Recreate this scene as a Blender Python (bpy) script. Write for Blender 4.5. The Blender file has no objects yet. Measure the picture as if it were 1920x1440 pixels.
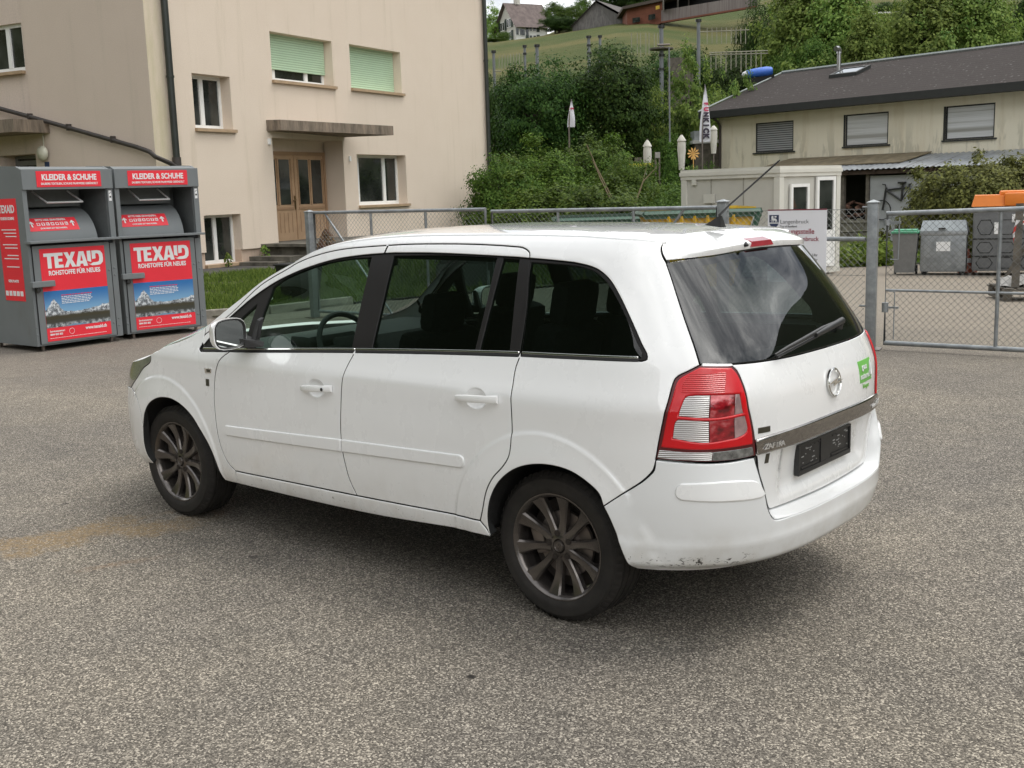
import bpy, bmesh, math, random
import numpy as np
from mathutils import Vector, Matrix, noise
from mathutils.geometry import delaunay_2d_cdt
D=bpy.data; SC=bpy.context.scene; COL=SC.collection
rad=math.radians

# ------------------------------------------------------------ camera
_c=D.cameras.new('camera'); CAM=D.objects.new('camera',_c); COL.objects.link(CAM)
_c.sensor_width=36; _c.lens=2100/1920*36; _c.clip_start=.05; _c.clip_end=3000
_R=Matrix(((-0.76706784,-0.64085354,-0.0302269),(0.08575483,-0.14910763,0.98509544),(-0.63580897,0.75304293,0.16933196)))
CAM.matrix_world=Matrix.Translation((-2.728,4.2925,1.7624)) @ _R.transposed().to_4x4()
SC.camera=CAM

# ------------------------------------------------------------ sky, sun, exposure
SUN_EL=66; SUN_AZ=235      # degrees; azimuth counted from +x towards +y
W=D.worlds.new('World'); SC.world=W; W.use_nodes=True
nt=W.node_tree; nt.nodes.clear()
def N(t,**k):
    n=nt.nodes.new(t)
    for a,b in k.items(): setattr(n,a,b)
    return n
L_=nt.links.new
out=N('ShaderNodeOutputWorld'); bg=N('ShaderNodeBackground'); bg.inputs[1].default_value=.115
sky=N('ShaderNodeTexSky',sky_type='NISHITA',sun_disc=False); sky.sun_elevation=rad(SUN_EL); sky.sun_rotation=rad(90-SUN_AZ)
sky.air_density=1.0; sky.dust_density=2.0; sky.ozone_density=1.0
tc=N('ShaderNodeTexCoord'); sep=N('ShaderNodeSeparateXYZ'); L_(tc.outputs['Generated'],sep.inputs[0])
mz=N('ShaderNodeMath',operation='ABSOLUTE'); L_(sep.outputs[2],mz.inputs[0])
az=N('ShaderNodeMath',operation='ADD'); az.inputs[1].default_value=.22; L_(mz.outputs[0],az.inputs[0])
dx=N('ShaderNodeMath',operation='DIVIDE'); L_(sep.outputs[0],dx.inputs[0]); L_(az.outputs[0],dx.inputs[1])
dy=N('ShaderNodeMath',operation='DIVIDE'); L_(sep.outputs[1],dy.inputs[0]); L_(az.outputs[0],dy.inputs[1])
cv=N('ShaderNodeCombineXYZ'); L_(dx.outputs[0],cv.inputs[0]); L_(dy.outputs[0],cv.inputs[1])
n1=N('ShaderNodeTexNoise'); n1.inputs['Scale'].default_value=1.1; n1.inputs['Detail'].default_value=9; n1.inputs['Roughness'].default_value=.62; n1.inputs['Distortion'].default_value=.5
L_(cv.outputs[0],n1.inputs['Vector'])
r1=N('ShaderNodeValToRGB'); r1.color_ramp.elements[0].position=.36; r1.color_ramp.elements[0].color=(1.3,1.45,1.7,1)
r1.color_ramp.elements[1].position=.66; r1.color_ramp.elements[1].color=(16.0,15.8,15.3,1)
e=r1.color_ramp.elements.new(.50); e.color=(5.4,5.5,5.6,1)
L_(n1.outputs['Fac'],r1.inputs[0])
n2=N('ShaderNodeTexNoise'); n2.inputs['Scale'].default_value=.6; n2.inputs['Detail'].default_value=5; L_(cv.outputs[0],n2.inputs['Vector'])
m2=N('ShaderNodeMapRange'); m2.inputs[1].default_value=.30; m2.inputs[2].default_value=.44; m2.inputs[3].default_value=.55; m2.inputs[4].default_value=.97; L_(n2.outputs['Fac'],m2.inputs[0])
mx=N('ShaderNodeMix',data_type='RGBA'); L_(m2.outputs[0],mx.inputs[0]); L_(sky.outputs[0],mx.inputs[6]); L_(r1.outputs[0],mx.inputs[7])
L_(mx.outputs[2],bg.inputs[0]); L_(bg.outputs[0],out.inputs[0])

_s=D.lights.new('sun','SUN'); _s.energy=.65; _s.angle=rad(24); _s.color=(1,.965,.91)
SUN=D.objects.new('sun',_s); COL.objects.link(SUN)
_d=Vector((math.cos(rad(SUN_EL))*math.cos(rad(SUN_AZ)),math.cos(rad(SUN_EL))*math.sin(rad(SUN_AZ)),math.sin(rad(SUN_EL))))
SUN.rotation_euler=_d.to_track_quat('Z','Y').to_euler()

SC.view_settings.view_transform='Standard'; SC.view_settings.look='None'
SC.view_settings.exposure=1.18; SC.view_settings.gamma=1
SC.render.engine='CYCLES'
SC.cycles.max_bounces=8; SC.cycles.transparent_max_bounces=24; SC.cycles.diffuse_bounces=3; SC.cycles.glossy_bounces=3; SC.cycles.transmission_bounces=4
# ------------------------------------------------------------ helpers
def tag(o,label=None,cat=None,group=None,kind=None):
    if label: o['label']=label
    if cat: o['category']=cat
    if group: o['group']=group
    if kind: o['kind']=kind
    return o
def empty(name,loc=(0,0,0),rz=0,**k):
    o=D.objects.new(name,None); COL.objects.link(o); o.location=loc; o.rotation_euler=(0,0,rz); o.empty_display_size=.3
    return tag(o,**k)
def copy_tree(o,parent=None):
    c=o.copy(); COL.objects.link(c)
    if parent is not None: c.parent=parent
    for ch in [x for x in D.objects if x.parent==o]: copy_tree(ch,c)
    return c
class MB:
    def __init__(s): s.v=[];s.f=[];s.m=[];s.mi=0
    def add(s,V,F):
        b=len(s.v); s.v+= [tuple(map(float,v)) for v in V]; s.f+=[tuple(b+i for i in f) for f in F]; s.m+=[s.mi]*len(F); return s
    def box(s,c,d,R=None,bev=0):
        hx,hy,hz=d[0]/2,d[1]/2,d[2]/2
        if bev>0:
            bm=bmesh.new(); bmesh.ops.create_cube(bm,size=1)
            for v in bm.verts: v.co=Vector((v.co.x*d[0],v.co.y*d[1],v.co.z*d[2]))
            bmesh.ops.bevel(bm,geom=bm.edges[:],offset=bev,segments=2,affect='EDGES',profile=.6)
            V=[v.co.copy() for v in bm.verts]; bm.verts.index_update(); F=[[v.index for v in f.verts] for f in bm.faces]; bm.free()
        else:
            V=[Vector((x*hx,y*hy,z*hz)) for z in(-1,1) for y in(-1,1) for x in(-1,1)]
            F=[(0,2,3,1),(4,5,7,6),(0,1,5,4),(2,6,7,3),(0,4,6,2),(1,3,7,5)]
        if R is not None: V=[R@v for v in V]
        c=Vector(c); return s.add([v+c for v in V],F)
    def span(s,a,b,bev=0):
        a=Vector(a);b=Vector(b); return s.box((a+b)/2,[abs(x) for x in (b-a)],bev=bev)
    def tube(s,pts,r,n=8,cap=True,closed=False):
        P=[Vector(p) for p in pts]; k=len(P); R=r if hasattr(r,'__len__') else [r]*k
        V=[];up=None
        for i,p in enumerate(P):
            t=(P[(i+1)%k]-P[i-1]) if closed else (P[min(i+1,k-1)]-P[max(i-1,0)])
            t.normalize()
            if up is None: up=Vector((0,0,1)) if abs(t.z)<.9 else Vector((1,0,0))
            x=up.cross(t)
            if x.length<1e-6: x=Vector((1,0,0)).cross(t)
            x.normalize(); y=t.cross(x); up=y
            for j in range(n):
                a=2*math.pi*j/n; V.append(p+x*math.cos(a)*R[i]+y*math.sin(a)*R[i])
        F=[]
        for i in range(k if closed else k-1):
            for j in range(n):
                i2=(i+1)%k; F.append((i*n+j,i*n+(j+1)%n,i2*n+(j+1)%n,i2*n+j))
        if cap and not closed: F.append(tuple(range(n))[::-1]); F.append(tuple((k-1)*n+j for j in range(n)))
        return s.add(V,F)
    def lathe(s,prof,n=24,M=None,a0=0,a1=2*math.pi):
        full=abs(a1-a0-2*math.pi)<1e-6; m=n if full else n+1; V=[];F=[]
        for i in range(m):
            a=a0+(a1-a0)*i/n
            for (r,z) in prof:
                v=Vector((r*math.cos(a),r*math.sin(a),z)); V.append(M@v if M is not None else v)
        k=len(prof)
        for i in range(n):
            i2=(i+1)%m
            for j in range(k-1):
                F.append((i*k+j,i2*k+j,i2*k+j+1,i*k+j+1))
        return s.add(V,F)
    def prism(s,poly,h0,h1,M=None):
        # poly: 2D outline in local xy, extruded h0..h1 along z
        k=len(poly); V=[Vector((x,y,h)) for h in(h0,h1) for x,y in poly]
        if M is not None: V=[M@v for v in V]
        F=[tuple(range(k))[::-1],tuple(range(k,2*k))]+[(i,(i+1)%k,k+(i+1)%k,k+i) for i in range(k)]
        return s.add(V,F)
    def quad(s,a,b,c,d): return s.add([a,b,c,d],[(0,1,2,3)])
    def build(s,name,mat,parent=None,smooth=None,**k):
        me=D.meshes.new(name); me.from_pydata(s.v,[],s.f)
        mats=mat if isinstance(mat,(list,tuple)) else [mat]
        for m in mats: me.materials.append(m)
        if len(mats)>1: me.polygons.foreach_set('material_index',s.m)
        me.update()
        if smooth: shade(me,smooth)
        o=D.objects.new(name,me); COL.objects.link(o)
        if parent is not None: o.parent=parent
        return tag(o,**k)
def shade(me,ang):
    bm=bmesh.new(); bm.from_mesh(me)
    for f in bm.faces: f.smooth=True
    for e in bm.edges:
        if len(e.link_faces)==2:
            try: e.smooth=e.calc_face_angle()<rad(ang)
            except Exception: pass
    bm.to_mesh(me); bm.free()
def fixn(o):
    bm=bmesh.new(); bm.from_mesh(o.data); bmesh.ops.recalc_face_normals(bm,faces=bm.faces); bm.to_mesh(o.data); bm.free(); return o
def text(name,s,size,mat,parent,M,bold=0,ext=.001,align='CENTER',sx=1,shear=0,space=1,**k):
    cu=D.curves.new('t','FONT'); cu.body=s; cu.size=size; cu.align_x=align; cu.align_y='CENTER'; cu.offset=bold; cu.extrude=ext; cu.resolution_u=3; cu.shear=shear; cu.space_character=space
    o=D.objects.new('t',cu); COL.objects.link(o); bpy.context.view_layer.update()
    me=D.meshes.new_from_object(o); D.objects.remove(o); D.curves.remove(cu)
    me.transform(Matrix.Diagonal((sx,1,1,1))); me.transform(M)
    me.materials.clear(); me.materials.append(mat)
    t=D.objects.new(name,me); COL.objects.link(t)
    if parent is not None: t.parent=parent
    return tag(t,**k)
def join_meshes(name,objs,mats,parent=None):
    # several meshes -> one, material per source
    V=[];F=[];MI=[]
    for o,mi in objs:
        b=len(V); V+=[v.co.copy() for v in o.data.vertices]
        for p in o.data.polygons: F.append([b+i for i in p.vertices]); MI.append(mi)
        me=o.data; D.objects.remove(o); D.meshes.remove(me)
    me=D.meshes.new(name); me.from_pydata(V,[],F)
    for m in mats: me.materials.append(m)
    me.polygons.foreach_set('material_index',MI)
    o=D.objects.new(name,me); COL.objects.link(o)
    if parent is not None: o.parent=parent
    return o
# ---- materials
class NT:
    def __init__(s,name):
        s.m=D.materials.new(name); s.m.use_nodes=True; s.t=s.m.node_tree; s.b=s.t.nodes['Principled BSDF']; s.o=s.t.nodes['Material Output']; s._tc=None
    def n(s,t,**k):
        n=s.t.nodes.new(t)
        for a,b in k.items(): setattr(n,a,b)
        return n
    def l(s,a,b): s.t.links.new(a,b)
    def co(s,sc=(1,1,1)):
        if s._tc is None: s._tc=s.n('ShaderNodeTexCoord')
        m=s.n('ShaderNodeMapping'); m.inputs['Scale'].default_value=sc; s.l(s._tc.outputs['Object'],m.inputs[0]); return m.outputs[0]
    def noise(s,scale,detail=3,rough=.5,sc=(1,1,1),dist=0):
        n=s.n('ShaderNodeTexNoise'); n.inputs['Scale'].default_value=scale; n.inputs['Detail'].default_value=detail; n.inputs['Roughness'].default_value=rough; n.inputs['Distortion'].default_value=dist
        s.l(s.co(sc),n.inputs['Vector']); return n.outputs['Fac']
    def vor(s,scale,sc=(1,1,1),feat='F1'):
        n=s.n('ShaderNodeTexVoronoi',feature=feat); n.inputs['Scale'].default_value=scale; s.l(s.co(sc),n.inputs['Vector']); return n
    def ramp(s,fac,stops):
        r=s.n('ShaderNodeValToRGB'); e=r.color_ramp.elements
        while len(e)<len(stops): e.new(.5)
        for i,(p,c) in enumerate(stops):
            e[i].position=p; e[i].color=(tuple(c)+(1,))[:4] if hasattr(c,'__len__') else (c,c,c,1)
        s.l(fac,r.inputs[0]); return r.outputs[0]
    def mix(s,f,a,b,mode='MIX'):
        m=s.n('ShaderNodeMix',data_type='RGBA',blend_type=mode)
        for i,x in ((0,f),(6,a),(7,b)):
            if hasattr(x,'is_linked'): s.l(x,m.inputs[i])
            elif i==0: m.inputs[0].default_value=x
            else: m.inputs[i].default_value=(tuple(x)+(1,))[:4]
        return m.outputs[2]
    def math(s,op,a,b=0.,c=None):
        m=s.n('ShaderNodeMath',operation=op)
        for i,x in enumerate((a,b,c)):
            if x is None: continue
            if hasattr(x,'is_linked'): s.l(x,m.inputs[i])
            else: m.inputs[i].default_value=x
        return m.outputs[0]
    def xyz(s):
        s.co(); q=s.n('ShaderNodeSeparateXYZ'); s.l(s._tc.outputs['Object'],q.inputs[0]); return q.outputs
    def rng(s,x,a,b,c=0.,d=1.,smooth=True):
        m=s.n('ShaderNodeMapRange'); m.interpolation_type='SMOOTHSTEP' if smooth else 'LINEAR'
        s.l(x,m.inputs[0]); m.inputs[1].default_value=a; m.inputs[2].default_value=b; m.inputs[3].default_value=c; m.inputs[4].default_value=d; return m.outputs[0]
    def bump(s,h,st=.3,dist=.01):
        b=s.n('ShaderNodeBump'); b.inputs['Strength'].default_value=st; b.inputs['Distance'].default_value=dist; s.l(h,b.inputs['Height']); s.l(b.outputs[0],s.b.inputs['Normal']); return b
    def set(s,**k):
        for a,v in k.items():
            i=s.b.inputs[{'col':'Base Color','rough':'Roughness','metal':'Metallic','coat':'Coat Weight','coatr':'Coat Roughness','spec':'Specular IOR Level','ior':'IOR','trans':'Transmission Weight','alpha':'Alpha','emis':'Emission Color','estr':'Emission Strength','sub':'Subsurface Weight'}[a]]
            if hasattr(v,'is_linked'): s.l(v,i)
            elif hasattr(v,'__len__'): i.default_value=(tuple(v)+(1,))[:4]
            else: i.default_value=v
        return s
def plain(name,col,rough=.6,metal=0,var=.12,nscale=8,bump=0,**k):
    t=NT(name); n=t.noise(nscale,4,.6)
    a=tuple(max(0,c*(1-var)) for c in col); b=tuple(min(1,c*(1+var)) for c in col)
    t.set(col=t.ramp(n,[(.3,a),(.7,b)]),rough=rough,metal=metal,**k)
    if bump: t.bump(t.noise(nscale*12,3,.6),bump,.004)
    return t.m
def rays(*hs): return [Vector(h) for h in hs]
def glassmat(name,tint,refl=1.0,rough=0.0,ior=1.5):
    t=NT(name); t.t.nodes.remove(t.b)
    tr=t.n('ShaderNodeBsdfTransparent'); tr.inputs[0].default_value=tint+(1,)
    gl=t.n('ShaderNodeBsdfGlossy'); gl.inputs['Color'].default_value=(refl,refl,refl,1); gl.inputs['Roughness'].default_value=rough
    g=t.n('ShaderNodeNewGeometry'); vm=t.n('ShaderNodeVectorMath',operation='DOT_PRODUCT'); t.l(g.outputs['Incoming'],vm.inputs[0]); t.l(g.outputs['Normal'],vm.inputs[1])
    c=t.math('ABSOLUTE',vm.outputs['Value']); f0=((ior-1)/(ior+1))**2
    fr=t.math('MULTIPLY_ADD',t.math('POWER',t.math('SUBTRACT',1.,c),5.),1-f0,f0)
    mx=t.n('ShaderNodeMixShader'); t.l(fr,mx.inputs[0]); t.l(tr.outputs[0],mx.inputs[1]); t.l(gl.outputs[0],mx.inputs[2]); t.l(mx.outputs[0],t.o.inputs[0])
    return t.m
import numpy as np
def pchip(xs,ys):
    xs=np.array(xs,float);ys=np.array(ys,float)
    h=np.diff(xs);d=np.diff(ys)/h
    m=np.zeros(len(xs))
    for i in range(1,len(xs)-1):
        if d[i-1]*d[i]>0:
            w1=2*h[i]+h[i-1];w2=h[i]+2*h[i-1]
            m[i]=(w1+w2)/(w1/d[i-1]+w2/d[i])
    m[0]=d[0];m[-1]=d[-1]
    def f(x):
        x=np.asarray(x,float);i=np.clip(np.searchsorted(xs,x)-1,0,len(xs)-2)
        t=(x-xs[i])/h[i]
        lo=t<0;hi=t>1
        tc=np.clip(t,0,1)
        a=(1+2*tc)*(1-tc)**2*ys[i]+tc*(1-tc)**2*h[i]*m[i]+tc**2*(3-2*tc)*ys[i+1]+tc**2*(tc-1)*h[i]*m[i+1]
        return a+np.where(lo,(t)*h[i]*m[0],0)+np.where(hi,(t-1)*h[i]*m[-1],0)
    return f
# half width of the body side by height
_W=pchip([.15,.22,.27,.32,.36,.42,.50,.60,.72,.84,.935,.962,1.0,1.05,1.10,1.20,1.30,1.40,1.48,1.53,1.57,1.60],
         [.770,.815,.845,.868,.877,.884,.891,.896,.895,.890,.8855,.8765,.8595,.838,.818,.774,.730,.686,.648,.620,.585,.53])
_T=pchip([-.6,1.4,1.9,2.3,2.7,2.9,3.05],[1,1,.997,.985,.965,.950,.935])
# rear depth behind the rear axle, and squareness, by height (tailgate surface)
_L=pchip([.15,.30,.45,.60,.70,.80,.96,1.08,1.12,1.30,1.48,1.54,1.60],
         [.780,.790,.798,.805,.815,.830,.820,.780,.760,.640,.500,.45,.40])
_n=pchip([.15,.6,.8,1.1,1.5],[3.6,3.4,3.3,3.75,4.0])
# rear bumper
_LB=pchip([.15,.20,.26,.34,.45,.58,.66,.75],[.75,.79,.82,.845,.860,.860,.845,.82])
_nB=pchip([.15,.3,.5,.7],[2.7,2.9,3.4,3.5])
# front end, ahead of x=2.7
X1=2.70
_LF=pchip([.15,.25,.40,.55,.70,.85,1.0],[.78,.85,.89,.89,.86,.74,.50])
def sm(a,b,x):
    t=np.clip((x-a)/(b-a),0,1);return t*t*(3-2*t)
def flare(x,z):
    o=0
    for cx in (0.,2.703):
        r=np.hypot(x-cx,z-.317)
        low=sm(.18,.34,z)
        k=(sm(.505,.485,r)*.007+sm(.49,.36,r)*.012)
        o=np.maximum(o,k*low)
    return o
def shell(q,z,kind='T'):
    q=np.asarray(q,float);z=np.asarray(z,float)
    q,z=np.broadcast_arrays(q,z)
    W=_W(z)
    L=_L(z); n=_n(z)
    if kind=='B':
        k=sm(-.40,-.80,q); L=L+(_LB(z)-L)*k; n=n+(_nB(z)-n)*k
    # mid
    x=q.copy();y=W*_T(np.clip(q,0,X1))
    # rear
    ph=np.clip(-q,0,np.pi/2)
    c,s=np.cos(ph),np.sin(ph)
    r=(np.abs(c)**n+np.abs(s)**n)**(-1/n)
    xr=-L*r*s;yr=W*r*c
    b=q<0
    x=np.where(b,xr,x);y=np.where(b,yr,y)
    f=q>X1
    ph=np.clip(q-X1,0,np.pi/2);c,s=np.cos(ph),np.sin(ph);nf=2.6
    r=(c**nf+s**nf)**(-1/nf)
    LF=_LF(z)
    x=np.where(f,X1+LF*r*s,x);y=np.where(f,W*_T(X1)*r*c,y)
    o=flare(x,z)
    # push outwards: along y for side
    g=np.where(q<0,np.cos(np.clip(-q,0,np.pi/2)),np.where(f,np.cos(ph),1.))
    y=y+o*g; x=x+np.where(q<0,-o*(1-g),np.where(f,o*(1-g),0))
    return np.stack([x,y,z],-1)
# roof
_ZR=pchip([-.52,-.30,0,.4,.8,1.2,1.5,1.7,1.9,2.2,2.6,2.85],[1.545,1.575,1.595,1.608,1.610,1.598,1.572,1.538,1.470,1.33,1.12,1.0])
# ------------------------------------------------------------ car materials
M={}
def _paint(name,dirt=True):
    t=NT(name); x,y,z=t.xyz()
    c=(.86,.862,.855)
    if dirt:
        n=t.noise(5,6,.65,(1,1,.6)); low=t.rng(z,.62,.25)
        f=t.math('MULTIPLY',low,t.rng(n,.35,.75)); f=t.math('MULTIPLY',f,.42)
        col=t.mix(f,c,(.42,.37,.29))
        n2=t.noise(60,3,.6,(1,1,1)); spk=t.math('MULTIPLY',t.rng(n2,.66,.72),t.rng(z,.50,.30))
        spk=t.math('MULTIPLY',spk,.75)
        col=t.mix(spk,col,(.12,.10,.08))
        n3=t.noise(2.2,4,.6); col=t.mix(t.math('MULTIPLY',t.rng(n3,.4,.7),.02),col,(.62,.58,.50))
        t.b.inputs['Coat IOR'].default_value=1.65
        t.set(col=col,rough=t.rng(n,.2,.9,.26,.30),coat=1.0,coatr=.02)
    else: t.set(col=c,rough=.35,coat=1.0,coatr=.03)
    t.bump(t.noise(3,2,.5),.008,.02)
    return t.m
M['paint']=_paint('white car paint')
# the rear bumper: paint plus black scrapes at its lower corner
t=NT('scuffed white bumper paint'); x,y,z=t.xyz()
low=t.rng(z,.58,.26); n=t.noise(5,6,.65); col=t.mix(t.math('MULTIPLY',t.math('MULTIPLY',low,t.rng(n,.35,.75)),.6),(.79,.80,.80),(.45,.41,.33))
band=t.math('MULTIPLY',t.rng(z,.325,.345),t.rng(z,.385,.365)); side=t.math('MULTIPLY',t.rng(y,.55,.62),t.rng(y,.9,.80))
sc=t.rng(t.noise(26,5,.7,(1,1,1.8),.6),.56,.60); col=t.mix(t.math('MULTIPLY',t.math('MULTIPLY',band,side),sc),col,(.05,.045,.04))
sc2=t.rng(t.noise(90,3,.6),.67,.70); col=t.mix(t.math('MULTIPLY',t.math('MULTIPLY',sc2,t.rng(z,.42,.36)),t.rng(y,.3,.7)),col,(.08,.07,.06))
t.set(col=col,rough=.32,coat=.9,coatr=.06); t.bump(t.noise(4,3,.5),.03,.02); M['bumper']=t.m
M['black_trim']=plain('black satin pillar trim',(.011,.0095,.009),.42,0,.1,20,spec=.3)
M['rubber']=plain('black rubber seal',(.015,.015,.015),.7)
M['gap']=plain('dark inner shell',(.012,.012,.012),.9)
M['chrome']=plain('chrome',(.72,.72,.70),.10,1,.05,10)
t=NT('dull chrome tailgate trim'); t.set(col=t.ramp(t.noise(30,5,.6,(1,1,3)),[(.3,(.30,.285,.27)),(.7,(.46,.44,.42))]),metal=1,rough=.16); M['dullchrome']=t.m
M['glass_front']=glassmat('greenish side glass',(.48,.60,.54))
M['glass_wind']=glassmat('windscreen glass',(.74,.84,.79))
M['glass_tint']=glassmat('dark tinted glass',(.27,.33,.31))
M['glass_rear']=glassmat('rear window glass',(.27,.33,.31),1.0,0,1.85)
def _tyre():
    t=NT('tyre rubber'); t.set(col=t.ramp(t.noise(14,5,.6),[(.3,(.017,.0155,.014)),(.75,(.034,.030,.026))]),rough=.78,spec=.35); t.bump(t.noise(60,3,.6),.15,.004); return t.m
M['tyre']=_tyre()
t=NT('bronze grey alloy'); t.set(col=t.ramp(t.noise(9,5,.6),[(.3,(.098,.086,.078)),(.75,(.155,.138,.127))]),metal=.75,rough=.24,coat=.4,coatr=.2); M['alloy']=t.m
M['alloydark']=plain('dark wheel barrel',(.035,.028,.024),.6,.3)
M['steel']=plain('brake steel',(.22,.19,.17),.45,.8)
M['fabric']=plain('black seat fabric',(.016,.016,.017),.9,0,.3,40,bump=.2)
M['dash']=plain('dark grey dashboard plastic',(.045,.047,.047),.7,0,.15,30,bump=.15)
M['liner']=plain('wheel arch liner',(.02,.019,.018),.9,0,.4,9,bump=.4)
M['headlining']=plain('light grey headlining',(.32,.32,.30),.9)
t=NT('red lamp lens'); t.set(col=t.ramp(t.noise(3,2,.5),[(.3,(.50,.003,.008)),(.7,(.64,.006,.012))]),rough=.22,coat=.45,coatr=.05,spec=.35)
t.set(emis=(.5,.0,.0),estr=0); M['lens_red']=t.m
def _ribs(name,ca,cb,sc,metal=.6):
    t=NT(name); x,y,z=t.xyz()
    w=t.math('SINE',t.math('MULTIPLY',z,sc)); f=t.rng(w,-.2,.6)
    t.set(col=t.mix(f,ca,cb),rough=.18,metal=metal,coat=1,coatr=.03); t.bump(w,.5,.003); return t.m
M['lens_clear']=_ribs('ribbed clear lens',(.33,.31,.30),(.74,.73,.71),840,.45)
M['lens_redrib']=_ribs('ribbed red lens',(.42,.0,.004),(.60,.008,.012),900,.0); M['lens_redrib'].node_tree.nodes['Principled BSDF'].inputs['Coat Weight'].default_value=.3
t=NT('mottled red reflector'); t.set(col=t.ramp(t.noise(24,2,.5,(1,1,1.6)),[(.35,(.13,.006,.010)),(.55,(.40,.012,.022)),(.74,(.60,.16,.17))]),rough=.12,coat=1,coatr=.02,metal=.2); M['lens_bulb']=t.m
M['lens_grey']=plain('pale grey reflector',(.40,.27,.27),.12,.3,.35,22,coat=1.)
M['letter']=plain('bright letter chrome',(.85,.85,.84),.28,.8,.02,10)
M['bonnet']=_paint('white bonnet paint',False); M['bonnet'].node_tree.nodes['Principled BSDF'].inputs['Coat Weight'].default_value=.25; M['bonnet'].node_tree.nodes['Principled BSDF'].inputs['Coat Roughness'].default_value=.3
M['lens_smoke']=plain('smoked lens',(.20,.20,.195),.1,.3,.5,40,coat=1.)
M['lens_head']=plain('headlamp glass',(.25,.25,.225),.12,.3,.2,14,coat=1.)
M['lens_brake']=plain('dull red brake lamp',(.38,.035,.05),.2,0,.15,40,coat=1.)
M['lamp_edge']=plain('dark red lamp edge',(.10,.012,.014),.25)
M['green_st']=plain('green sticker',(.16,.48,.09),.4)
M['white_ink']=plain('white print',(.80,.80,.80),.5,0,.02)
M['green_ink']=plain('green print',(.20,.46,.10),.5)
M['blackplastic']=plain('black plastic',(.022,.022,.022),.45,0,.2,25)
M['darksticker']=plain('dark sticker',(.05,.045,.03),.4)
M['mirrorglass']=plain('mirror glass',(.80,.84,.83),.02,1,.01)
# ------------------------------------------------------------ the car (its own frame: rear axle at the origin, nose towards +x)
PI=math.pi; QF=X1+PI/2
def S(q,z,kind='T',off=0.):
    q=np.asarray(q,float); z=np.asarray(z,float); q,z=np.broadcast_arrays(q,z)
    mr=q<-PI/2; mf=q>QF
    q2=np.where(mr,-PI-q,np.where(mf,2*QF-q,q))
    P=shell(q2,z,kind)
    sg=np.where(mr|mf,-1.,1.)
    P=P*np.stack([np.ones_like(sg),sg,np.ones_like(sg)],-1)
    return P
def SN(q,z,kind='T'):
    e=1e-3; q=np.asarray(q,float); z=np.asarray(z,float)
    a=S(q+e,z,kind)-S(q-e,z,kind); b=S(q,z+e,kind)-S(q,z-e,kind)
    n=np.cross(b,a); n/=np.linalg.norm(n,axis=-1,keepdims=True)+1e-12
    return n
def catmull(P,step=.012,closed=False):
    P=[np.array(p,float) for p in P]
    if len(P)<3:
        n=max(1,int(np.ceil(np.linalg.norm(P[1]-P[0])/step))); return [P[0]+(P[1]-P[0])*i/n for i in range(n+1)]
    out=[]
    E=[2*P[0]-P[1]]+P+[2*P[-1]-P[-2]]
    for i in range(1,len(E)-2):
        p0,p1,p2,p3=E[i-1:i+3]
        d=lambda a,b: max(np.linalg.norm(a-b),1e-6)**.5
        t1=d(p0,p1);t2=t1+d(p1,p2);t3=t2+d(p2,p3)
        n=max(1,int(np.ceil(np.linalg.norm(p2-p1)/step)))
        for k in range(n):
            t=t1+(t2-t1)*k/n
            A1=(t1-t)/t1*p0+t/t1*p1; A2=(t2-t)/(t2-t1)*p1+(t-t1)/(t2-t1)*p2; A3=(t3-t)/(t3-t2)*p2+(t-t2)/(t3-t2)*p3
            B1=(t2-t)/t2*A1+t/t2*A2; B2=(t3-t)/(t3-t1)*A2+(t-t1)/(t3-t1)*A3
            out.append((t2-t)/(t2-t1)*B1+(t-t1)/(t2-t1)*B2)
    out.append(P[-1]); return out
def outline(pieces,step=.012):
    # pieces: list of point lists; inside a piece the line is smooth, between pieces there is a corner
    O=[]
    for p in pieces:
        c=catmull(p,step)
        if O and np.linalg.norm(O[-1]-c[0])<1e-5: c=c[1:]
        O+=c
    if np.linalg.norm(O[0]-O[-1])<1e-5: O=O[:-1]
    else:
        c=catmull([O[-1],O[0]],step); O+=c[1:-1]
    return np.array(O)
def area(P): x,y=P[:,0],P[:,1]; return .5*np.sum(x*np.roll(y,-1)-y*np.roll(x,-1))
def inset(P,g):
    a=np.roll(P,1,0); b=np.roll(P,-1,0); t1=P-a; t2=b-P
    t1/=np.linalg.norm(t1,axis=1,keepdims=True)+1e-12; t2/=np.linalg.norm(t2,axis=1,keepdims=True)+1e-12
    n1=np.stack([-t1[:,1],t1[:,0]],1); n2=np.stack([-t2[:,1],t2[:,0]],1); n=n1+n2
    d=np.linalg.norm(n,axis=1,keepdims=True); n=n/np.maximum(d,1e-6); k=1/np.clip((n*n1).sum(1),.5,1)
    s=1 if area(P)>0 else -1
    return P+s*g*n*k[:,None]
def inside(P,X):
    r=np.zeros(len(X),bool); a=P; b=np.roll(P,-1,0)
    for (x1,y1),(x2,y2) in zip(a,b):
        c=((y1>X[:,1])!=(y2>X[:,1]))&(X[:,0]<(x2-x1)*(X[:,1]-y1)/(y2-y1+1e-15)+x1); r^=c
    return r
def mindist(P,X):
    d=np.full(len(X),1e9)
    for i in range(0,len(P)): d=np.minimum(d,((X-P[i])**2).sum(1))
    return np.sqrt(d)
OBJCAR=[]
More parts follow.
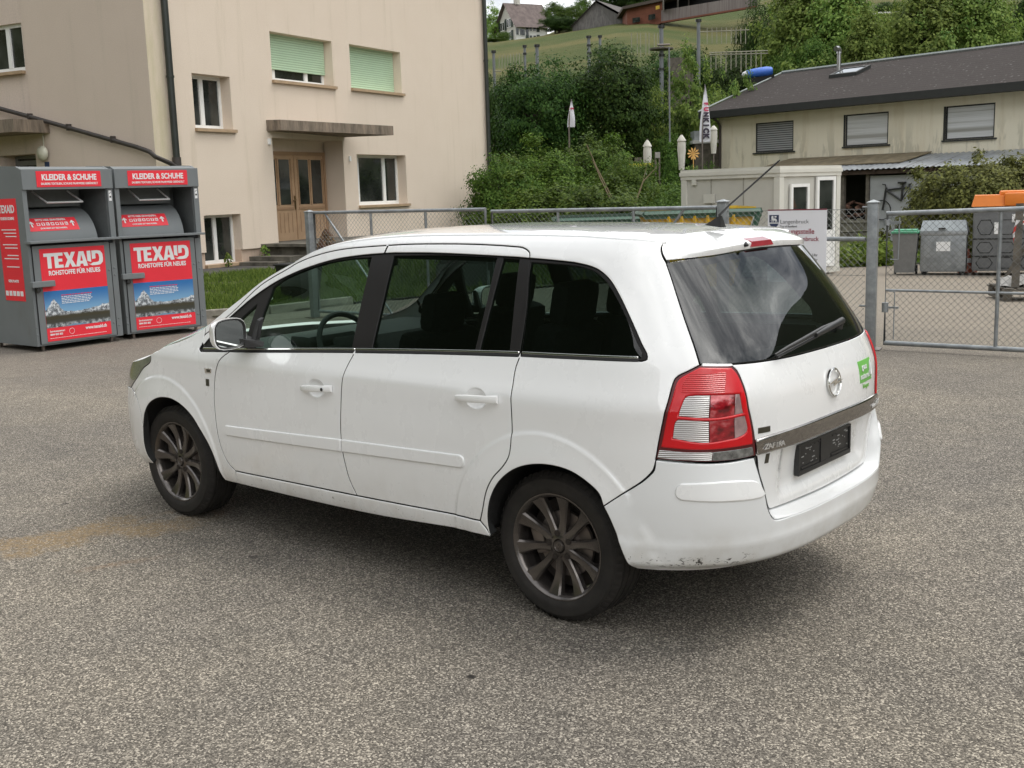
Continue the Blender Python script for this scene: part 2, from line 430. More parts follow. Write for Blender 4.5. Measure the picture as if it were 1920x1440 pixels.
def panel(name,pieces,mat,parent,kind='T',off=0.,gap=.0026,bev=.0028,depth=.018,step=.03,holes=(),side=1,offf=None,dense=(),outlin=None,ostep=.012,**k):
    O=outline(pieces,ostep) if outlin is None else outlin
    if area(O)<0: O=O[::-1]
    H=[]
    for h in holes:
        h=outline(h,ostep)
        if area(h)>0: h=h[::-1]
        H.append(h)
    loops0=[inset(O,gap+bev)]+[inset(h,-(gap+bev)) if False else h+0 for h in H]
    # holes grow outward by gap+bev
    for i,h in enumerate(H): loops0[i+1]=2*h-inset(h,(gap+bev))  if False else _grow(h,gap+bev)
    loops1=[inset(O,gap)]+[_grow(h,gap) for h in H]
    lo=loops0[0].min(0); hi=loops0[0].max(0)
    gx=np.arange(lo[0],hi[0],step); gz=np.arange(lo[1],hi[1],step*.87)
    G=np.array([(x+(step/2 if j%2 else 0),z) for j,z in enumerate(gz) for x in gx])
    ex=[]
    for (dq,dz_,ra,rb) in dense:
        G=G[((G[:,0]-dq)/ra)**2+((G[:,1]-dz_)/rb)**2>1.5]
        ex+=[(dq+ra*f*math.cos(t_),dz_+rb*f*math.sin(t_)) for f in (.12,.3,.5,.68,.82,.92,1.0,1.08,1.2) for t_ in np.linspace(0,2*PI,max(8,int(40*f)))[:-1]]
    if kind=='T' and np.ndim(off)==0 and off==0. and hi[0]-lo[0]>.5 and lo[1]<.6 and name in('front_fender','rear_door','front_door','side_panel','front_bumper'):
        for cx in (0.,2.703):
            rs=(.482,.489,.496,.503,.511)
            PX_=S(G[:,0],G[:,1]); G=G[(np.abs(np.hypot(PX_[:,0]-cx,G[:,1]-.317)-.4965)>.022)] if len(G) else G
            for r in rs:
                for t_ in np.linspace(.02,PI-.02,110):
                    xx,zz=cx+r*math.cos(t_),.317+r*math.sin(t_)
                    if xx<0:
                        qq=np.linspace(-1.2,0,160); xs_=S(qq,zz)[:,0]; xx=float(np.interp(xx,xs_,qq))
                    elif xx>X1:
                        qq=np.linspace(X1,X1+1.2,160); xs_=S(qq,zz)[:,0]; xx=float(np.interp(xx,xs_,qq))
                    ex.append((xx,zz))
        pass
        G=np.vstack([G,np.array(ex)])
    if len(G):
        ok=inside(loops0[0],G)
        for h in loops0[1:]: ok&=~inside(h,G)
        G=G[ok]
        if len(G):
            dd=np.minimum.reduce([mindist(l,G) for l in loops0]); G=G[dd>min(step*.45,.009)] if ex else G[dd>step*.45]
    verts=[Vector((float(a),float(b))) for l in loops0 for a,b in l]+[Vector((float(a),float(b))) for a,b in G]
    edges=[];b=0
    for l in loops0:
        n=len(l); edges+=[(b+i,b+(i+1)%n) for i in range(n)]; b+=n
    V,E,F,_,_,_=delaunay_2d_cdt(verts,edges,[],1,1e-7)
    V=np.array([[v.x,v.y] for v in V])
    if H:
        ct=np.array([V[list(f)].mean(0) for f in F]); bad=np.zeros(len(F),bool)
        for h in loops0[1:]: bad|=inside(h,ct)
        F=[f for f,b_ in zip(F,bad) if not b_]
    def ev(UV,o,):
        P=S(UV[:,0],UV[:,1],kind); Nn=SN(UV[:,0],UV[:,1],kind)
        oo=off+o
        if offf is not None: oo=oo+offf(UV[:,0],UV[:,1])
        return P+Nn*np.reshape(oo,(-1,1)) if np.ndim(oo) else P+Nn*oo,Nn
    P,Nn=ev(V,0.)
    if offf is not None:
        # numeric normals of the displaced surface
        e=2e-3; a=ev(V+[e,0],0.)[0]-ev(V-[e,0],0.)[0]; b2=ev(V+[0,e],0.)[0]-ev(V-[0,e],0.)[0]
        Nd=np.cross(b2,a); Nd/=np.linalg.norm(Nd,axis=1,keepdims=True); Nn=Nd
    verts=P.tolist(); nor=Nn.tolist(); faces=[]; dark=[]
    for f in F:
        f=list(f); A=V[f[0]];B=V[f[1]];C=V[f[2]]
        ar=(B[0]-A[0])*(C[1]-A[1])-(B[1]-A[1])*(C[0]-A[0])
        faces.append(f if ar<0 else f[::-1])
    # rim
    for l0,l1 in zip(loops0,loops1):
        n=len(l0)
        # match l0 to CDT verts
        idx=[int(((V-p)**2).sum(1).argmin()) for p in l0]
        P0=P[idx]; A,N1=ev(l1,-bev*.8); Bq,_=ev(l1,-depth)
        sidev=A-P0; sidev-= (sidev*N1).sum(1,keepdims=True)*N1; sidev/=np.linalg.norm(sidev,axis=1,keepdims=True)+1e-9
        nm=N1*.6+sidev*.8
        b=len(verts); verts+=A.tolist()+Bq.tolist(); nor+=nm.tolist()+sidev.tolist()
        for i in range(n):
            j=(i+1)%n
            faces.append([idx[i],idx[j],b+j,b+i]); dark.append(len(faces)); faces.append([b+i,b+j,b+n+j,b+n+i])
    verts=np.array(verts); nor=np.array(nor)
    if side<0:
        verts[:,1]*=-1; nor[:,1]*=-1; faces=[f[::-1] for f in faces]
    me=D.meshes.new(name); me.from_pydata(verts.tolist(),[],[tuple(f) for f in faces]); me.materials.append(mat)
    if gap>0 and depth>.012 and name not in('rear_bumper','b1'):
        me.materials.append(M['gap'])
        for q_ in dark: me.polygons[q_].material_index=1
    me.polygons.foreach_set('use_smooth',[True]*len(me.polygons)); me.update()
    # make face winding agree with the normals
    bad=[]
    pn=np.zeros(len(me.polygons)*3); me.polygons.foreach_get('normal',pn); pn=pn.reshape(-1,3)
    for p in me.polygons:
        if np.dot(pn[p.index],nor[list(p.vertices)].mean(0))<0: bad.append(p.index)
    if bad:
        bm=bmesh.new(); bm.from_mesh(me); bm.faces.ensure_lookup_table(); bmesh.ops.reverse_faces(bm,faces=[bm.faces[i] for i in bad]); bm.to_mesh(me); bm.free()
    nn=nor/(np.linalg.norm(nor,axis=1,keepdims=True)+1e-9)
    me.normals_split_custom_set_from_vertices(nn.tolist())
    o=D.objects.new(name,me); COL.objects.link(o)
    if parent is not None: o.parent=parent
    tag(o,**k); return o
def _grow(h,g):
    # h clockwise (hole): move outward from its centre side
    return inset(h,-g)
def mirror_front(P): return [(2*QF-a,b) for a,b in reversed(P)]
def mirror_rear(P): return [(-PI-a,b) for a,b in reversed(P)]

# seams, (position along the body, height)
A_GAP=[(2.073,.364),(2.131,.403),(2.176,.491),(2.194,.629),(2.194,.778),(2.173,.881),(2.135,.95),(2.070,.9945)]
B_GAP=[(1.127,.378),(1.165,.453),(1.190,.564),(1.199,.645),(1.192,.801),(1.182,.901),(1.163,.99),(1.136,1.0535)]
C_GAP=[(.336,.396),(.315,.453),(.286,.535),(.246,.598),(.190,.654),(.160,.700),(.152,.776),(.155,.875),(.163,.981),(.170,1.05),(.160,1.1015)]
BELT=[(2.325,.981),(1.959,1.002),(1.5,1.031),(1.136,1.0535),(.60,1.082),(.165,1.1015),(-.20,1.111),(-.508,1.118)]
DLO_F=[(2.325,.981),(2.338,.990),(2.318,1.010),(2.246,1.085),(2.118,1.183),(2.006,1.262),(1.863,1.340),(1.718,1.396),(1.572,1.437),(1.427,1.467),(1.281,1.484),(1.196,1.491),(1.045,1.499),(.817,1.501),(.546,1.496),(.294,1.489),(.236,1.486)]
DLO_Q=[(.236,1.486),(.111,1.480),(-.01,1.472),(-.15,1.461),(-.24,1.447),(-.31,1.424),(-.36,1.395),(-.417,1.336),(-.474,1.249),(-.511,1.178),(-.532,1.142),(-.531,1.126),(-.508,1.118)]
DOORTOP=[(2.330,1.062),(2.150,1.178),(1.964,1.325),(1.791,1.408),(1.709,1.446),(1.560,1.488),(1.409,1.512),(1.258,1.524),(1.111,1.532),(.969,1.538),(.758,1.541),(.558,1.540),(.351,1.533),(.285,1.527),(.245,1.508),(.236,1.486)]
def ze(q): return _ZE(q)
_ZE=pchip([-.78,-.737,-.55,-.376,-.034,.425,.8,1.1,1.4,1.606,1.742,1.882,1.967,2.081,2.242,2.343,2.486,2.682,2.868,3.0,3.3,3.6,3.95,4.27],
          [1.547,1.549,1.562,1.566,1.574,1.580,1.578,1.570,1.545,1.503,1.447,1.388,1.345,1.270,1.168,1.10,1.035,.980,.925,.895,.85,.81,.79,.785])
def crest(a,b,n=10): return [(q,float(_ZE(q))) for q in np.linspace(a,b,n)]
ARCH_R=[(.287,.330),(.292,.40),(.284,.455),(.262,.515),(.218,.580),(.164,.628),(.107,.660),(.026,.684),(-.077,.692),(-.184,.682),(-.268,.653),(-.342,.607),(-.364,.561)]
ARCH_R2=[(-.364,.561),(-.388,.522),(-.415,.467),(-.443,.392),(-.466,.336),(-.49,.300)]
ARCH_F=[(2.950,.502),(2.904,.592),(2.848,.647),(2.755,.687),(2.677,.700),(2.590,.700),(2.489,.673),(2.403,.625),(2.335,.558),(2.273,.478),(2.236,.400),(2.213,.318),(2.207,.288)]
HEADBACK=[(2.868,.925),(2.862,.891),(2.974,.839),(3.041,.788),(3.159,.708)]
FBSEAM=[(3.159,.708),(3.054,.679),(2.990,.640),(2.955,.585),(2.950,.502)]
LIGHT_O=[(-.747,1.106),(-.703,1.088),(-.649,1.063),(-.632,1.034),(-.605,.917),(-.583,.820),(-.575,.760)]
LIGHT_B=[(-.575,.760),(-.673,.754),(-.779,.748),(-.882,.747),(-.981,.751)]
LIGHT_I=[(-.981,.751),(-.967,.827),(-.953,.894),(-.930,.980),(-.915,1.035),(-.899,1.078),(-.877,1.099)]
WIN_B=[(-.747,1.107),(-.888,1.102),(-1.049,1.098),(-1.281,1.094),(-1.5708,1.092)]
WIN_S=[(-.715,1.476),(-.719,1.419),(-.722,1.328),(-.729,1.246),(-.739,1.169),(-.747,1.107)]
WIN_T=[(-.715,1.476),(-.80,1.483),(-.931,1.490),(-1.245,1.500),(-1.5708,1.503)]
CAR=empty('parked_car',(0,0,0),label='white people carrier with black window pillars parked alone on the grey yard',cat='car')
P_=M['paint']
def cup_off(qc,zc): return lambda q,z:-.020*np.clip(1-((q-qc)/.060)**2-((z-zc)/.044)**2,0,1)**.7
for sd in (1,-1):
    L='' 
    fender=panel('front_fender',[A_GAP[:0]+[(2.073,.364)]+A_GAP[1:],[(2.070,.9945),(2.325,.978)],[(2.325,.978),(2.345,.990),(2.335,1.012),(2.331,1.060)],[(2.331,1.060),(2.343,1.10)],crest(2.343,2.868,6),HEADBACK,FBSEAM,ARCH_F,[(2.207,.288),(2.15,.286),(2.085,.289)],[(2.085,.289),(2.073,.364)]],P_,CAR,side=sd)
    fd=panel('front_door',[A_GAP,[(2.070,.9945),(1.959,1.000),(1.5,1.029),(1.136,1.0515)],B_GAP[::-1],[(1.127,.378),(1.60,.372),(2.073,.364)]],P_,CAR,side=sd,offf=cup_off(1.365,.871),dense=[(1.365,.871,.062,.046)])
    rd=panel('rear_door',[B_GAP,[(1.136,1.0515),(.60,1.080),(.160,1.0995)],C_GAP[::-1],[(.336,.396),(.74,.386),(1.127,.378)]],P_,CAR,side=sd,offf=cup_off(.349,.918),dense=[(.349,.918,.062,.046)])
    SPL=[(1.112,1.532),(1.117,1.496)]
    panel('door_frame',[DOORTOP[:9],SPL,DLO_F[11:1:-1],[DLO_F[2],(2.345,1.03),(2.330,1.062)]],P_,fd,side=sd,depth=.03)
    panel('door_frame',[[(1.106,1.5322)]+DOORTOP[9:],DLO_F[15:11:-1],[DLO_F[12],(1.111,1.496)],[(1.111,1.496),(1.106,1.5322)]],P_,rd,side=sd,depth=.03)
    qtr=panel('side_panel',[
        [(.336,.396),(.3,.36),(.287,.330)],ARCH_R,[(-.364,.561),(-.44,.612),(-.524,.669),(-.551,.694),(-.569,.717),(-.577,.758)],
        LIGHT_O[::-1],WIN_S[::-1],[(-.715,1.476),(-.706,1.495),(-.708,1.523),(-.737,1.549)],
        crest(-.737,2.343,26),[(2.343,1.10),(2.330,1.062)],DOORTOP,DLO_Q,[(-.508,1.118),(-.20,1.111),(.160,1.1015)],C_GAP[::-1]],P_,CAR,side=sd)
    panel('door_sill',[[(2.085,.289),(2.073,.3635)],[(2.073,.3635),(1.60,.3715),(1.127,.3775),(.74,.3855),(.336,.3955)],[(.336,.3955),(.3,.36),(.287,.330)],[(.287,.330),(.421,.328),(.971,.298),(1.27,.291),(2.085,.289)]],P_,CAR,side=sd,off=.004,bev=.006,depth=.05)
    # glazing band
    panes={'F':[[(1.892,1.022),(1.884,1.19),(1.862,1.322)],[(1.862,1.322),(1.778,1.370),(1.648,1.415),(1.485,1.450),(1.337,1.469),(1.199,1.477)],[(1.199,1.477),(1.192,1.40),(1.186,1.267),(1.170,1.068)]],
           'T':[[(2.13,1.022),(2.08,1.13),(1.955,1.235)],[(1.955,1.235),(1.965,1.13),(1.970,1.028)]],
           'R':[[(1.033,1.075),(1.040,1.247),(1.049,1.485)],[(1.049,1.485),(.74,1.492),(.421,1.489)],[(.421,1.489),(.416,1.30),(.415,1.106)]],
           'S':[[(.386,1.109),(.384,1.30),(.381,1.484)],[(.381,1.484),(.294,1.480)],[(.294,1.480),(.262,1.30),(.226,1.114)]]}
    Q0=[[(.200,1.118),(.205,1.30),(.222,1.470)],[(.222,1.470),(.05,1.463),(-.13,1.451),(-.22,1.436),(-.285,1.413),(-.335,1.384),(-.396,1.325),(-.452,1.244),(-.490,1.174),(-.507,1.145),(-.500,1.130)],[(-.500,1.130),(-.15,1.127),(.200,1.118)]]
    panel('window_trim',[BELT[:6],[(.165,1.1015),(.19,1.30),(.236,1.486)],DLO_F[::-1]],M['black_trim'],CAR,side=sd,off=-.006,bev=.002,depth=.02,holes=list(panes.values()))
    panel('quarter_trim',[[(.160,1.1015),(-.20,1.111),(-.508,1.118)],DLO_Q[::-1],[(.236,1.486),(.19,1.30),(.160,1.1015)]],M['black_trim'],CAR,side=sd,off=-.005,bev=.002,depth=.02,holes=[Q0])
    panel('side_window',panes['F'],M['glass_front'],fd,side=sd,off=-.012,gap=-.006,depth=.004)
    panel('side_window',panes['T'],M['glass_front'],fd,side=sd,off=-.012,gap=-.006,depth=.004)
    panel('side_window',panes['R'],M['glass_tint'],rd,side=sd,off=-.012,gap=-.006,depth=.004)
    panel('side_window',panes['S'],M['glass_tint'],rd,side=sd,off=-.012,gap=-.006,depth=.004)
    panel('quarter_window',Q0,M['glass_tint'],CAR,side=sd,off=-.008,gap=-.004,depth=.004)
    for a,b,o_ in ((2.31,1.142,fd),(1.132,.17,rd),(.152,-.49,qtr)):
        qs=np.linspace(a,b,24); zb=pchip([x for x,_ in BELT[::-1]],[z for _,z in BELT[::-1]])
        lowp=[(q,float(zb(q))+.0085) for q in qs]; up=[(q,float(zb(q))+.0165) for q in qs[::-1]]
        panel('chrome_strip',[lowp,up],M['chrome'],o_,side=sd,off=.002,gap=0,bev=.0015,depth=.01)
        lowp=[(q,float(zb(q))-.003) for q in qs]; up=[(q,float(zb(q))+.008) for q in qs[::-1]]
        panel('window_seal',[lowp,up],M['rubber'],o_,side=sd,off=.001,gap=0,bev=.0015,depth=.01)
    # mouldings on the doors
    def rr(a,b,z0a,z1a,z0b,z1b,r=.022,ends='both'):
        e=.35*r
        P=[[(a-r,z1a),(b+(r if ends in('both','r') else 0),z1b)]]
        if ends in('both','r'): P.append([(b+r,z1b),(b+e,z1b-e),(b,(z0b+z1b)/2),(b+e,z0b+e),(b+r,z0b)])
        else: P.append([(b,z1b),(b,z0b)])
        P.append([(b+(r if ends in('both','r') else 0),z0b),(a-(r if ends in('both','l') else 0),z0a)])
        if ends in('both','l'): P.append([(a-r,z0a),(a-e,z0a+e),(a,(z0a+z1a)/2),(a-e,z1a-e),(a-r,z1a)])
        else: P.append([(a,z0a),(a,z1a)]); P[0][0]=(a,z1a)
        return P
    panel('side_moulding',rr(2.118,1.199,.556,.609,.584,.644,ends='l'),P_,fd,side=sd,off=.009,gap=0,bev=.006,depth=.014)
    panel('side_moulding',rr(1.191,.416,.585,.644,.611,.667,ends='r'),P_,rd,side=sd,off=.009,gap=0,bev=.006,depth=.014)
    # handles: recess bowl + bar
    for (q0,q1,za,zb_,o_,lock) in ((1.463,1.243,.864,.879,fd,sd>0),(.452,.222,.912,.925,rd,False)):
        qc=(q0+q1)/2; zc=(za+zb_)/2
        h=MB(); n=14; ring=[]
        for i in range(n+1):
            f=i/n; q=q0+(q1-q0)*f; zz=za+(zb_-za)*f
            B=S(q,zz)[()]; Nn=SN(q,zz); lift=.030*min(1,math.sin(PI*min(max(f,.02),.98))**.4)+.004; hh=.0165*(.75+.25*math.sin(PI*f)**.5) if f<.8 else .0165
            th_=.010
            for (dz,do) in ((-hh,lift-th_),(-hh*.9,lift-.001),(-hh*.5,lift+.002),(hh*.5,lift+.002),(hh*.9,lift-.001),(hh,lift-th_)):
                v=B+Nn*do; ring.append((v[0],v[1]*sd,v[2]+dz))
        F=[]; m=6
        for i in range(n):
            for j in range(m): F.append((i*m+j,i*m+(j+1)%m,(i+1)*m+(j+1)%m,(i+1)*m+j))
        F+= [tuple(range(m)),tuple(n*m+j for j in range(m))]
        h.add(ring,F); hd=fixn(h.build('door_handle',P_,o_,smooth=40))
        if lock:
            B=S(q0+(q1-q0)*.80,za+(zb_-za)*.8); l=MB(); Mx=Matrix.Translation((B[0],B[1]*sd+.0345*sd,B[2]))@Matrix.Rotation(-PI/2*sd,4,'X')
            l.lathe([(0,0),(.0075,0),(.0085,-.002)],16,Mx); l.build('lock_cylinder',M['blackplastic'],o_)
    # tail light
    LO=[LIGHT_O,LIGHT_B,LIGHT_I,[LIGHT_I[-1],LIGHT_O[0]]]
    tl=panel('tail_light',LO,M['lamp_edge'],CAR,side=sd,off=.003,bev=.003)
    red=[[(-.745,1.096),(-.703,1.078),(-.660,1.055),(-.645,1.030),(-.618,.917),(-.597,.820),(-.594,.808)],[(-.594,.808),(-.75,.797),(-.955,.801)],[(-.955,.801),(-.948,.86),(-.928,.950),(-.907,1.025),(-.890,1.068),(-.872,1.088)],[(-.872,1.088),(-.745,1.096)]]
    h1=[[(-.662,.926),(-.668,.955),(-.684,.993),(-.720,1.0)],[(-.720,1.0),(-.80,.998),(-.893,.995)],[(-.893,.995),(-.912,.925)],[(-.912,.925),(-.80,.916),(-.662,.926)]]
    h2=[[(-.638,.842),(-.650,.905),(-.662,.914)],[(-.662,.914),(-.80,.905),(-.919,.914)],[(-.919,.914),(-.930,.862),(-.918,.845),(-.88,.832)],[(-.88,.832),(-.75,.824),(-.638,.842)]]
    panel('red_lens',red,M['lens_red'],tl,side=sd,off=.010,gap=0,bev=.006,depth=.012,holes=[h1,h2])
    def cut(h,q,keep):
        O=outline(h); 
        # half-plane clip
        R_=[];n=len(O)
        for i in range(n):
            a=O[i];b=O[(i+1)%n]; ia=(a[0]-q)*keep>0; ib=(b[0]-q)*keep>0
            if ia: R_.append(a)
            if ia!=ib: t_=(q-a[0])/(b[0]-a[0]); R_.append(a+t_*(b-a))
        return np.array(R_)
    def cutb(h):
        O=cut(h,-.777,-1); R_=[]; n=len(O)
        for i in range(n):
            a=O[i];b=O[(i+1)%n]; ia=a[0]>-.875; ib=b[0]>-.875
            if ia: R_.append(a)
            if ia!=ib: t_=(-.875-a[0])/(b[0]-a[0]); R_.append(a+t_*(b-a))
        return np.array(R_)
    for h in (h1,h2):
        panel('clear_lens',None,M['lens_clear'],tl,side=sd,off=.0065,gap=.001,bev=.001,depth=.006,outlin=cut(h,-.775,1),step=.02)
        panel('bulb_window',None,M['lens_bulb'],tl,side=sd,off=.0060,gap=.001,bev=.001,depth=.006,outlin=cutb(h),step=.02)
        panel('reflector_end',None,M['lens_grey'],tl,side=sd,off=.0062,gap=.0005,bev=.001,depth=.006,outlin=cut(h,-.876,-1),step=.02)
    panel('ribbed_lens',[[(-.70,1.072),(-.675,1.04),(-.668,1.008)],[(-.668,1.008),(-.83,1.003)],[(-.83,1.003),(-.845,1.075)],[(-.845,1.075),(-.70,1.072)]],M['lens_redrib'],tl,side=sd,off=.0108,gap=0,bev=.001,depth=.006,step=.02)
    lw=[[(-.588,.797),(-.75,.787),(-.955,.790)],[(-.955,.790),(-.965,.762)],[(-.965,.7575),(-.88,.7525),(-.75,.7565),(-.582,.767)],[(-.582,.767),(-.588,.797)]]
    panel('clear_lens',None,M['lens_clear'],tl,side=sd,off=.006,gap=0,bev=.002,depth=.006,outlin=cut(lw,-.79,1),step=.02)
    panel('smoked_lens',None,M['lens_smoke'],tl,side=sd,off=.006,gap=0,bev=.002,depth=.006,outlin=cut(lw,-.792,-1),step=.02)
    # headlight
    hl=panel('headlight',[HEADBACK,[(3.159,.708),(3.45,.690),(3.60,.700)],[(3.60,.700),(3.62,.76),(3.60,.800)],crest(3.60,2.868,8)],M['lens_head'],CAR,side=sd,off=.002)
    # inner lining and wheel arch liners
    panel('inner_lining',[[(2.30,.28),(2.30,.98)],[(2.30,.98),(1.136,1.04),(.165,1.085),(-.49,1.10)],[(-.49,1.10),(-.60,.70)],[(-.60,.70),(-.40,.72),(-.05,.76),(.25,.66),(.36,.45),(.36,.28)],[(.36,.28),(2.30,.28)]],M['gap'],CAR,side=sd,off=-.045,gap=0,depth=.002,step=.08)
    for cx in (-.03,2.66):
        a=MB(); R0=.385; 
        prof=[(R0,.86),(R0,.50)]
        V=[];F=[];n=22
        for i in range(n+1):
            t_=.04+(PI-.08)*i/n
            for (yy,rr_) in ((.835,R0),(.55,R0),(.52,.30),(.52,.02)): V.append((cx+rr_*math.cos(t_),yy*sd,.33+rr_*math.sin(t_)))
        for i in range(n):
            for j in range(3): F.append((i*4+j,i*4+j+1,i*4+5+j,i*4+4+j))
        a.add(V,F).build('wheel_arch',M['liner'],CAR,smooth=40)
for sd in (1,-1):
    panel('pillar_lining',[[(-.46,1.115),(-.49,1.174),(-.452,1.244),(-.396,1.325),(-.335,1.384),(-.285,1.413),(-.13,1.455),(.22,1.475),(1.10,1.485)],[(1.10,1.485),(1.10,1.545),(.3,1.55),(-.40,1.54),(-.72,1.52)],[(-.72,1.52),(-.722,1.328),(-.739,1.169),(-.742,1.112)],[(-.742,1.112),(-.60,1.09),(-.46,1.115)]],M['gap'],CAR,side=sd,off=-.028,gap=0,depth=.002,step=.06)
# badges on the left front fender
def flatquad(name,q0,q1,z0,z1,mat,off,par,sd=1,kind='T',**k): return panel(name,[[(q0,z0),(q0,z1)],[(q0,z1),(q1,z1)],[(q1,z1),(q1,z0)],[(q1,z0),(q0,z0)]],mat,par,kind=kind,side=sd,off=off,gap=0,bev=.0006,depth=.003,step=.02,**k)
bd=panel('fender_badge',[[(2.272,.896),(2.207,.899)],[(2.207,.899),(2.214,.872)],[(2.214,.872),(2.267,.870)],[(2.267,.870),(2.272,.896)]],M['chrome'],CAR,off=.003,gap=0,bev=.001,depth=.004)
flatquad('badge_inlay',2.250,2.218,.877,.892,M['darksticker'],.0045,bd)
flatquad('fender_sticker',2.264,2.234,.802,.839,M['darksticker'],.002,CAR)
# roof, windscreen, bonnet: surface between the two crest lines
_XC=pchip([-.737,0,.8,1.5,1.75,2.2,2.72,2.82,3.6,4.2],[-.292,.0,.8,1.5,1.735,2.29,2.93,3.02,3.52,3.60])
_ZC=pchip([-.737,-.3,0,.4,.9,1.2,1.5,1.75,2.2,2.72,2.82,3.2,3.6,4.2],[1.570,1.584,1.592,1.602,1.606,1.597,1.573,1.534,1.290,1.020,.955,.885,.80,.77])
def TOP(q,s):
    q=np.asarray(q,float); s=np.asarray(s,float); e=S(q,_ZE(q)); xe=e[...,0];ye=e[...,1];z0=_ZE(q)
    xc=_XC(q);zc=_ZC(q); a=np.abs(s); p=np.where(q<1.6,3.2,2.2)
    return np.stack([xc+(xe-xc)*a**2,ye*s,zc-(zc-z0)*a**p],-1)
def top_patch(name,q0,q1,mat,nq,ns=29,off=0.,s1=1.,gapq=.004,thick=.02,offf=None):
    qs=np.linspace(q0+gapq,q1-gapq,nq); ss=np.linspace(-s1,s1,ns); Q,Sg=np.meshgrid(qs,ss,indexing='ij')
    P=TOP(Q,Sg)
    e=1e-3; a=TOP(Q+e,Sg)-TOP(Q-e,Sg); b=TOP(Q,Sg+e)-TOP(Q,Sg-e); n=np.cross(a,b); n/=np.linalg.norm(n,axis=-1,keepdims=True)
    n*=np.sign(n[...,2:3]+1e-9)
    P=P+n*off
    if offf is not None: P=P+n*offf(Q,P[...,1])[...,None]
    V=P.reshape(-1,3).tolist(); NN=n.reshape(-1,3).tolist(); F=[]
    for i in range(nq-1):
        for j in range(ns-1): k=i*ns+j; F.append((k,k+1,k+ns+1,k+ns))
    # flange
    bd=[j for j in range(ns)]+[i*ns+ns-1 for i in range(1,nq)]+[(nq-1)*ns+j for j in range(ns-2,-1,-1)]+[i*ns for i in range(nq-2,0,-1)]
    b0=len(V)
    for i in bd: V.append([V[i][k]-NN[i][k]*thick for k in range(3)]); NN.append(NN[i])
    for i in range(len(bd)): j=(i+1)%len(bd); F.append((bd[i],bd[j],b0+j,b0+i))
    me=D.meshes.new(name); me.from_pydata(V,[],F); me.materials.append(mat); me.polygons.foreach_set('use_smooth',[True]*len(F))
    o=D.objects.new(name,me); COL.objects.link(o); o.parent=CAR; fixn(o)
    me.normals_split_custom_set_from_vertices([tuple(x) for x in NN]) if False else None
    return o
roof=top_patch('roof',-.737,1.742,P_,60)
top_patch('windscreen',1.742,2.78,M['glass_wind'],24,thick=.004,s1=.97)
top_patch('bonnet',2.79,4.18,M['bonnet'],30,offf=lambda q,y:.004*sm(.5,.44,np.abs(y)))
hlng=top_patch('headlining',-.62,1.66,M['headlining'],24,off=-.045,s1=.97,thick=.002)
# tailgate with the number plate recess
def gate_off(q,z):
    qq=np.where(q<-PI/2,-PI-q,q)
    r=sm(-1.110,-1.19,qq)*sm(.540,.600,z)*sm(.790,.765,z)
    return -.030*r
TG=[WIN_B[::1]]
half=[WIN_B[::-1],[(-.747,1.107),(-.877,1.099)],LIGHT_I[::-1],[(-.981,.751),(-.990,.745),(-1.012,.680),(-1.048,.606),(-1.070,.545)],[(-1.070,.545),(-1.083,.522),(-1.12,.519)],[(-1.12,.519),(-1.248,.519),(-1.489,.514),(-1.5708,.513)]]
gate=panel('tailgate',half+[mirror_rear(h) for h in half[::-1]],P_,CAR,offf=gate_off,step=.022)
half=[WIN_T[::-1],WIN_S,WIN_B]
rw=panel('rear_window',half+[mirror_rear(h) for h in half[::-1]],M['glass_rear'],gate,off=-.001,depth=.006)
# the dark printed border of the rear window, seen through the glass
ins=[[(-1.5708,1.475),(-1.20,1.470),(-.90,1.455),(-.80,1.44)],[(-.80,1.44),(-.798,1.33),(-.815,1.20),(-.83,1.155)],[(-.83,1.155),(-1.0,1.150),(-1.28,1.147),(-1.5708,1.145)]]
full_hole=ins+[mirror_rear(h) for h in ins[::-1]]
half=[WIN_T[::-1],WIN_S,WIN_B]
panel('window_border',half+[mirror_rear(h) for h in half[::-1]],M['gap'],gate,off=-.010,gap=.006,depth=.012,holes=[full_hole])
# chrome strip
ch=[[(-1.5708,.832),(-1.408,.831),(-1.193,.829),(-1.047,.824),(-.969,.815)],[(-.969,.815),(-.983,.757)],[(-.983,.757),(-1.089,.761),(-1.337,.766),(-1.5708,.767)]]
strip=panel('chrome_strip',ch+[mirror_rear(h) for h in ch[::-1]],M['dullchrome'],gate,off=.016,gap=0,bev=.008,depth=.02,label='dull chrome strip across the tailgate')
def on_shell(q,z,off,kind='T',rot=0,sgn=1):
    P=S(q,z,kind)[()]; n=SN(q,z,kind); n=Vector(n); P=Vector(P)+n*off
    up=Vector((0,0,1)); xr=up.cross(n).normalized(); yu=n.cross(xr)
    m=Matrix((xr,yu,n)).transposed().to_4x4(); m.translation=P
    return m
def shell_text(name,s,q0,q1,z,h,mat,par,off,sx=.8,bold=.0,z1=None,kind='T'):
    # letters one by one along the curved surface, joined
    n=len(s); obs=[]
    for i,ch_ in enumerate(s):
        if ch_==' ': continue
        f=(i+.5)/n; q=q0+(q1-q0)*f; zz=z+((z1-z) if z1 is not None else 0)*f
        obs.append((text('t',ch_,h,mat,None,on_shell(q,zz,off,kind),bold=bold,sx=sx,ext=.0012),0))
    return join_meshes(name,obs,[mat],par)
shell_text('lettering','ZAFIRA',-1.003,-1.108,.786,.029,M['letter'],gate,.0205,sx=1.25,bold=.0002)
shell_text('lettering','ecoFLEX',-PI+1.16,-PI+1.02,.792,.026,M['letter'],gate,.0195,sx=1.2,bold=.001)
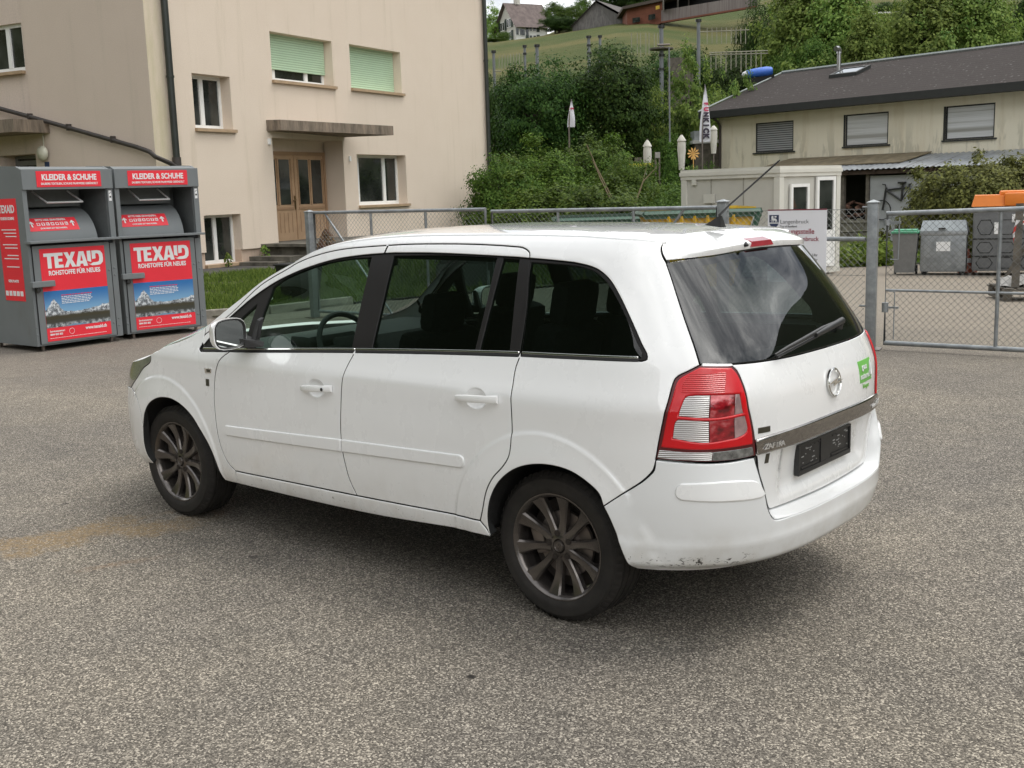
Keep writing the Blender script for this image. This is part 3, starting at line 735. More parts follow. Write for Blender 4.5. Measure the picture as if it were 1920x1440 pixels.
# round emblem with its bolt
em=MB(); Me=on_shell(-1.5707,.955,.006)
em.lathe([(.051,-.004),(.052,.004),(.0555,.007),(.0595,.004),(.0605,-.004)],40,Me)
Z=[(-.062,.001),(-.020,.0145),(.020,.0145),(.006,.0015),(.062,-.001),(.020,-.0145),(-.020,-.0145),(-.006,-.0015)]
Z=[(-.072,-.003),(-.030,.006),(.026,.015),(.010,.001),(.072,.003),(.030,-.006),(-.026,-.015),(-.010,-.001)]
em.prism(Z,.001,.008,Me); fixn(em.build('emblem',M['chrome'],gate,smooth=40))
# number plate holder
ph=MB(); PM=Matrix(((0,0,-1,-.781),(-1,0,0,.005),(0,1,0,.672),(0,0,0,1))); ph.box((0,0,.004),(.500,.128,.016),bev=.004)
for (x0,x1,y0,y1) in ((-.25,.25,-.064,-.044),(-.25,.25,.055,.064),(-.25,-.238,-.044,.055),(.238,.25,-.044,.055)): ph.span((x0,y0,.009),(x1,y1,.018),bev=.002)
ph.span((-.045,-.044,.011),(.045,.055,.0165)); ph.span((-.22,-.041,.011),(-.06,-.032,.0155)); ph.span((.06,-.041,.011),(.22,-.032,.0155))
for sx_ in (-1,1):
    for a in (-.12,-.085,-.05): ph.span((sx_*-a-.012,.04,.0105),(sx_*-a+.004,.047,.014))
ph.v=[tuple(PM@Vector(v)) for v in ph.v]; pho=ph.build('plate_holder',M['blackplastic'],gate,smooth=30)
M['clips']=plain('grey clips',(.30,.30,.29),.5); pm=MB(); random.seed(3)
for sx_ in (-1,1):
    for i in range(14):
        x0=sx_*random.uniform(.07,.22); y0=random.uniform(-.025,.045); w_=random.choice((.006,.007,.022)); h_=.0045
        pm.span((x0-w_/2,y0-h_/2,.0121),(x0+w_/2,y0+h_/2,.0135))
pm.v=[tuple(PM@Vector(v)) for v in pm.v]; pm.build('clip_slots',M['lamp_edge'] if False else M['clips'],pho.parent)
# stickers on the tailgate
gs=flatquad('green_sticker',-PI+1.265,-PI+1.095,.905,1.0,M['green_st'],.0015,gate)
shell_text('lettering','gaz',-PI+1.235,-PI+1.165,.972,.034,M['white_ink'],gate,.003,sx=.95,bold=.001)
shell_text('lettering','naturel',-PI+1.262,-PI+1.135,.932,.034,M['white_ink'],gate,.003,sx=.75,bold=.001)
lf=MB(); Ml=on_shell(-PI+1.115,.958,.003)
lf.tube([(.0+.018*math.cos(a),.032*math.sin(a),0) for a in np.linspace(0,2*PI,17)[:-1]],.0018,4,closed=True); lf.tube([(0,-.045,0),(0,.03,0)],.0016,4)
for k_ in (-.015,0,.014): lf.tube([(0,k_-.01,0),(.014,k_+.008,0)],.0014,4); lf.tube([(0,k_-.01,0),(-.014,k_+.008,0)],.0014,4)
lf.v=[tuple(Ml@Vector(v)) for v in lf.v]; lf.build('leaf_mark',M['white_ink'],gate)
shell_text('lettering','biogaz',-PI+1.235,-PI+1.150,.888,.026,M['green_ink'],gate,.002,sx=.75,bold=.0006)
flatquad('dealer_sticker',-.981,-1.047,.824,.850,M['darksticker'],.002,gate) if False else flatquad('dealer_sticker',-.984,-1.047,.836,.858,M['darksticker'],.002,gate)
flatquad('dealer_sticker',-1.034,-1.055,.712,.750,M['darksticker'],.002,gate)
# spoiler
def spoiler():
    ns=41; rows=[]
    sv=np.linspace(-1,1,ns); a=np.abs(sv)
    e=S(-.742,1.549)[()]; ey=e[1]; ex=e[0]
    # front seam on the roof
    R0=np.stack([-.300+(ex+.300)*a**2,ey*sv,1.570-(1.570-1.549)*a**3.2],-1)
    lowc=[]
    qs=-PI/2+ (PI/2-.722)*1.0
    # lower edge = top edge of the glass
    zt=pchip([0,.45,.75,.93,1.0],[1.507,1.504,1.495,1.487,1.482])
    def glassline(s_):
        # find q with y = s*y(.722)
        qs=np.linspace(-PI/2,-.722,200); zz=np.interp(qs,[-1.5708,-1.245,-.931,-.8,-.722],[1.507,1.504,1.494,1.487,1.481]); P=S(qs,zz); yy=P[:,1]
        t_=abs(s_)*yy[-1]; return np.array([np.interp(t_,yy,P[:,0]),t_*np.sign(s_),np.interp(t_,yy,P[:,2])])
    G=np.array([glassline(s_) for s_ in sv])
    lip=G+np.stack([-.014+0*a,0*a,.023-.002*a],-1); lip[:,1]*=1.012
    G=G+np.array([0,0,-.008]); lip2=G+np.stack([-.012+0*a,0*a,.002+0*a],-1)
    def lerp(A,B,t,bulge): return A*(1-t)+B*t+np.stack([0*a,0*a,bulge*4*t*(1-t)+0*a],-1)
    rows=[R0-[0,0,.02],R0,lerp(R0,lip,.25,.004),lerp(R0,lip,.5,.006),lerp(R0,lip,.75,.006),lerp(R0,lip,.93,.005),lip+np.array([-.002,0,-.005]),lerp(lip,lip2,.5,0)+np.array([-.003,0,0]),lip2,G+np.array([.03,0,-.0])]
    tg=[(-.741,1.545),(-.741,1.549),(-.728,1.541),(-.716,1.531),(-.711,1.520),(-.710,1.509),(-.712,1.501),(-.715,1.492),(-.719,1.484),(-.735,1.482)]
    for i,(qq,zz) in enumerate(tg):
        T_=S(qq-.004,zz)[()]; r_=rows[i]
        for s_,j in ((1,ns-1),(-1,0)):
            dlt=np.array([T_[0],T_[1]*s_,T_[2]])-r_[j]; k_=(np.clip(sv*s_,0,1)**7)[:,None]; rows[i]=rows[i]+dlt*k_
    V=np.concatenate(rows).tolist(); F=[]
    for i in range(len(rows)-1):
        for j in range(ns-1): k=i*ns+j; F.append((k,k+1,k+ns+1,k+ns))
    m=MB().add(V,F); n=len(rows)
    m.add([V[i*ns] for i in range(n)]+[(V[i*ns][0]+.01,V[i*ns][1]+.03,V[i*ns][2]-.02) for i in range(n)],[(i,i+1,n+i+1,n+i) for i in range(n-1)])
    m.add([V[i*ns+ns-1] for i in range(n)]+[(V[i*ns+ns-1][0]+.01,V[i*ns+ns-1][1]-.03,V[i*ns+ns-1][2]-.02) for i in range(n)],[(i,i+1,n+i+1,n+i) for i in range(n-1)])
    o=fixn(m.build('roof_spoiler',P_,CAR,smooth=50))
    return o,lip,lip2,R0
spo,lip,lip2,R0=spoiler()
# high brake lamp
b=MB(); xc,zc=float(lip[20][0]),float(lip[20][2])
b.add([(xc-.004,.085,zc-.001),(xc-.004,-.085,zc-.001),(xc-.008,-.100,zc-.023),(xc-.008,.095,zc-.023),(xc+.035,.085,zc+.011),(xc+.035,-.085,zc+.011),(xc+.03,-.09,zc-.02),(xc+.03,.09,zc-.02)],[(0,1,2,3),(0,4,5,1),(4,7,6,5),(0,3,7,4),(1,5,6,2),(3,2,6,7)])
fixn(b.build('brake_light',M['lens_brake'],spo))
b=MB(); b.tube([(xc-.004,.142,zc-.010),(xc-.018,.142,zc-.014)],[.012,.004],10); b.build('washer_jet',M['blackplastic'],spo)
# wiper
w=MB()
def gp(q,z,o_): return Vector(S(q,z)[()])+Vector(SN(q,z))*o_
w.tube([gp(-1.10,1.108,.020),gp(-1.20,1.122,.024),gp(-1.35,1.136,.024),gp(-1.62,1.158,.022),gp(-1.80,1.168,.020)],[.004,.008,.009,.009,.006],8)
w.tube([gp(-1.12,1.101,.012),gp(-1.4,1.128,.012),gp(-1.85,1.158,.012)],.006,6)
w.tube([gp(-1.83,1.150,.004),gp(-1.83,1.165,.028)],[.020,.016],14); w.tube([gp(-1.5,1.140,.024),gp(-1.85,1.165,.03)],[.010,.015],8)
w.build('rear_wiper',M['blackplastic'],gate,smooth=50)
# rear bumper: skin + the ledge under the tailgate
LEDGE=[(-.975,.748),(-.979,.690),(-.988,.624),(-.999,.563),(-1.017,.520),(-1.040,.496),(-1.147,.491),(-1.352,.487),(-1.5708,.486)]
bp=[[(-1.5708,.330),(-1.25,.328),(-1.066,.322),(-.904,.306),(-.80,.297),(-.69,.296),(-.49,.300)],ARCH_R2[::-1],[(-.364,.561),(-.44,.612),(-.524,.669),(-.551,.694),(-.571,.717),(-.577,.757)],[(-.577,.757),(-.673,.751),(-.779,.745),(-.882,.744),(-.975,.748)],LEDGE]
def bump_off(q,z):
    # soft feature line running round the corners, tuck-under at the bottom
    return .006*sm(.46,.42,z)*sm(.30,.36,z)-.02*sm(.345,.30,z)
bsk=panel('b1',bp+[mirror_rear(h) for h in bp[::-1]],M['bumper'],None,kind='B',offf=bump_off,bev=.004,depth=.05,step=.03)
BO=catmull(LEDGE,.02); n=len(BO); TI=[(-.990,.750),(-1.012,.680),(-1.048,.606),(-1.072,.545),(-1.083,.520),(-1.248,.517),(-1.489,.512),(-1.5708,.511)]
TIc=catmull(TI,.02)
def resamp(P,n):
    P=np.array(P); d=np.r_[0,np.cumsum(np.linalg.norm(np.diff(P,axis=0),axis=1))]; t=np.linspace(0,d[-1],n); return np.stack([np.interp(t,d,P[:,0]),np.interp(t,d,P[:,1])],1)
# match by parts: side part up to the corner, then along the bottom
ko=5; ki=4
o1=resamp(catmull(LEDGE[:ko+1],.01),16); o2=resamp(catmull(LEDGE[ko:],.01),24)
i1=resamp(catmull(TI[:ki+1],.01),16); i2=resamp(catmull(TI[ki:],.01),24)
OO=np.vstack([o1,o2[1:]]); II=np.vstack([i1,i2[1:]])
PO=S(OO[:,0],OO[:,1],'B')+SN(OO[:,0],OO[:,1],'B')*(bump_off(OO[:,0],OO[:,1])[:,None]-.003); PI_=S(II[:,0],II[:,1])+SN(II[:,0],II[:,1])*-.012
rws=[PO*(1-f)+PI_*f+np.array([0,0,-.006*math.sin(PI*f)]) for f in (0,.15,.4,.7,1)]
m=MB(); k=len(PO)
for sg in (1,-1):
    V=(np.concatenate(rws)*[1,sg,1]).tolist(); m.add(V,[(i*k+j,i*k+j+1,(i+1)*k+j+1,(i+1)*k+j) for i in range(4) for j in range(k-1)])
led=m.build('b2',M['bumper'],None,smooth=60)
# keep the skin's custom normals: the ledge stays its own mesh under the bumper
bsk.name='rear_bumper'; bsk.parent=CAR; led.name='bumper_ledge'; led.parent=bsk; fixn(led)
for sd in (1,-1):
    panel('bumper_strip',[[(-.669,.673),(-.829,.676),(-.935,.668)],[(-.935,.668),(-.965,.655),(-.980,.63),(-.988,.608)],[(-.988,.608),(-.972,.599),(-.817,.600),(-.665,.609)],[(-.665,.609),(-.647,.622),(-.650,.655),(-.669,.673)]],P_,bsk,kind='B',side=sd,off=.008,gap=0,bev=.006,depth=.012)
# front bumper, grille
fb=[FBSEAM,[(2.950,.502),(2.975,.40),(2.967,.327),(2.95,.28)],[(2.95,.28),(3.4,.22),(QF,.20)]]
top=[(3.159,.708),(3.45,.690),(3.60,.700),(3.9,.690),(QF,.690)]
allp=[top[::-1]]+fb
fbp=panel('front_bumper',allp+[mirror_front(h) for h in allp[::-1]],P_,CAR,depth=.04)
gr=[(3.62,.700),(3.62,.79)]; 
gp_=[[(QF,.785),(3.62,.79)],[(3.62,.79),(3.61,.703)],[(3.61,.703),(3.9,.693),(QF,.693)]]
panel('grille',gp_+[mirror_front(h) for h in gp_[::-1]],M['blackplastic'],CAR)
# floor pan, sills inside
fl=MB(); fl.span((-.55,-.60,.32),(3.10,.60,.36)); fl.span((.42,-.78,.30),(2.12,.78,.34)); fl.span((-.60,-.42,.345),(-.10,.42,.37)); fl.tube([(-.50,-.35,.33),(-.50,.25,.33)],.085,12); fl.build('floor_pan',M['gap'],CAR)
ax=MB(); ax.tube([(0,-.72,.30),(0,.72,.30)],.04,8); ax.tube([(2.703,-.72,.30),(2.703,.72,.30)],.035,8); ax.tube([(2.2,.1,.20),(.3,.15,.20)],.03,8); ax.build('axle',M['liner'],CAR)
pass
for a_,b_ in (((2.45,-.72,.28),(2.50,.72,.93)),((-.60,-.50,.38),(-.57,.50,.80))): MB().span(a_,b_).build('bulkhead',M['gap'],CAR)
# antenna
an=MB(); an.add([(-.230,.012,1.594),(-.230,-.012,1.594),(-.315,-.022,1.584),(-.315,.022,1.584),(-.296,.005,1.632),(-.296,-.005,1.632),(-.306,-.005,1.633),(-.306,.005,1.633)],[(0,1,5,4),(1,2,6,5),(2,3,7,6),(3,0,4,7),(4,5,6,7)])
an.tube([(-.293,0,1.634),(-.35,0,1.682),(-.575,0,1.856)],[.006,.0042,.0026],8)
for i in range(26): 
    f=.2+.78*i/26; p=Vector((-.35,0,1.682)).lerp(Vector((-.575,0,1.856)),f); an.tube([p,p+Vector((-.004,0,.003))],.0042,6)
an.build('roof_antenna',M['blackplastic'],CAR,smooth=40)
# door mirrors
for sd in (1,-1):
    m=MB(); V=[];F=[];nz=14;nr=8
    # housing: rounded shell, open side faces back
    c=Vector((1.905,.985,1.112)); prof=[]; V+=[(c.x-.030,(c.y-.003+.098*.955*(abs(math.cos(2*PI*j/(nz*2)))**3.2+abs(math.sin(2*PI*j/(nz*2)))**3.2)**(-1/3.2)*math.cos(2*PI*j/(nz*2)))*sd,c.z+.078*.955*(abs(math.cos(2*PI*j/(nz*2)))**3.2+abs(math.sin(2*PI*j/(nz*2)))**3.2)**(-1/3.2)*math.sin(2*PI*j/(nz*2))) for j in range(nz*2)]
    for i in range(nr+1):
        f=i/nr; k=math.sqrt(max(0,1-(f)**2.4)) if i<nr else .0
        x=c.x-.030+.120*f
        for j in range(nz*2):
            t_=2*PI*j/(nz*2); e_=3.2; r_=(abs(math.cos(t_))**e_+abs(math.sin(t_))**e_)**(-1/e_)
            hw,hh=.098,.078
            yy=c.y+hw*k*r_*math.cos(t_)-.02*f; zz=c.z+hh*k*r_*math.sin(t_)-.012*math.cos(t_)*0
            zz+=.010*(math.cos(t_)<0)*0-.08*(yy-c.y)*.0
            V.append((x,yy*sd,zz))
    w_=nz*2
    F=[(i*w_+j,i*w_+(j+1)%w_,(i+1)*w_+(j+1)%w_,(i+1)*w_+j) for i in range(nr+1) for j in range(w_)]
    m.add(V,F); mh=fixn(m.build('door_mirror',M['paint'],CAR,smooth=60))
    m=MB(); V=[]
    for k_,x in ((.965,c.x-.028),(.92,c.x-.034),(.88,c.x-.030),(.84,c.x-.018)):
        for j in range(w_):
            t_=2*PI*j/w_; e_=3.2; r_=(abs(math.cos(t_))**e_+abs(math.sin(t_))**e_)**(-1/e_)
            V.append((x,(c.y-.004+.098*k_*r_*math.cos(t_))*sd,c.z+.078*k_*r_*math.sin(t_)))
    m.add(V,[(i*w_+j,i*w_+(j+1)%w_,(i+1)*w_+(j+1)%w_,(i+1)*w_+j) for i in range(3) for j in range(w_)]); m.build('mirror_bezel',M['blackplastic'],mh,smooth=40)
    m=MB(); V=[(c.x-.022,(c.y-.004+.084*(abs(math.cos(t_))**3.2+abs(math.sin(t_))**3.2)**(-1/3.2)*math.cos(t_))*sd,c.z+.065*(abs(math.cos(t_))**3.2+abs(math.sin(t_))**3.2)**(-1/3.2)*math.sin(t_)) for t_ in [2*PI*j/32 for j in range(32)]]
    m.add(V,[tuple(range(32))]); m.build('mirror_glass',M['mirrorglass'],mh)
    m=MB(); m.add([(1.97,.845*sd,1.03),(1.80,.845*sd,1.035),(1.80,.84*sd,1.06),(1.97,.835*sd,1.09),(1.95,.91*sd,1.035),(1.86,.91*sd,1.035),(1.86,.91*sd,1.075),(1.95,.91*sd,1.085)],[(0,1,2,3),(4,7,6,5),(0,4,5,1),(1,5,6,2),(2,6,7,3),(3,7,4,0)]); m.build('mirror_foot',M['blackplastic'],mh)
    m=MB(); m.add([(1.885,.842*sd,1.035),(1.845,.842*sd,1.035),(1.84,.80*sd,1.175),(1.865,.80*sd,1.175),(1.885,.87*sd,1.035),(1.845,.87*sd,1.035),(1.845,.825*sd,1.16),(1.865,.825*sd,1.165)],[(0,1,2,3),(4,7,6,5),(0,4,5,1),(1,5,6,2),(2,6,7,3),(3,7,4,0)]); m.build('mirror_gusset',M['blackplastic'],mh)
# interior
def seat(x,y,w,h0,recl=.22,hr=True,hz=.0):
    o=MB(); o.box((x+.27,y,h0-.06),(.52,w,.16),bev=.05)
    R=Matrix.Rotation(-recl,3,'Y'); 
    o.box(Vector((x,y,h0))+R@Vector((0,0,.26)),(.13,w*.96,.58),R=R,bev=.055)
    so=o.build('seat',M['fabric'],CAR,smooth=50)
    if hr:
        h=MB(); h.box(Vector((x,y,h0))+R@Vector((.0,0,.635+hz)),(.10,.25,.19),R=R,bev=.045); b0=Vector((x,y,h0))+R@Vector((0,0,.5)); b1=Vector((x,y,h0))+R@Vector((0,0,.62+hz))
        for d_ in (-.06,.06): h.tube([b0+Vector((0,d_,0)),b1+Vector((0,d_,0))],.006,6)
        h.build('headrest',M['fabric'],so,smooth=50)
    return so
seat(1.14,.37,.50,.58); seat(1.14+.16,-.37,.50,.62)
seat(.30,.42,.40,.66,.2); seat(.30,-.42,.40,.66,.2); seat(.30,0,.36,.66,.2)
d=MB(); prof=[(2.45,.62),(1.95,.62),(1.86,.72),(1.84,.90),(1.90,.99),(2.10,1.015),(2.45,.985)]
d.add([(x,yy,z) for yy in (-.76,-.3,.3,.76) for x,z in prof],[(k*7+i,k*7+i+1,(k+1)*7+i+1,(k+1)*7+i) for k in range(3) for i in range(6)]+[(0,1,2,3,4,5,6),(27,26,25,24,23,22,21)])
d.box((1.90,.37,1.015),(.16,.34,.07),bev=.03); d.build('dashboard',M['dash'],CAR,smooth=35)
stw=MB(); Ms=Matrix.Translation((1.70,.37,.985))@Matrix.Rotation(rad(-64),4,'Y')
stw.tube([(.185*math.cos(a),.185*math.sin(a),0) for a in np.linspace(0,2*PI,37)[:-1]],.015,8,closed=True)
stw.box((0,0,-.01),(.12,.15,.04),bev=.015); stw.box((0,.11,0),(.035,.14,.02)); stw.box((0,-.11,0),(.035,.14,.02)); stw.box((-.1,0,0),(.14,.035,.02)); stw.tube([(0,0,-.02),(.0,0,-.2)],.03,8)
stw.v=[tuple(Ms@Vector(v)) for v in stw.v]; stw.build('steering_wheel',M['dash'],CAR,smooth=40)
im=MB(); im.box((1.80,0,1.405),(.03,.22,.065),bev=.02); im.tube([(1.80,0,1.43),(1.90,0,1.50)],.008,6); im.build('inner_mirror',M['blackplastic'],CAR,smooth=40)
# ------------------------------------------------------------ wheels
def make_wheel():
    w=empty('wheel',(0,0,0)); w.parent=CAR
    R_=.317; T=Matrix.Rotation(-PI/2,4,'X')   # lathe axis z -> +y
    t=MB(); hw=.1025
    prof=[(.206,-hw+.006),(.222,-hw-.002),(.255,-hw-.006),(.288,-hw-.001),(.303,-hw+.014),(.3145,-hw+.028)]
    g=[-.058,-.020,.020,.058]; z=-hw+.028
    for gc in g:
        prof+=[(.3165,gc-.006),(.3085,gc-.0045),(.3085,gc+.0045),(.3165,gc+.006)]
    prof+=[(.3145,hw-.028),(.303,hw-.014),(.288,hw+.001),(.257,hw+.005),(.236,hw+.001),(.2275,hw-.007),(.215,hw-.012)]
    t.lathe(prof,72,T)
    # shoulder blocks
    for i in range(72):
        a=2*PI*i/60
        for s_ in (-1,1):
            Rm=Matrix.Rotation(a,3,'Y'); c=Rm@Vector((.3078,s_*(hw-.0165),0)); t.box(c,(.003,.026,.017),R=Rm@Matrix.Rotation(s_*.75,3,'Z'))
    tyre=t.build('tyre',M['tyre'],w,smooth=35)
    r=MB()
    # barrel and lip; outer side at +y
    lip=[(.200,-.09),(.200,.050),(.199,.070),(.204,.086),(.2105,.093),(.2160,.0975),(.2205,.0975),(.2225,.0945),(.222,.088)]
    r.lathe(lip,72,T)
    n=10
    for i in range(n):
        a=2*PI*i/n+.16
        pts=[]; ks=9
        for k in range(ks):
            f=k/(ks-1); rr_=.045+(.2145-.045)*f
            wd=.0118+.009*(1-f)**3+.0245*f**2.4         # half widths
            y=.070+.022*f-.016*math.sin(PI*f)+.004*(1-f)
            skew=0.
            ca,sa=math.cos(a),math.sin(a)
            def pp(u,yy): return (rr_*ca-(u+skew)*sa,yy,rr_*sa+(u+skew)*ca)
            pts+= [pp(-wd,y-.030),pp(-wd,y-.006),pp(-wd*.72,y+.001),pp(0,y-.0015),pp(wd*.72,y+.001),pp(wd,y-.006),pp(wd,y-.030)]
        F=[(k*7+j,k*7+j+1,(k+1)*7+j+1,(k+1)*7+j) for k in range(ks-1) for j in range(6)]
        r.add(pts,F)
    r.lathe([(.027,.072),(.030,.076),(.046,.073),(.054,.066),(.056,.045)],40,T)
    rim=fixn(r.build('rim',M['alloy'],w,smooth=32))
    d=MB(); d.lathe([(.196,-.085),(.192,.0),(.120,-.012),(.05,-.012)],48,T); 
    d.build('wheel_well',M['alloydark'],w,smooth=40)
    d=MB(); d.lathe([(.138,.012),(.140,.020),(.138,.028),(.080,.028),(.075,.045),(.03,.045)],48,T); d.box((.118,.028,.045),(.06,.05,.12),bev=.012); d.build('brake_disc',M['steel'],w,smooth=40)
    c=MB(); c.lathe([(0,.080),(.018,.080),(.024,.078),(.026,.072)],28,T)
    c.lathe([(.0165,.080),(.0185,.0825),(.0215,.0825),(.0230,.080)],28,T)
    Zb=[(-.026,.0015),(-.012,.0045),(.011,.006),(.003,.001),(.026,-.0015),(.012,-.0045),(-.011,-.006),(-.003,-.001)]
    Mz=Matrix.Translation((0,.080,0))@Matrix.Rotation(-PI/2,4,'X')@Matrix.Rotation(.5,4,'Z')
    c.prism(Zb,0,.003,Mz); c.build('hub_cap',M['alloy'],w,smooth=40)
    for i in range(5):
        a=2*PI*i/5+.16+PI/10; b=MB(); b.tube([(.054*math.cos(a),.082-.012,.054*math.sin(a)),(.054*math.cos(a),.0755,.054*math.sin(a))],.0135,14)
        b.tube([(.054*math.cos(a),.072,.054*math.sin(a)),(.054*math.cos(a),.0765,.054*math.sin(a))],.0085,6)
        b.build('wheel_bolt',M['alloydark'],w,smooth=40)
    return w
W0=make_wheel()
for ch_ in W0.children:
    if ch_.name.startswith('rim'): ch_.scale=(1.03,1,1.03)
W0.location=(0,.755-.0375,.317); W0.rotation_euler=(0,.35,0)
for (x,y,rz,ry) in ((2.703,.755-.045,0,.1),(0,-.72,PI,.8),(2.703,-.715,PI,.3)):
    c=copy_tree(W0,CAR); c.location=(x,y,.317); c.rotation_euler=Matrix.Rotation(rz,3,'Z').to_4x4().to_euler() if rz else (0,ry,0)
GND=MB(); 
# ------------------------------------------------------------ the lie of the land
E0=Vector((-2.728,4.2925,1.7624)); EF=Vector((.6452,-.7640,0)).normalized(); ER=Vector((-.7640,-.6452,0)).normalized()
def place(px,py,Z):
    # a point of the valley: column px, row py of a 1920-wide plan of the view, Z metres away
    d=Vector((_R[0][0],_R[0][1],_R[0][2]))*((px-960)/2100)+Vector((_R[1][0],_R[1][1],_R[1][2]))*(-(py-720)/2100)+Vector((_R[2][0],_R[2][1],_R[2][2]))*-1
    return E0+d*Z
def height(x,y):
    v=Vector((x,y,0))-Vector((E0.x,E0.y,0)); f=v.dot(EF); r=v.dot(ER); d=v.length
    ang=math.atan2(r,f)
    base=-.30*float(sm(8.,22.,-y))
    if abs(ang)<1.0:
        u=math.tan(ang); s0=34+20*float(sm(.10,.20,u)); s=.16+.035*min(max(u/.214,0),1.25)
        top=232+130*float(sm(.03,.10,u))
    elif -2.7<ang<-1.0: s=.95*float(sm(-1.0,-1.25,ang)*sm(-2.7,-2.4,ang))+.17; top=95; s0=26  # unseen steep slope, shaped to darken the reflections in the side glass
    elif 1.0<ang<2.3: s=.17+.22*float(sm(1.0,1.3,ang)*sm(2.3,2.0,ang)); top=160; s0=42  # out-of-view rise, added as a dark band for the rear window to mirror
    else: s=.17; top=200; s0=60
    if ang>.5:
        kk=float(sm(.5,.75,ang)*sm(1.75,1.45,ang)); s=s*(1-kk)+.60*kk  # unseen hill raised here so the rear window mirrors something dark
        if kk>0: top=140; s0=50-12*float(sm(.8,1.1,ang))
    k=min(d,top)-s0
    h=s*(math.sqrt(k*k+36)+k)/2
    if d>top: h+=0
    if d<s0-8: h=0
    else: h*=float(sm(s0-8,s0+2,d))
    if abs(ang)<1 : h+=.5*noise.noise(Vector((x*.03,y*.03,0)))*float(sm(40,80,d))
    bank=.36*float(sm(11.3,16.0,x))*float(sm(-5.0,-6.5,y))*(1-float(sm(-26,-34,y)))
    return max(base+h,0)*0+base+h+bank
def sheet(name,xs,ys,mat,dz=0,clip=None,**k):
    V=[];ix={};F=[]
    for i,x in enumerate(xs):
        for j,y in enumerate(ys): V.append((x,y,height(x,y)+dz))
    n=len(ys)
    for i in range(len(xs)-1):
        for j in range(n-1):
            cx=(xs[i]+xs[i+1])/2; cy=(ys[j]+ys[j+1])/2
            if clip is None or clip(cx,cy): F.append((i*n+j,(i+1)*n+j,(i+1)*n+j+1,i*n+j+1))
    m=MB(); m.v=V; m.f=F; m.m=[0]*len(F)
    return m.build(name,mat,None,smooth=60,kind='structure',**k)
# asphalt: rounded chippings in worn bitumen, rust streaks, an oil spot
t=NT('worn asphalt'); x,y,z=t.xyz()
v=t.vor(165); v2=t.vor(250,(1,1,1))
cr=t.ramp(v.outputs['Color'],[(.0,(.040,.036,.030)),(.38,(.112,.102,.086)),(.62,(.205,.188,.158)),(.84,(.40,.367,.305)),(1.,(.78,.72,.60))])
g=t.n('ShaderNodeSeparateColor'); t.l(v.outputs['Color'],g.inputs[0]); t.l(g.outputs[0],cr.node.inputs[0])
g2=t.n('ShaderNodeSeparateColor'); t.l(v2.outputs['Color'],g2.inputs[0])
cr2=t.ramp(g2.outputs[0],[(.0,(.048,.043,.036)),(.5,(.155,.141,.118)),(1.,(.40,.368,.305))])
col=t.mix(.34,cr,cr2)
big=t.noise(.45,6,.65); med=t.noise(3.2,5,.65)
col=t.mix(1,col,t.ramp(big,[(.3,(.80,.80,.82)),(.7,(1.18,1.15,1.08))]),'MULTIPLY')
col=t.mix(1,col,t.ramp(med,[(.3,(.90,.90,.90)),(.7,(1.10,1.09,1.08))]),'MULTIPLY')
vs=t.vor(1.1); sp_=t.math('MULTIPLY',t.rng(vs.outputs['Distance'],.045,.028),.55); col=t.mix(sp_,col,(.045,.040,.035))
tr_n=t.noise(.7,4,.6,(.12,1,1)); col=t.mix(1,col,t.ramp(tr_n,[(.35,(.90,.90,.90)),(.65,(1.08,1.07,1.05))]),'MULTIPLY')
# dust towards the far side of the yard
dust=t.math('MULTIPLY',t.rng(y,-4.5,-12.),.7); col=t.mix(dust,col,(.33,.285,.22))
dust2=t.math('MULTIPLY',t.rng(x,5.,12.),.5); col=t.mix(dust2,col,(.24,.205,.165))
# rust streak running diagonally
def streak(ax,ay,bx,by,w,st):
    L=math.hypot(bx-ax,by-ay); ux,uy=(bx-ax)/L,(by-ay)/L
    n=t.noise(2.6,7,.75,(1,1,1)); wob=t.math('MULTIPLY',t.math('SUBTRACT',n,.5),w*4.5)
    along=t.math('ADD',t.math('MULTIPLY',t.math('SUBTRACT',x,ax),ux),t.math('MULTIPLY',t.math('SUBTRACT',y,ay),uy))
    across=t.math('ADD',t.math('ADD',t.math('MULTIPLY',t.math('SUBTRACT',x,ax),-uy),t.math('MULTIPLY',t.math('SUBTRACT',y,ay),ux)),wob)
    a=t.math('MULTIPLY',t.rng(t.math('ABSOLUTE',across),w,w*.15),t.rng(t.noise(38,4,.75),.30,.62)); b=t.math('MULTIPLY',t.rng(along,0,.25),t.rng(along,L,L-.5))
    return t.math('MULTIPLY',t.math('MULTIPLY',a,b),st)
col=t.mix(streak(3.3,2.4,2.50,.60,.26,.62),col,(.33,.215,.085))
col=t.mix(streak(2.35,1.75,2.05,1.15,.06,.42),col,(.30,.18,.09))
col=t.mix(streak(2.45,.75,2.75,.45,.07,.6),col,(.28,.14,.055))
col=t.mix(1,col,(.84,.835,.86),'MULTIPLY')
def spot(cx,cy,r,st):
    dx=t.math('SUBTRACT',x,cx); dy=t.math('SUBTRACT',y,cy); d=t.math('SQRT',t.math('ADD',t.math('MULTIPLY',dx,dx),t.math('MULTIPLY',t.math('MULTIPLY',dy,dy),2.)))
    d=t.math('ADD',d,t.math('MULTIPLY',t.math('SUBTRACT',t.noise(30,4,.6),.5),r*1.6)); return t.math('MULTIPLY',t.rng(d,r,r*.5),st)
for cx,cy,r,st in ((-.07,1.43,.028,.95),(3.53,1.06,.028,.7),(1.9,2.3,.012,.6),(-1.2,-.6,.015,.6)): col=t.mix(spot(cx,cy,r,st),col,(.018,.016,.014))
t.set(col=col,rough=.88,spec=.25)
bh_=t.math('ADD',v.outputs['Distance'],t.math('MULTIPLY',v2.outputs['Distance'],.5)); t.bump(bh_,.55,.006).invert=True
ASPH=t.m
def rangef(a,b,n): return [a+(b-a)*i/n for i in range(n+1)]
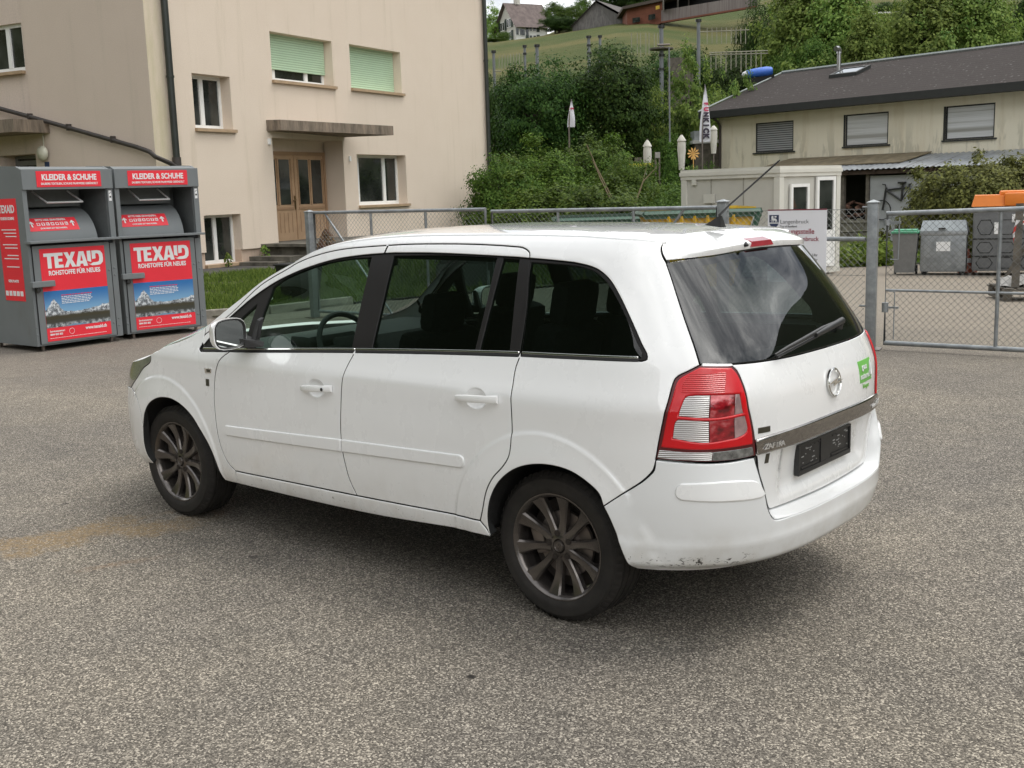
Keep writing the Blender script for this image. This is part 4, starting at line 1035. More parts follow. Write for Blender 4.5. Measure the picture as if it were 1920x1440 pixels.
sheet('asphalt_ground',rangef(-45,12.4,58),rangef(-37.5,45,84),ASPH,0,clip=lambda x,y:not(x>11.4 and y<-6.2) and not(y<-26 and x>10.5))
# meadow / hill
t=NT('meadow grass'); n1=t.noise(.05,5,.6); n2=t.noise(1.3,6,.7); n3=t.noise(14,4,.7,(1,1,1))
c=t.mix(t.rng(n1,.35,.65),(.048,.066,.020),(.125,.105,.044)); c=t.mix(t.math('MULTIPLY',n2,.6),c,(.075,.095,.028)); c=t.mix(1,c,t.ramp(n3,[(.25,(.6,.6,.6)),(.75,(1.35,1.35,1.3))]),'MULTIPLY')
x,y,z=t.xyz(); w=t.n('ShaderNodeTexWave'); w.inputs['Scale'].default_value=.16; w.inputs['Distortion'].default_value=4; w.inputs['Detail'].default_value=3; t.l(t.co((0,0,1.6)),w.inputs['Vector'])
c=t.mix(t.math('MULTIPLY',w.outputs['Fac'],.25),c,(.10,.085,.035)); c=t.mix(t.rng(y,14,24),c,(.022,.032,.014)); c=t.mix(t.math('MULTIPLY',t.rng(x,-4,-12),t.rng(y,-18,-28)),c,(.020,.028,.012))  # out-of-view slopes turned forest-dark to darken the reflections in glass
t.set(col=c,rough=.95,spec=.1); t.bump(n2,.8,.3); MEADOW=t.m
V=[];F=[]; rs=[0,6,12,18,22,25,26,28,30,32,34,36,38,40,43,46,50,55,60,66,72,80,90,100,112,125,140,155,170,185,200,215,228,240,255,270,290,320,360,420,500,620]; na=240
for r in rs:
    for j in range(na):
        a=2*PI*j/na; x=E0.x+r*math.cos(a); y=E0.y+r*math.sin(a); V.append((x,y,height(x,y)-.05 - (0 if r>26 else .03)))
for i in range(len(rs)-1):
    for j in range(na): F.append((i*na+j,i*na+(j+1)%na,(i+1)*na+(j+1)%na,(i+1)*na+j))
m=MB(); m.v=V; m.f=F; m.m=[0]*len(F); m.build('hillside',MEADOW,None,smooth=80,kind='structure')
# grass verge by the flats, its kerb and the strip of old tarmac at the wall
def inpoly(P,x,y):
    c=False
    for i in range(len(P)):
        (x1,y1),(x2,y2)=P[i],P[i-1]
        if (y1>y)!=(y2>y) and x<(x2-x1)*(y-y1)/(y2-y1)+x1: c=not c
    return c
VERGE=[(12.0,-5.2),(11.32,-6.55),(11.25,-8.2),(10.6,-12),(10.2,-20),(15,-30),(20,-30),(19.2,-21),(16.4,-8.0),(16.0,-5.2)]
t=NT('lawn soil'); n2=t.noise(3,6,.7); t.set(col=t.ramp(n2,[(.3,(.035,.040,.014)),(.7,(.085,.085,.035))]),rough=.95); t.bump(t.noise(9,5,.7),.6,.05); SOIL=t.m
sheet('grass_verge',rangef(9.6,20.4,54),rangef(-31,-5,104),SOIL,.035,clip=lambda x,y:inpoly(VERGE,x,y))
k=MB()
pts=[(12.0,-5.2),(11.32,-6.55),(11.25,-8.2)]
for (x0,y0),(x1,y1) in zip(pts,pts[1:]):
    L=math.hypot(x1-x0,y1-y0); a=math.atan2(y1-y0,x1-x0); nseg=max(1,int(L/.95)); 
    for i in range(nseg):
        f=(i+.5)/nseg; k.box((x0+(x1-x0)*f,y0+(y1-y0)*f,.03),(L/nseg-.012,.10,.20),R=Matrix.Rotation(a,3,'Z'),bev=.012)
concrete=plain('weathered concrete',(.27,.25,.21),.9,0,.35,5,bump=.5)
k.build('kerb',concrete,None,kind='structure')
old=plain('old dark tarmac',(.060,.056,.052),.9,0,.35,3,bump=.6)
# local frame of the flats
FO=Vector((16.62,-8.2,0)); FA=rad(-78.2); Fx=Vector((math.cos(FA),math.sin(FA),0)); Fy=Vector((-math.sin(FA),math.cos(FA),0))
def fl_(s,t_,z=0): p=FO+Fx*s+Fy*t_; return (p.x,p.y,z if z is not None else height(p.x,p.y))
m=MB(); V=[];F=[]; ns,nt_=24,4
for i in range(ns+1):
    for j in range(nt_+1):
        s_=-.4+3.6*i/ns; t_=-.05-1.55*j/nt_; p=fl_(s_,t_); wob=.10*noise.noise(Vector((s_*2,0,0))) if j==nt_ else 0
        p=fl_(s_,t_+wob); V.append((p[0],p[1],height(p[0],p[1])+.045))
for i in range(ns):
    for j in range(nt_): F.append((i*(nt_+1)+j,(i+1)*(nt_+1)+j,(i+1)*(nt_+1)+j+1,i*(nt_+1)+j+1))
m.v=V;m.f=F;m.m=[0]*len(F); m.build('path',old,None,smooth=60,kind='structure')
# grass blades
def leafmat(name,ca,cb,tr=.30,rough=.6):
    t=NT(name); t.t.nodes.remove(t.b)
    geo=t.n('ShaderNodeNewGeometry'); r=t.ramp(geo.outputs['Random Per Island'],[(0,ca),(1,cb)])
    oi=t.n('ShaderNodeObjectInfo'); hv=t.n('ShaderNodeHueSaturation'); t.l(r,hv.inputs['Color'])
    t.l(t.rng(oi.outputs['Random'],0,1,.80,1.2,False),hv.inputs['Value']); t.l(t.rng(oi.outputs['Random'],0,1,.485,.515,False),hv.inputs['Hue'])
    d=t.n('ShaderNodeBsdfPrincipled'); d.inputs['Roughness'].default_value=rough; d.inputs['Specular IOR Level'].default_value=.12; t.l(hv.outputs[0],d.inputs['Base Color'])
    tl=t.n('ShaderNodeBsdfTranslucent'); t.l(hv.outputs[0],tl.inputs[0]); m=t.n('ShaderNodeMixShader'); m.inputs[0].default_value=tr
    t.l(d.outputs[0],m.inputs[1]); t.l(tl.outputs[0],m.inputs[2]); t.l(m.outputs[0],t.o.inputs[0]); return t.m
GRASS=leafmat('grass blades',(.060,.105,.018),(.21,.27,.060),.4)
def blades(name,n,test,box,h0,h1,mat,seed=1,dens=None,w=.012,**k):
    rnd=random.Random(seed); V=[];F=[]; c=0
    while c<n:
        x=rnd.uniform(box[0],box[1]); y=rnd.uniform(box[2],box[3])
        if not test(x,y): c+=.2; continue
        q=noise.noise(Vector((x*1.3,y*1.3,seed)))
        if q<-.15 and rnd.random()<.65: c+=.3; continue
        h=rnd.uniform(h0,h1)*(1+.9*max(0,q)); a=rnd.uniform(0,2*PI); l=rnd.uniform(.1,.6)*h; z=height(x,y)+.02; ww=w*rnd.uniform(.7,1.3)
        dx,dy=math.cos(a),math.sin(a); b=rnd.uniform(0,2*PI); lx,ly=math.cos(b)*l,math.sin(b)*l; i=len(V)
        V+=[(x-dx*ww,y-dy*ww,z),(x+dx*ww,y+dy*ww,z),(x+dx*ww*.6+lx*.35,y+dy*ww*.6+ly*.35,z+h*.6),(x-dx*ww*.6+lx*.35,y-dy*ww*.6+ly*.35,z+h*.6),(x+lx,y+ly,z+h)]
        F+=[(i,i+1,i+2,i+3),(i+3,i+2,i+4)]; c+=1
    m=MB(); m.v=V; m.f=F; m.m=[0]*len(F); return m.build(name,mat,None,**k)
def tv(x,y):
    if not inpoly(VERGE,x,y): return False
    p=Vector((x,y,0))-FO; s_=p.dot(Fx); t_=p.dot(Fy); return t_<-1.55 or s_>3.2
blades('grass',30000,tv,(11.0,16.2,-11.5,-5.2),.05,.13,GRASS,1,kind='stuff',label='long uncut grass on the verge beside the beige flats',cat='grass')
blades('grass',16000,lambda x,y:tv(x,y) and y<-11,(10.2,20,-30,-11),.14,.3,GRASS,2,w=.02,kind='stuff',label='long grass behind the chain link gates',cat='grass')
# ------------------------------------------------------------ buildings
def grid_wall(m,L,Z0,Z1,holes,P,rev=.22,x0=0):
    # wall in the plane y=0 of P (x along, z up), facing -y, with rectangular holes and reveals of depth rev
    xs=sorted(set([x0,L]+[h[0] for h in holes]+[h[1] for h in holes])); zs=sorted(set([Z0,Z1]+[h[2] for h in holes]+[h[3] for h in holes]))
    for a,b in zip(xs,xs[1:]):
        for c,d in zip(zs,zs[1:]):
            cx,cz=(a+b)/2,(c+d)/2
            if any(h[0]<cx<h[1] and h[2]<cz<h[3] for h in holes): continue
            m.quad(P(a,0,c),P(b,0,c),P(b,0,d),P(a,0,d))
    for h in holes:
        a,b,c,d=h[:4]; r=h[4] if len(h)>4 else rev
        m.quad(P(a,0,c),P(a,0,d),P(a,r,d),P(a,r,c)); m.quad(P(b,0,d),P(b,0,c),P(b,r,c),P(b,r,d))
        sk=h[5] if len(h)>5 else ''
        if sk!='t': m.quad(P(a,0,d),P(b,0,d),P(b,r,d),P(a,r,d))
        if sk!='b': m.quad(P(b,0,c),P(a,0,c),P(a,r,c),P(b,r,c))
def render_mat(name,ca,cb,stain=(.30,.27,.20),st=.35,grain=55):
    t=NT(name); n=t.noise(1.1,5,.6); x,y,z=t.xyz()
    c=t.mix(n,ca,cb); s=t.noise(3.2,6,.7,(1,1,.07)); s2=t.rng(s,.52,.74)
    c=t.mix(t.math('MULTIPLY',s2,st),c,stain)
    f=t.noise(grain,3,.6); c=t.mix(1,c,t.ramp(f,[(.3,(.93,.93,.93)),(.7,(1.06,1.06,1.06))]),'MULTIPLY')
    t.set(col=c,rough=.92,spec=.2); t.bump(f,.35,.012); return t
_w=render_mat('beige wall render',(.71,.60,.49),(.77,.665,.555),(.54,.46,.34),.45)
# greenish algae on the narrow corner strip and under the eaves
tx,ty,tz=_w.xyz(); al=_w.math('MULTIPLY',_w.rng(tx,.50,.30),_w.rng(ty,.06,.02)); nn=_w.noise(1.5,5,.6,(2,2,.5)); fac=_w.math('MULTIPLY',_w.math('MULTIPLY',al,_w.rng(nn,.25,.75)),.55)
old_=_w.b.inputs['Base Color'].links[0].from_socket; _w.set(col=_w.mix(fac,old_,(.44,.42,.20)))
BEIGE=_w.m
PINK=render_mat('pinkish plinth render',(.52,.39,.30),(.60,.47,.37),(.22,.20,.15),.4).m
ROUGH=render_mat('coarse render',(.60,.50,.43),(.68,.57,.49),(.22,.19,.16),.30,30).m
PVC=plain('white window plastic',(.84,.84,.82),.35,0,.04)
t=NT('window pane'); t.set(col=t.ramp(t.noise(1.5,3,.5),[(.35,(.012,.014,.013)),(.7,(.05,.055,.05))]),rough=.04,spec=.7); PANE=t.m
SILL=plain('tan window sill',(.42,.30,.19),.6)
t=NT('green slatted shutter'); x,y,z=t.xyz(); w=t.math('FRACT',t.math('MULTIPLY',z,1/.052)); t.set(col=t.mix(t.rng(w,.0,.22),(.16,.24,.13),t.mix(t.noise(2,4,.6),(.50,.70,.49),(.60,.79,.58))),rough=.55); t.bump(t.rng(w,0,.5),.6,.02); SHUT=t.m
WOOD=plain('light brown door wood',(.50,.335,.205),.55,0,.12,3)
WOODD=plain('door groove wood',(.38,.24,.14),.6,0,.12,3)
t=NT('stained concrete canopy'); n=t.noise(6,6,.75,(1,1,.16)); n2=t.noise(2.0,4,.6); c=t.ramp(n,[(.3,(.07,.058,.045)),(.5,(.24,.19,.145)),(.72,(.44,.34,.26))]); t.set(col=t.mix(t.math('MULTIPLY',n2,.4),c,(.10,.09,.07)),rough=.95); t.bump(n,.5,.02); CANOPY=t.m
PIPE=plain('dark green downpipe',(.022,.027,.022),.45,0,.2,6)
PIPEB=plain('brown drain pipe',(.050,.042,.038),.5,0,.25,6)
CONC=plain('dark old concrete',(.115,.105,.085),.95,0,.5,4,bump=.6)
FLATS=empty('apartment_building',(FO.x,FO.y,0),FA,label='beige rendered block of flats with green shutters and a brown double door',cat='apartment building')
I3=lambda a,b,c:Vector((a,b,c))
front=lambda a,b,c:Vector((a,b,c))            # front wall: local y=0, faces -y
side=lambda a,b,c:Vector((b,a,c))             # side wall: local x=0 (a runs along +y), faces -x
HF=[(1.18,2.28,.72,1.47,.33,'b'),(1.14,2.24,3.21,4.28,.34),(3.60,5.80,4.32,5.34,.34),(6.49,8.68,4.33,5.35,.34),(3.46,6.02,.72,3.08,.55),(6.56,8.71,1.54,2.77,.34)]
m=MB(); grid_wall(m,13.22,.72,9.2,HF,front); 
# bottom edge of the projecting render
m.quad(front(0,0,.72),front(1.18,0,.72),front(1.18,.06,.72),front(0,.06,.72)); m.quad(front(2.28,0,.72),front(13.22,0,.72),front(13.22,.06,.72),front(2.28,.06,.72))
m.build('front_wall',BEIGE,FLATS)
m=MB(); grid_wall(m,13.20,.0,.72,[(1.18,2.28,.46,.72,.28,'t')],lambda a,b,c:Vector((a,b+.05,c)),x0=.03)
m.build('plinth',PINK,FLATS)
# the cellar window cuts into the render above
HSd=[(3.42,5.2,4.50,5.44,.12)]
m=MB(); grid_wall(m,3.36,.0,9.2,[],side); 
m.build('side_wall',render_mat('shaded beige side render',(.60,.50,.42),(.66,.555,.47),(.45,.40,.32),.25).m,FLATS)  # darker copy of the beige; the side wall's shade is in its colour
m=MB(); P2=lambda a,b,c:Vector((.03+b,a,c)); grid_wall(m,11,.0,9.2,[(3.44,5.3,4.50,5.44,.12),(3.36,4.50,.4,2.83,.5)],P2,x0=3.36); m.build('side_wall',ROUGH,FLATS)
m=MB(); m.quad((13.22,0,0),(13.22,11,0),(13.22,11,9.2),(13.22,0,9.2)); m.quad((13.22,11,0),(0,11,0),(0,11,9.2),(13.22,11,9.2)); m.build('rear_wall',BEIGE,FLATS)
m=MB(); ov=.5
m.add([(-ov,-ov,9.1),(13.72,-ov,9.1),(13.72,5.5,12.2),(-ov,5.5,12.2),(-ov,11.5,9.1),(13.72,11.5,9.1),(-ov,-ov,9.3),(13.72,-ov,9.3),(13.72,5.5,12.4),(-ov,5.5,12.4),(-ov,11.5,9.3),(13.72,11.5,9.3)],[(0,1,2,3),(3,2,5,4),(6,9,8,7),(9,10,11,8),(0,6,7,1),(4,5,11,10),(0,3,9,6),(3,4,10,9),(1,7,8,2),(2,8,11,5)]); m.build('roof',plain('roof tiles',(.12,.07,.05),.85),FLATS)
def window(par,P,a,b,c,d,mull,dep=.14,fw=.07,sill=True,shutter=None,name='window',pan=PANE,frame=PVC,sm_=SILL,so=.07):
    w=MB(); B=lambda x0,x1,y0,y1,z0,z1:w.add([P(x,y,z) for z in(z0,z1) for y in(y0,y1) for x in(x0,x1)],[(0,2,3,1),(4,5,7,6),(0,1,5,4),(2,6,7,3),(0,4,6,2),(1,3,7,5)])
    B(a,a+fw,dep-.05,dep,c,d); B(b-fw,b,dep-.05,dep,c,d); B(a+fw,b-fw,dep-.05,dep,c,c+fw*1.2); B(a+fw,b-fw,dep-.05,dep,d-fw,d)
    for q in mull: B(q-fw*.8,q+fw*.8,dep-.055,dep,c+fw*1.2,d-fw)
    fr=fixn(w.build(name,frame,par))
    g=MB(); g.quad(P(a,dep-.02,c),P(b,dep-.02,c),P(b,dep-.02,d),P(a,dep-.02,d)); g.build('pane',pan,fr)
    if sill:
        w=MB(); B(a-.02,b+.06,-so,dep-.05,c-.065,c-.002); fixn(w.build('sill',sm_,fr))
    if shutter is not None:
        w=MB(); B(a+.01,b-.01,dep-.10,dep-.065,shutter,d-.002); fixn(w.build('roller_shutter',SHUT,fr))
    return fr
window(FLATS,front,1.14,2.24,3.21,4.28,[1.66],dep=.32)
window(FLATS,front,3.60,5.80,4.32,5.34,[3.97,5.13],shutter=4.58,dep=.33)
window(FLATS,front,6.49,8.68,4.33,5.35,[7.2,7.9],shutter=4.34,dep=.33)
window(FLATS,front,6.56,8.71,1.54,2.77,[6.93,8.08],dep=.32)
# cellar window with its deep recess in render and plinth
m=MB(); B=lambda m,x0,x1,y0,y1,z0,z1:m.add([(x,y,z) for z in(z0,z1) for y in(y0,y1) for x in(x0,x1)],[(0,2,3,1),(4,5,7,6),(0,1,5,4),(2,6,7,3),(0,4,6,2),(1,3,7,5)])
window(FLATS,lambda a,b,c:Vector((a,b-.005,c)),1.18,2.28,.46,1.47,[1.72],dep=.29,fw=.06,so=.03,name='window')
window(FLATS,lambda a,b,c:Vector((b+.03,a,c)),3.46,5.3,4.50,5.44,[3.95],dep=.12,fw=.07,so=.10)
# side entrance: door, canopy, lamp, house number, pipe
w=MB(); B(w,.45,.50,3.40,4.46,.4,2.80); sd_=w.build('side_door',PANE,FLATS); w=MB()
for a in ((.40,.46,3.38,3.46,.4,2.8),(.40,.46,4.42,4.5,.4,2.8),(.40,.46,3.46,4.42,2.62,2.72),(.40,.46,3.46,4.42,2.76,2.82)): B(w,*a)
w.build('frame',plain('grey metal frame',(.20,.20,.20),.5),sd_)
w=MB(); B(w,-.85,-.002,2.86,5.2,3.22,3.47); fixn(w.build('canopy',CANOPY,FLATS))
w=MB(); w.lathe([(0,.10),(.09,.085),(.145,.04),(.15,.0)],28,Matrix.Translation((-.06,3.06,2.82))@Matrix.Rotation(-PI/2,4,'Y')); w.tube([(-.02,3.06,2.95),(-.02,3.06,3.22)],.012,6); w.build('wall_lamp',plain('cream lamp glass',(.55,.54,.44),.3),FLATS,smooth=50)
w=MB(); B(w,-.012,-.002,2.97,3.10,2.53,2.65); hn=w.build('number_plate',plain('blue enamel plate',(.03,.05,.12),.3),FLATS)
w=MB(); w.tube([(-.10,6.5,4.35),(-.10,3.36,3.58),(-.10,.35,2.82),(-.14,.0,2.72),(-.16,-.16,2.62),(.20,-.17,2.50),(.44,-.12,2.40)],.045,12)
for a in (1.0,2.2,3.3,4.4): 
    zz=2.82+(a-.35)*.2455; w.box((-.09,a,zz+.02),(.12,.03,.13))
w.build('drain_pipe',PIPEB,FLATS,smooth=50)
def pipe(x,y,z0,z1,r=.05,brk=()):
    w=MB(); w.tube([(x,y,z0),(x,y,z1)],r,14)
    for q in brk: w.tube([(x,y,q-.02),(x,y,q+.02)],r+.012,14)
    w.build('downpipe',PIPE,FLATS,smooth=50)
pipe(.45,-.10,.3,9.1,.068,(1.2,2.5,4.15,6.5)); pipe(13.0,-.09,.2,9.1,.06,(2.2,5.5))
w=MB(); w.tube([(.45,-.10,2.34),(.45,-.10,2.62)],.085,14); w.build('pipe_joint',PIPEB,FLATS,smooth=50)
# canopy, double door, landing and steps
w=MB(); w.add([front(a,b,c) for a,b,c in [(3.30,-.002,3.22),(3.34,-.36,3.22),(6.12,-1.40,3.14),(6.12,-.002,3.16),(3.30,-.002,3.45),(3.34,-.36,3.44),(6.12,-1.40,3.35),(6.12,-.002,3.39)]],[(0,3,2,1),(4,5,6,7),(0,1,5,4),(1,2,6,5),(2,3,7,6),(3,0,4,7)]); fixn(w.build('canopy',CANOPY,FLATS))
DR=MB(); B(DR,3.60,5.92,.50,.55,.80,2.82); dr=DR.build('front_door',WOOD,FLATS)
w=MB(); w.quad((3.46,.56,2.82),(6.02,.56,2.82),(6.02,.56,3.08),(3.46,.56,3.08)); w.quad((3.46,.56,.72),(3.60,.56,.72),(3.60,.56,3.0),(3.46,.56,3.0)); w.quad((5.92,.56,.72),(6.02,.56,.72),(6.02,.56,3.0),(5.92,.56,3.0)); w.build('door_surround',BEIGE,FLATS)
w=MB(); 
for a in (3.60,4.78):
    for q in (.13,.62): B(w,a+q,a+q+.36,.488,.498,1.62,2.64)
w.m=[0]*len(w.f); pa=w.build('pane',PANE,dr)
w=MB()
for a in (3.60,4.78):
    for i in range(7): B(w,a+.12+i*.145,a+.132+i*.145,.490,.499,.98,1.44)
    for q in (.09,.535,1.02): B(w,a+q,a+q+.035,.480,.50,1.60,2.66)
    B(w,a+.08,a+1.06,.482,.50,1.50,1.56)
B(w,4.745,4.765,.485,.50,.82,2.80); B(w,3.60,3.66,.47,.50,.8,2.82); B(w,5.86,5.92,.47,.50,.8,2.82); B(w,3.66,5.86,.47,.50,2.74,2.82)
w.build('moulding',WOODD,dr)
w=MB(); w.tube([(4.72,.47,1.72),(4.72,.44,1.72),(4.60,.44,1.70)],.012,6); B(w,4.70,4.74,.478,.49,1.50,1.82); w.build('handle',plain('brass',(.25,.17,.08),.35,.9),dr)
w=MB(); B(w,3.02,6.6,-1.25,.5,.0,.74); B(w,2.86,6.65,-1.30,.5,.74,.80); fixn(w.build('landing',CONC,FLATS)); 
w=MB(); B(w,2.40,3.02,-1.15,-.05,.0,.56); fixn(w.build('step',CONC,FLATS)); w=MB(); B(w,1.98+.1,2.40,-1.10,-.05,.0,.46); fixn(w.build('step',CONC,FLATS))
w=MB(); B(w,3.30,3.36,-.05,-.002,2.93,3.06); w.build('bell_box',PVC,FLATS); w=MB(); B(w,6.23,6.30,-.03,-.002,2.60,2.72); w.build('bell_box',PVC,FLATS)
# dead ground plants at the wall
LEAFB=leafmat('reddish shrub leaves',(.10,.045,.030),(.20,.13,.07))
# ------------------------------------------------------------ clothes containers
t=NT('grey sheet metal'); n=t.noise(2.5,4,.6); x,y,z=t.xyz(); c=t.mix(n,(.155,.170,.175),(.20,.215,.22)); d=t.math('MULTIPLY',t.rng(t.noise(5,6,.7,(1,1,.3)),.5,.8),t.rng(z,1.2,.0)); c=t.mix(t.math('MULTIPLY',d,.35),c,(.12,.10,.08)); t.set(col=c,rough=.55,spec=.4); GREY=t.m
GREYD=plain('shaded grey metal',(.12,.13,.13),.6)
RED=plain('red sign foil',(.82,.035,.055),.45,0,.05,2)
WH=M['white_ink']
t=NT('mountain picture'); x,y,z=t.xyz()
# z runs .28 (bottom) .. .73 (top) over the picture, x runs along its width .13 .. 1.01
u=t.math('DIVIDE',t.math('SUBTRACT',x,.13),.88); v=t.math('DIVIDE',t.math('SUBTRACT',z,.28),.45)
vv=t.math('ABSOLUTE',t.math('SUBTRACT',v,.22)); vr=t.math('ADD',t.math('MULTIPLY',vv,1.0),.0)
pk=t.math('MAXIMUM',t.math('SUBTRACT',.56,t.math('MULTIPLY',t.math('ABSOLUTE',t.math('SUBTRACT',u,.14)),2.3)),t.math('ADD',.17,t.math('MULTIPLY',t.math('ABSOLUTE',t.math('SUBTRACT',u,.45)),.27)))
pk=t.math('ADD',pk,t.math('MULTIPLY',t.math('SUBTRACT',t.noise(9,6,.75),.5),.22))
mt=t.rng(t.math('SUBTRACT',pk,vr),0,.015)
sky_=t.mix(t.rng(v,.3,1.),(.22,.42,.62),(.030,.16,.42))
rock=t.ramp(t.noise(22,5,.75),[(.40,(.06,.065,.07)),(.5,(.30,.33,.36)),(.58,(.75,.78,.80))])
low=t.mix(t.rng(vr,.17,.07),rock,(.055,.050,.030)); c=t.mix(mt,sky_,low)
c=t.mix(t.rng(v,.23,.21),c,t.mix(.35,c,(.05,.06,.06))); t.set(col=c,rough=.4); PICT=t.m
def put(P,M4):
    P.v=[tuple(M4@Vector(v)) for v in P.v]; return P
def clothes_bin(name,loc,ang,label,w=1.19,front=True):
    r=empty(name,loc,ang,label=label,cat='clothes container',group='textile collection containers')
    d=1.15; H=2.20; zb=.07; wl=.055
    b=MB()
    # side walls with sloping top rear, top, back, lower front
    sp=[(0,zb),(0,H-.30),(0,H),(.10,H+.035),(.45,H+.05),(d,H-.10),(d,zb)]
    for x0 in (0,w-.03): b.prism(sp,x0,x0+.03,Matrix(((0,0,1,0),(1,0,0,0),(0,1,0,0),(0,0,0,1))))
    B=lambda m,x0,x1,y0,y1,z0,z1,bev=0:m.span((x0,y0,z0),(x1,y1,z1),bev=bev)
    B(b,.03,w-.03,d-.03,d,zb,H-.12); B(b,.03,w-.03,.0,.012,zb,1.27); B(b,.03,w-.03,.012,d-.03,zb,zb+.03)
    b.add([(.03,.0,H),(w-.03,0,H),(w-.03,.10,H+.03),(.03,.10,H+.03),(.03,.45,H+.045),(w-.03,.45,H+.045),(.03,d,H-.105),(w-.03,d,H-.105)],[(0,1,2,3),(3,2,5,4),(4,5,7,6)])
    b.build('body',GREY,r,smooth=30)
    m=MB(); B(m,-.012,w+.012,-.045,.01,H-.245,H-.0,.006); B(m,-.012,.045,-.02,.005,1.34,H-.245); B(m,w-.06,w+.012,-.02,.005,1.34,H-.245); m.build('head_panel',GREY,r)
    m=MB(); B(m,-.02,w+.02,-.11,.03,1.315,1.345,.006); m.build('shelf',GREY,r)
    # recess and drum
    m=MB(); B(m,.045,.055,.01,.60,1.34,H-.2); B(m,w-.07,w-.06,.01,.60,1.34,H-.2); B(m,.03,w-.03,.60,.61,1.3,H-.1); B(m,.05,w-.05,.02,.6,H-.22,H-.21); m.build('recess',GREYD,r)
    m=MB(); pr=[]; 
    V=[];F=[]; n=14
    for i in range(n+1):
        a=rad(8+84*i/n); V+=[(.06,.50-.44*math.cos(a),1.27+.46*math.sin(a)),(w-.20,.50-.44*math.cos(a),1.27+.46*math.sin(a))]
    F=[(2*i,2*i+1,2*i+3,2*i+2) for i in range(n)]; m.add(V,F)
    m.add([(w-.20,.50,1.27)]+[V[2*i+1] for i in range(n+1)],[(0,i+1,i+2) for i in range(n)]); dr_=m.build('drum',GREY,r,smooth=40)
    m=MB(); m.box((w-.235,.115,1.43),(.05,.03,.02)); m.build('latch',M['blackplastic'],dr_)
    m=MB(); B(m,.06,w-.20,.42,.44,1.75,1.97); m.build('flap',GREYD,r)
    m=MB(); m.tube([(.30,.30,1.94),(.34,.06,1.80),(w-.37,.06,1.80),(w-.42,.30,1.94)],.012,6); m.build('flap_handle',plain('bright steel',(.66,.67,.67),.4,.3),r)
    # door
    m=MB(); B(m,.045,w-.10,-.016,.0,zb+.02,1.285,.004); dpr=m.build('door',GREY,r)
    m=MB(); B(m,.037,.043,-.0175,.0,zb+.02,1.29); B(m,.045,w-.10,-.0175,-.0,1.287,1.293); B(m,w-.098,w-.092,-.0175,0,zb+.02,1.29); m.build('door_gap',M['gap'],dpr)
    m=MB(); B(m,-.03,.265,-.085,-.018,.79,.862,.008); m.build('handle',GREY,dpr); m=MB(); m.tube([(.05,-.055,.79),(.05,-.055,.73)],.022,10); m.box((.05,-.05,.755),(.05,.05,.03)); m.build('padlock',M['blackplastic'],dpr)
    for (px_,pz) in ((w-.045,.95),(w-.045,.86),(w-.045,.30),(w-.045,.21),(.015,.30),(.015,.21),(w-.13,.93),(w-.13,.25)):
        q=MB(); q.lathe([(0,.008),(.012,.004),(.014,0)],10,Matrix.Translation((px_,-.001 if px_!=w-.13 else -.017,pz))@Matrix.Rotation(PI/2,4,'X')); q.build('rivet',GREY,r)
    for (lx,ly) in ((.10,.06),(w-.14,.06),(.10,d-.1),(w-.14,d-.1)):
        q=MB(); B(q,lx-.015,lx+.015,ly-.015,ly+.015,0,zb+.01); B(q,lx-.05,lx+.05,ly-.05,ly+.05,0,.008); q.build('leg',M['steel'],r)
    FM=lambda x,z,o:Matrix.Translation((x,-o,z))@Matrix.Rotation(PI/2,4,'X')
    # signs
    sx=w/1.19
    m=MB(); B(m,.17*sx,1.035*sx,-.050,-.046,1.985,2.175); sg=m.build('top_sign',RED,r)
    text('lettering','KLEIDER & SCHUHE',.098,WH,sg,FM(.605*sx,2.098,.0515),bold=.0032,sx=.86*sx)
    text('lettering','SAUBERE TEXTILIEN, SCHUHE PAARWEISE GEBÜNDELT',.036,WH,sg,FM(.605*sx,2.023,.0515),bold=.0008,sx=.86*sx)
    # drum sign follows the drum
    V=[];F=[]; n=8
    def dp(x,f,o=0): a=rad(24+24*f); return (x,.50-(.443+o)*math.cos(a),1.27+(.463+o)*math.sin(a))
    for i in range(n+1): V+=[dp(.09*sx,i/n),dp(.77*sx,i/n)]
    m=MB(); m.add(V,[(2*i,2*i+1,2*i+3,2*i+2) for i in range(n)]); ds=m.build('drum_sign',RED,r)
    def DM(x,f):
        p=Vector(dp(x,f,.004)); a=rad(24+24*f); nrm=Vector((0,-math.cos(a),math.sin(a))).normalized(); xr=Vector((1,0,0)); yu=nrm.cross(xr)
        q=Matrix((xr,yu,nrm)).transposed().to_4x4(); q.translation=p; return q
    text('lettering','BITTE HIER EINWERFEN.',.042,WH,ds,DM(.43*sx,.80),bold=.001,sx=.9*sx); text('lettering','SÄCKE IMMER GUT VERSCHLIESSEN.',.026,WH,ds,DM(.43*sx,.16),bold=.0006,sx=.85*sx)
    for i in range(7):
        q=MB(); q.box((0,0,0),(.042,.042,.002)); put(q,DM((.245+.062*i)*sx,.48)); q.build('pictogram',WH,ds)
        q=MB(); kk=i%4
        if kk==0: q.prism([(-.012,-.014),(.012,-.014),(.014,.014),(.002,.014),(0,0),(-.002,.014),(-.014,.014)],.0012,.002)
        elif kk==1: q.prism([(-.008,-.016),(.008,-.016),(.008,.006),(.015,.004),(.010,.015),(-.010,.015),(-.015,.004),(-.008,.006)],.0012,.002)
        elif kk==2: q.prism([(-.015,-.008),(.015,-.008),(.015,.0),(.004,.004),(-.002,.010),(-.015,.008)],.0012,.002)
        else: q.prism([(-.013,-.012),(.013,-.012),(.010,.010),(-.010,.010)],.0012,.002)
        put(q,DM((.245+.062*i)*sx,.48)); q.build('pictogram',RED,ds)
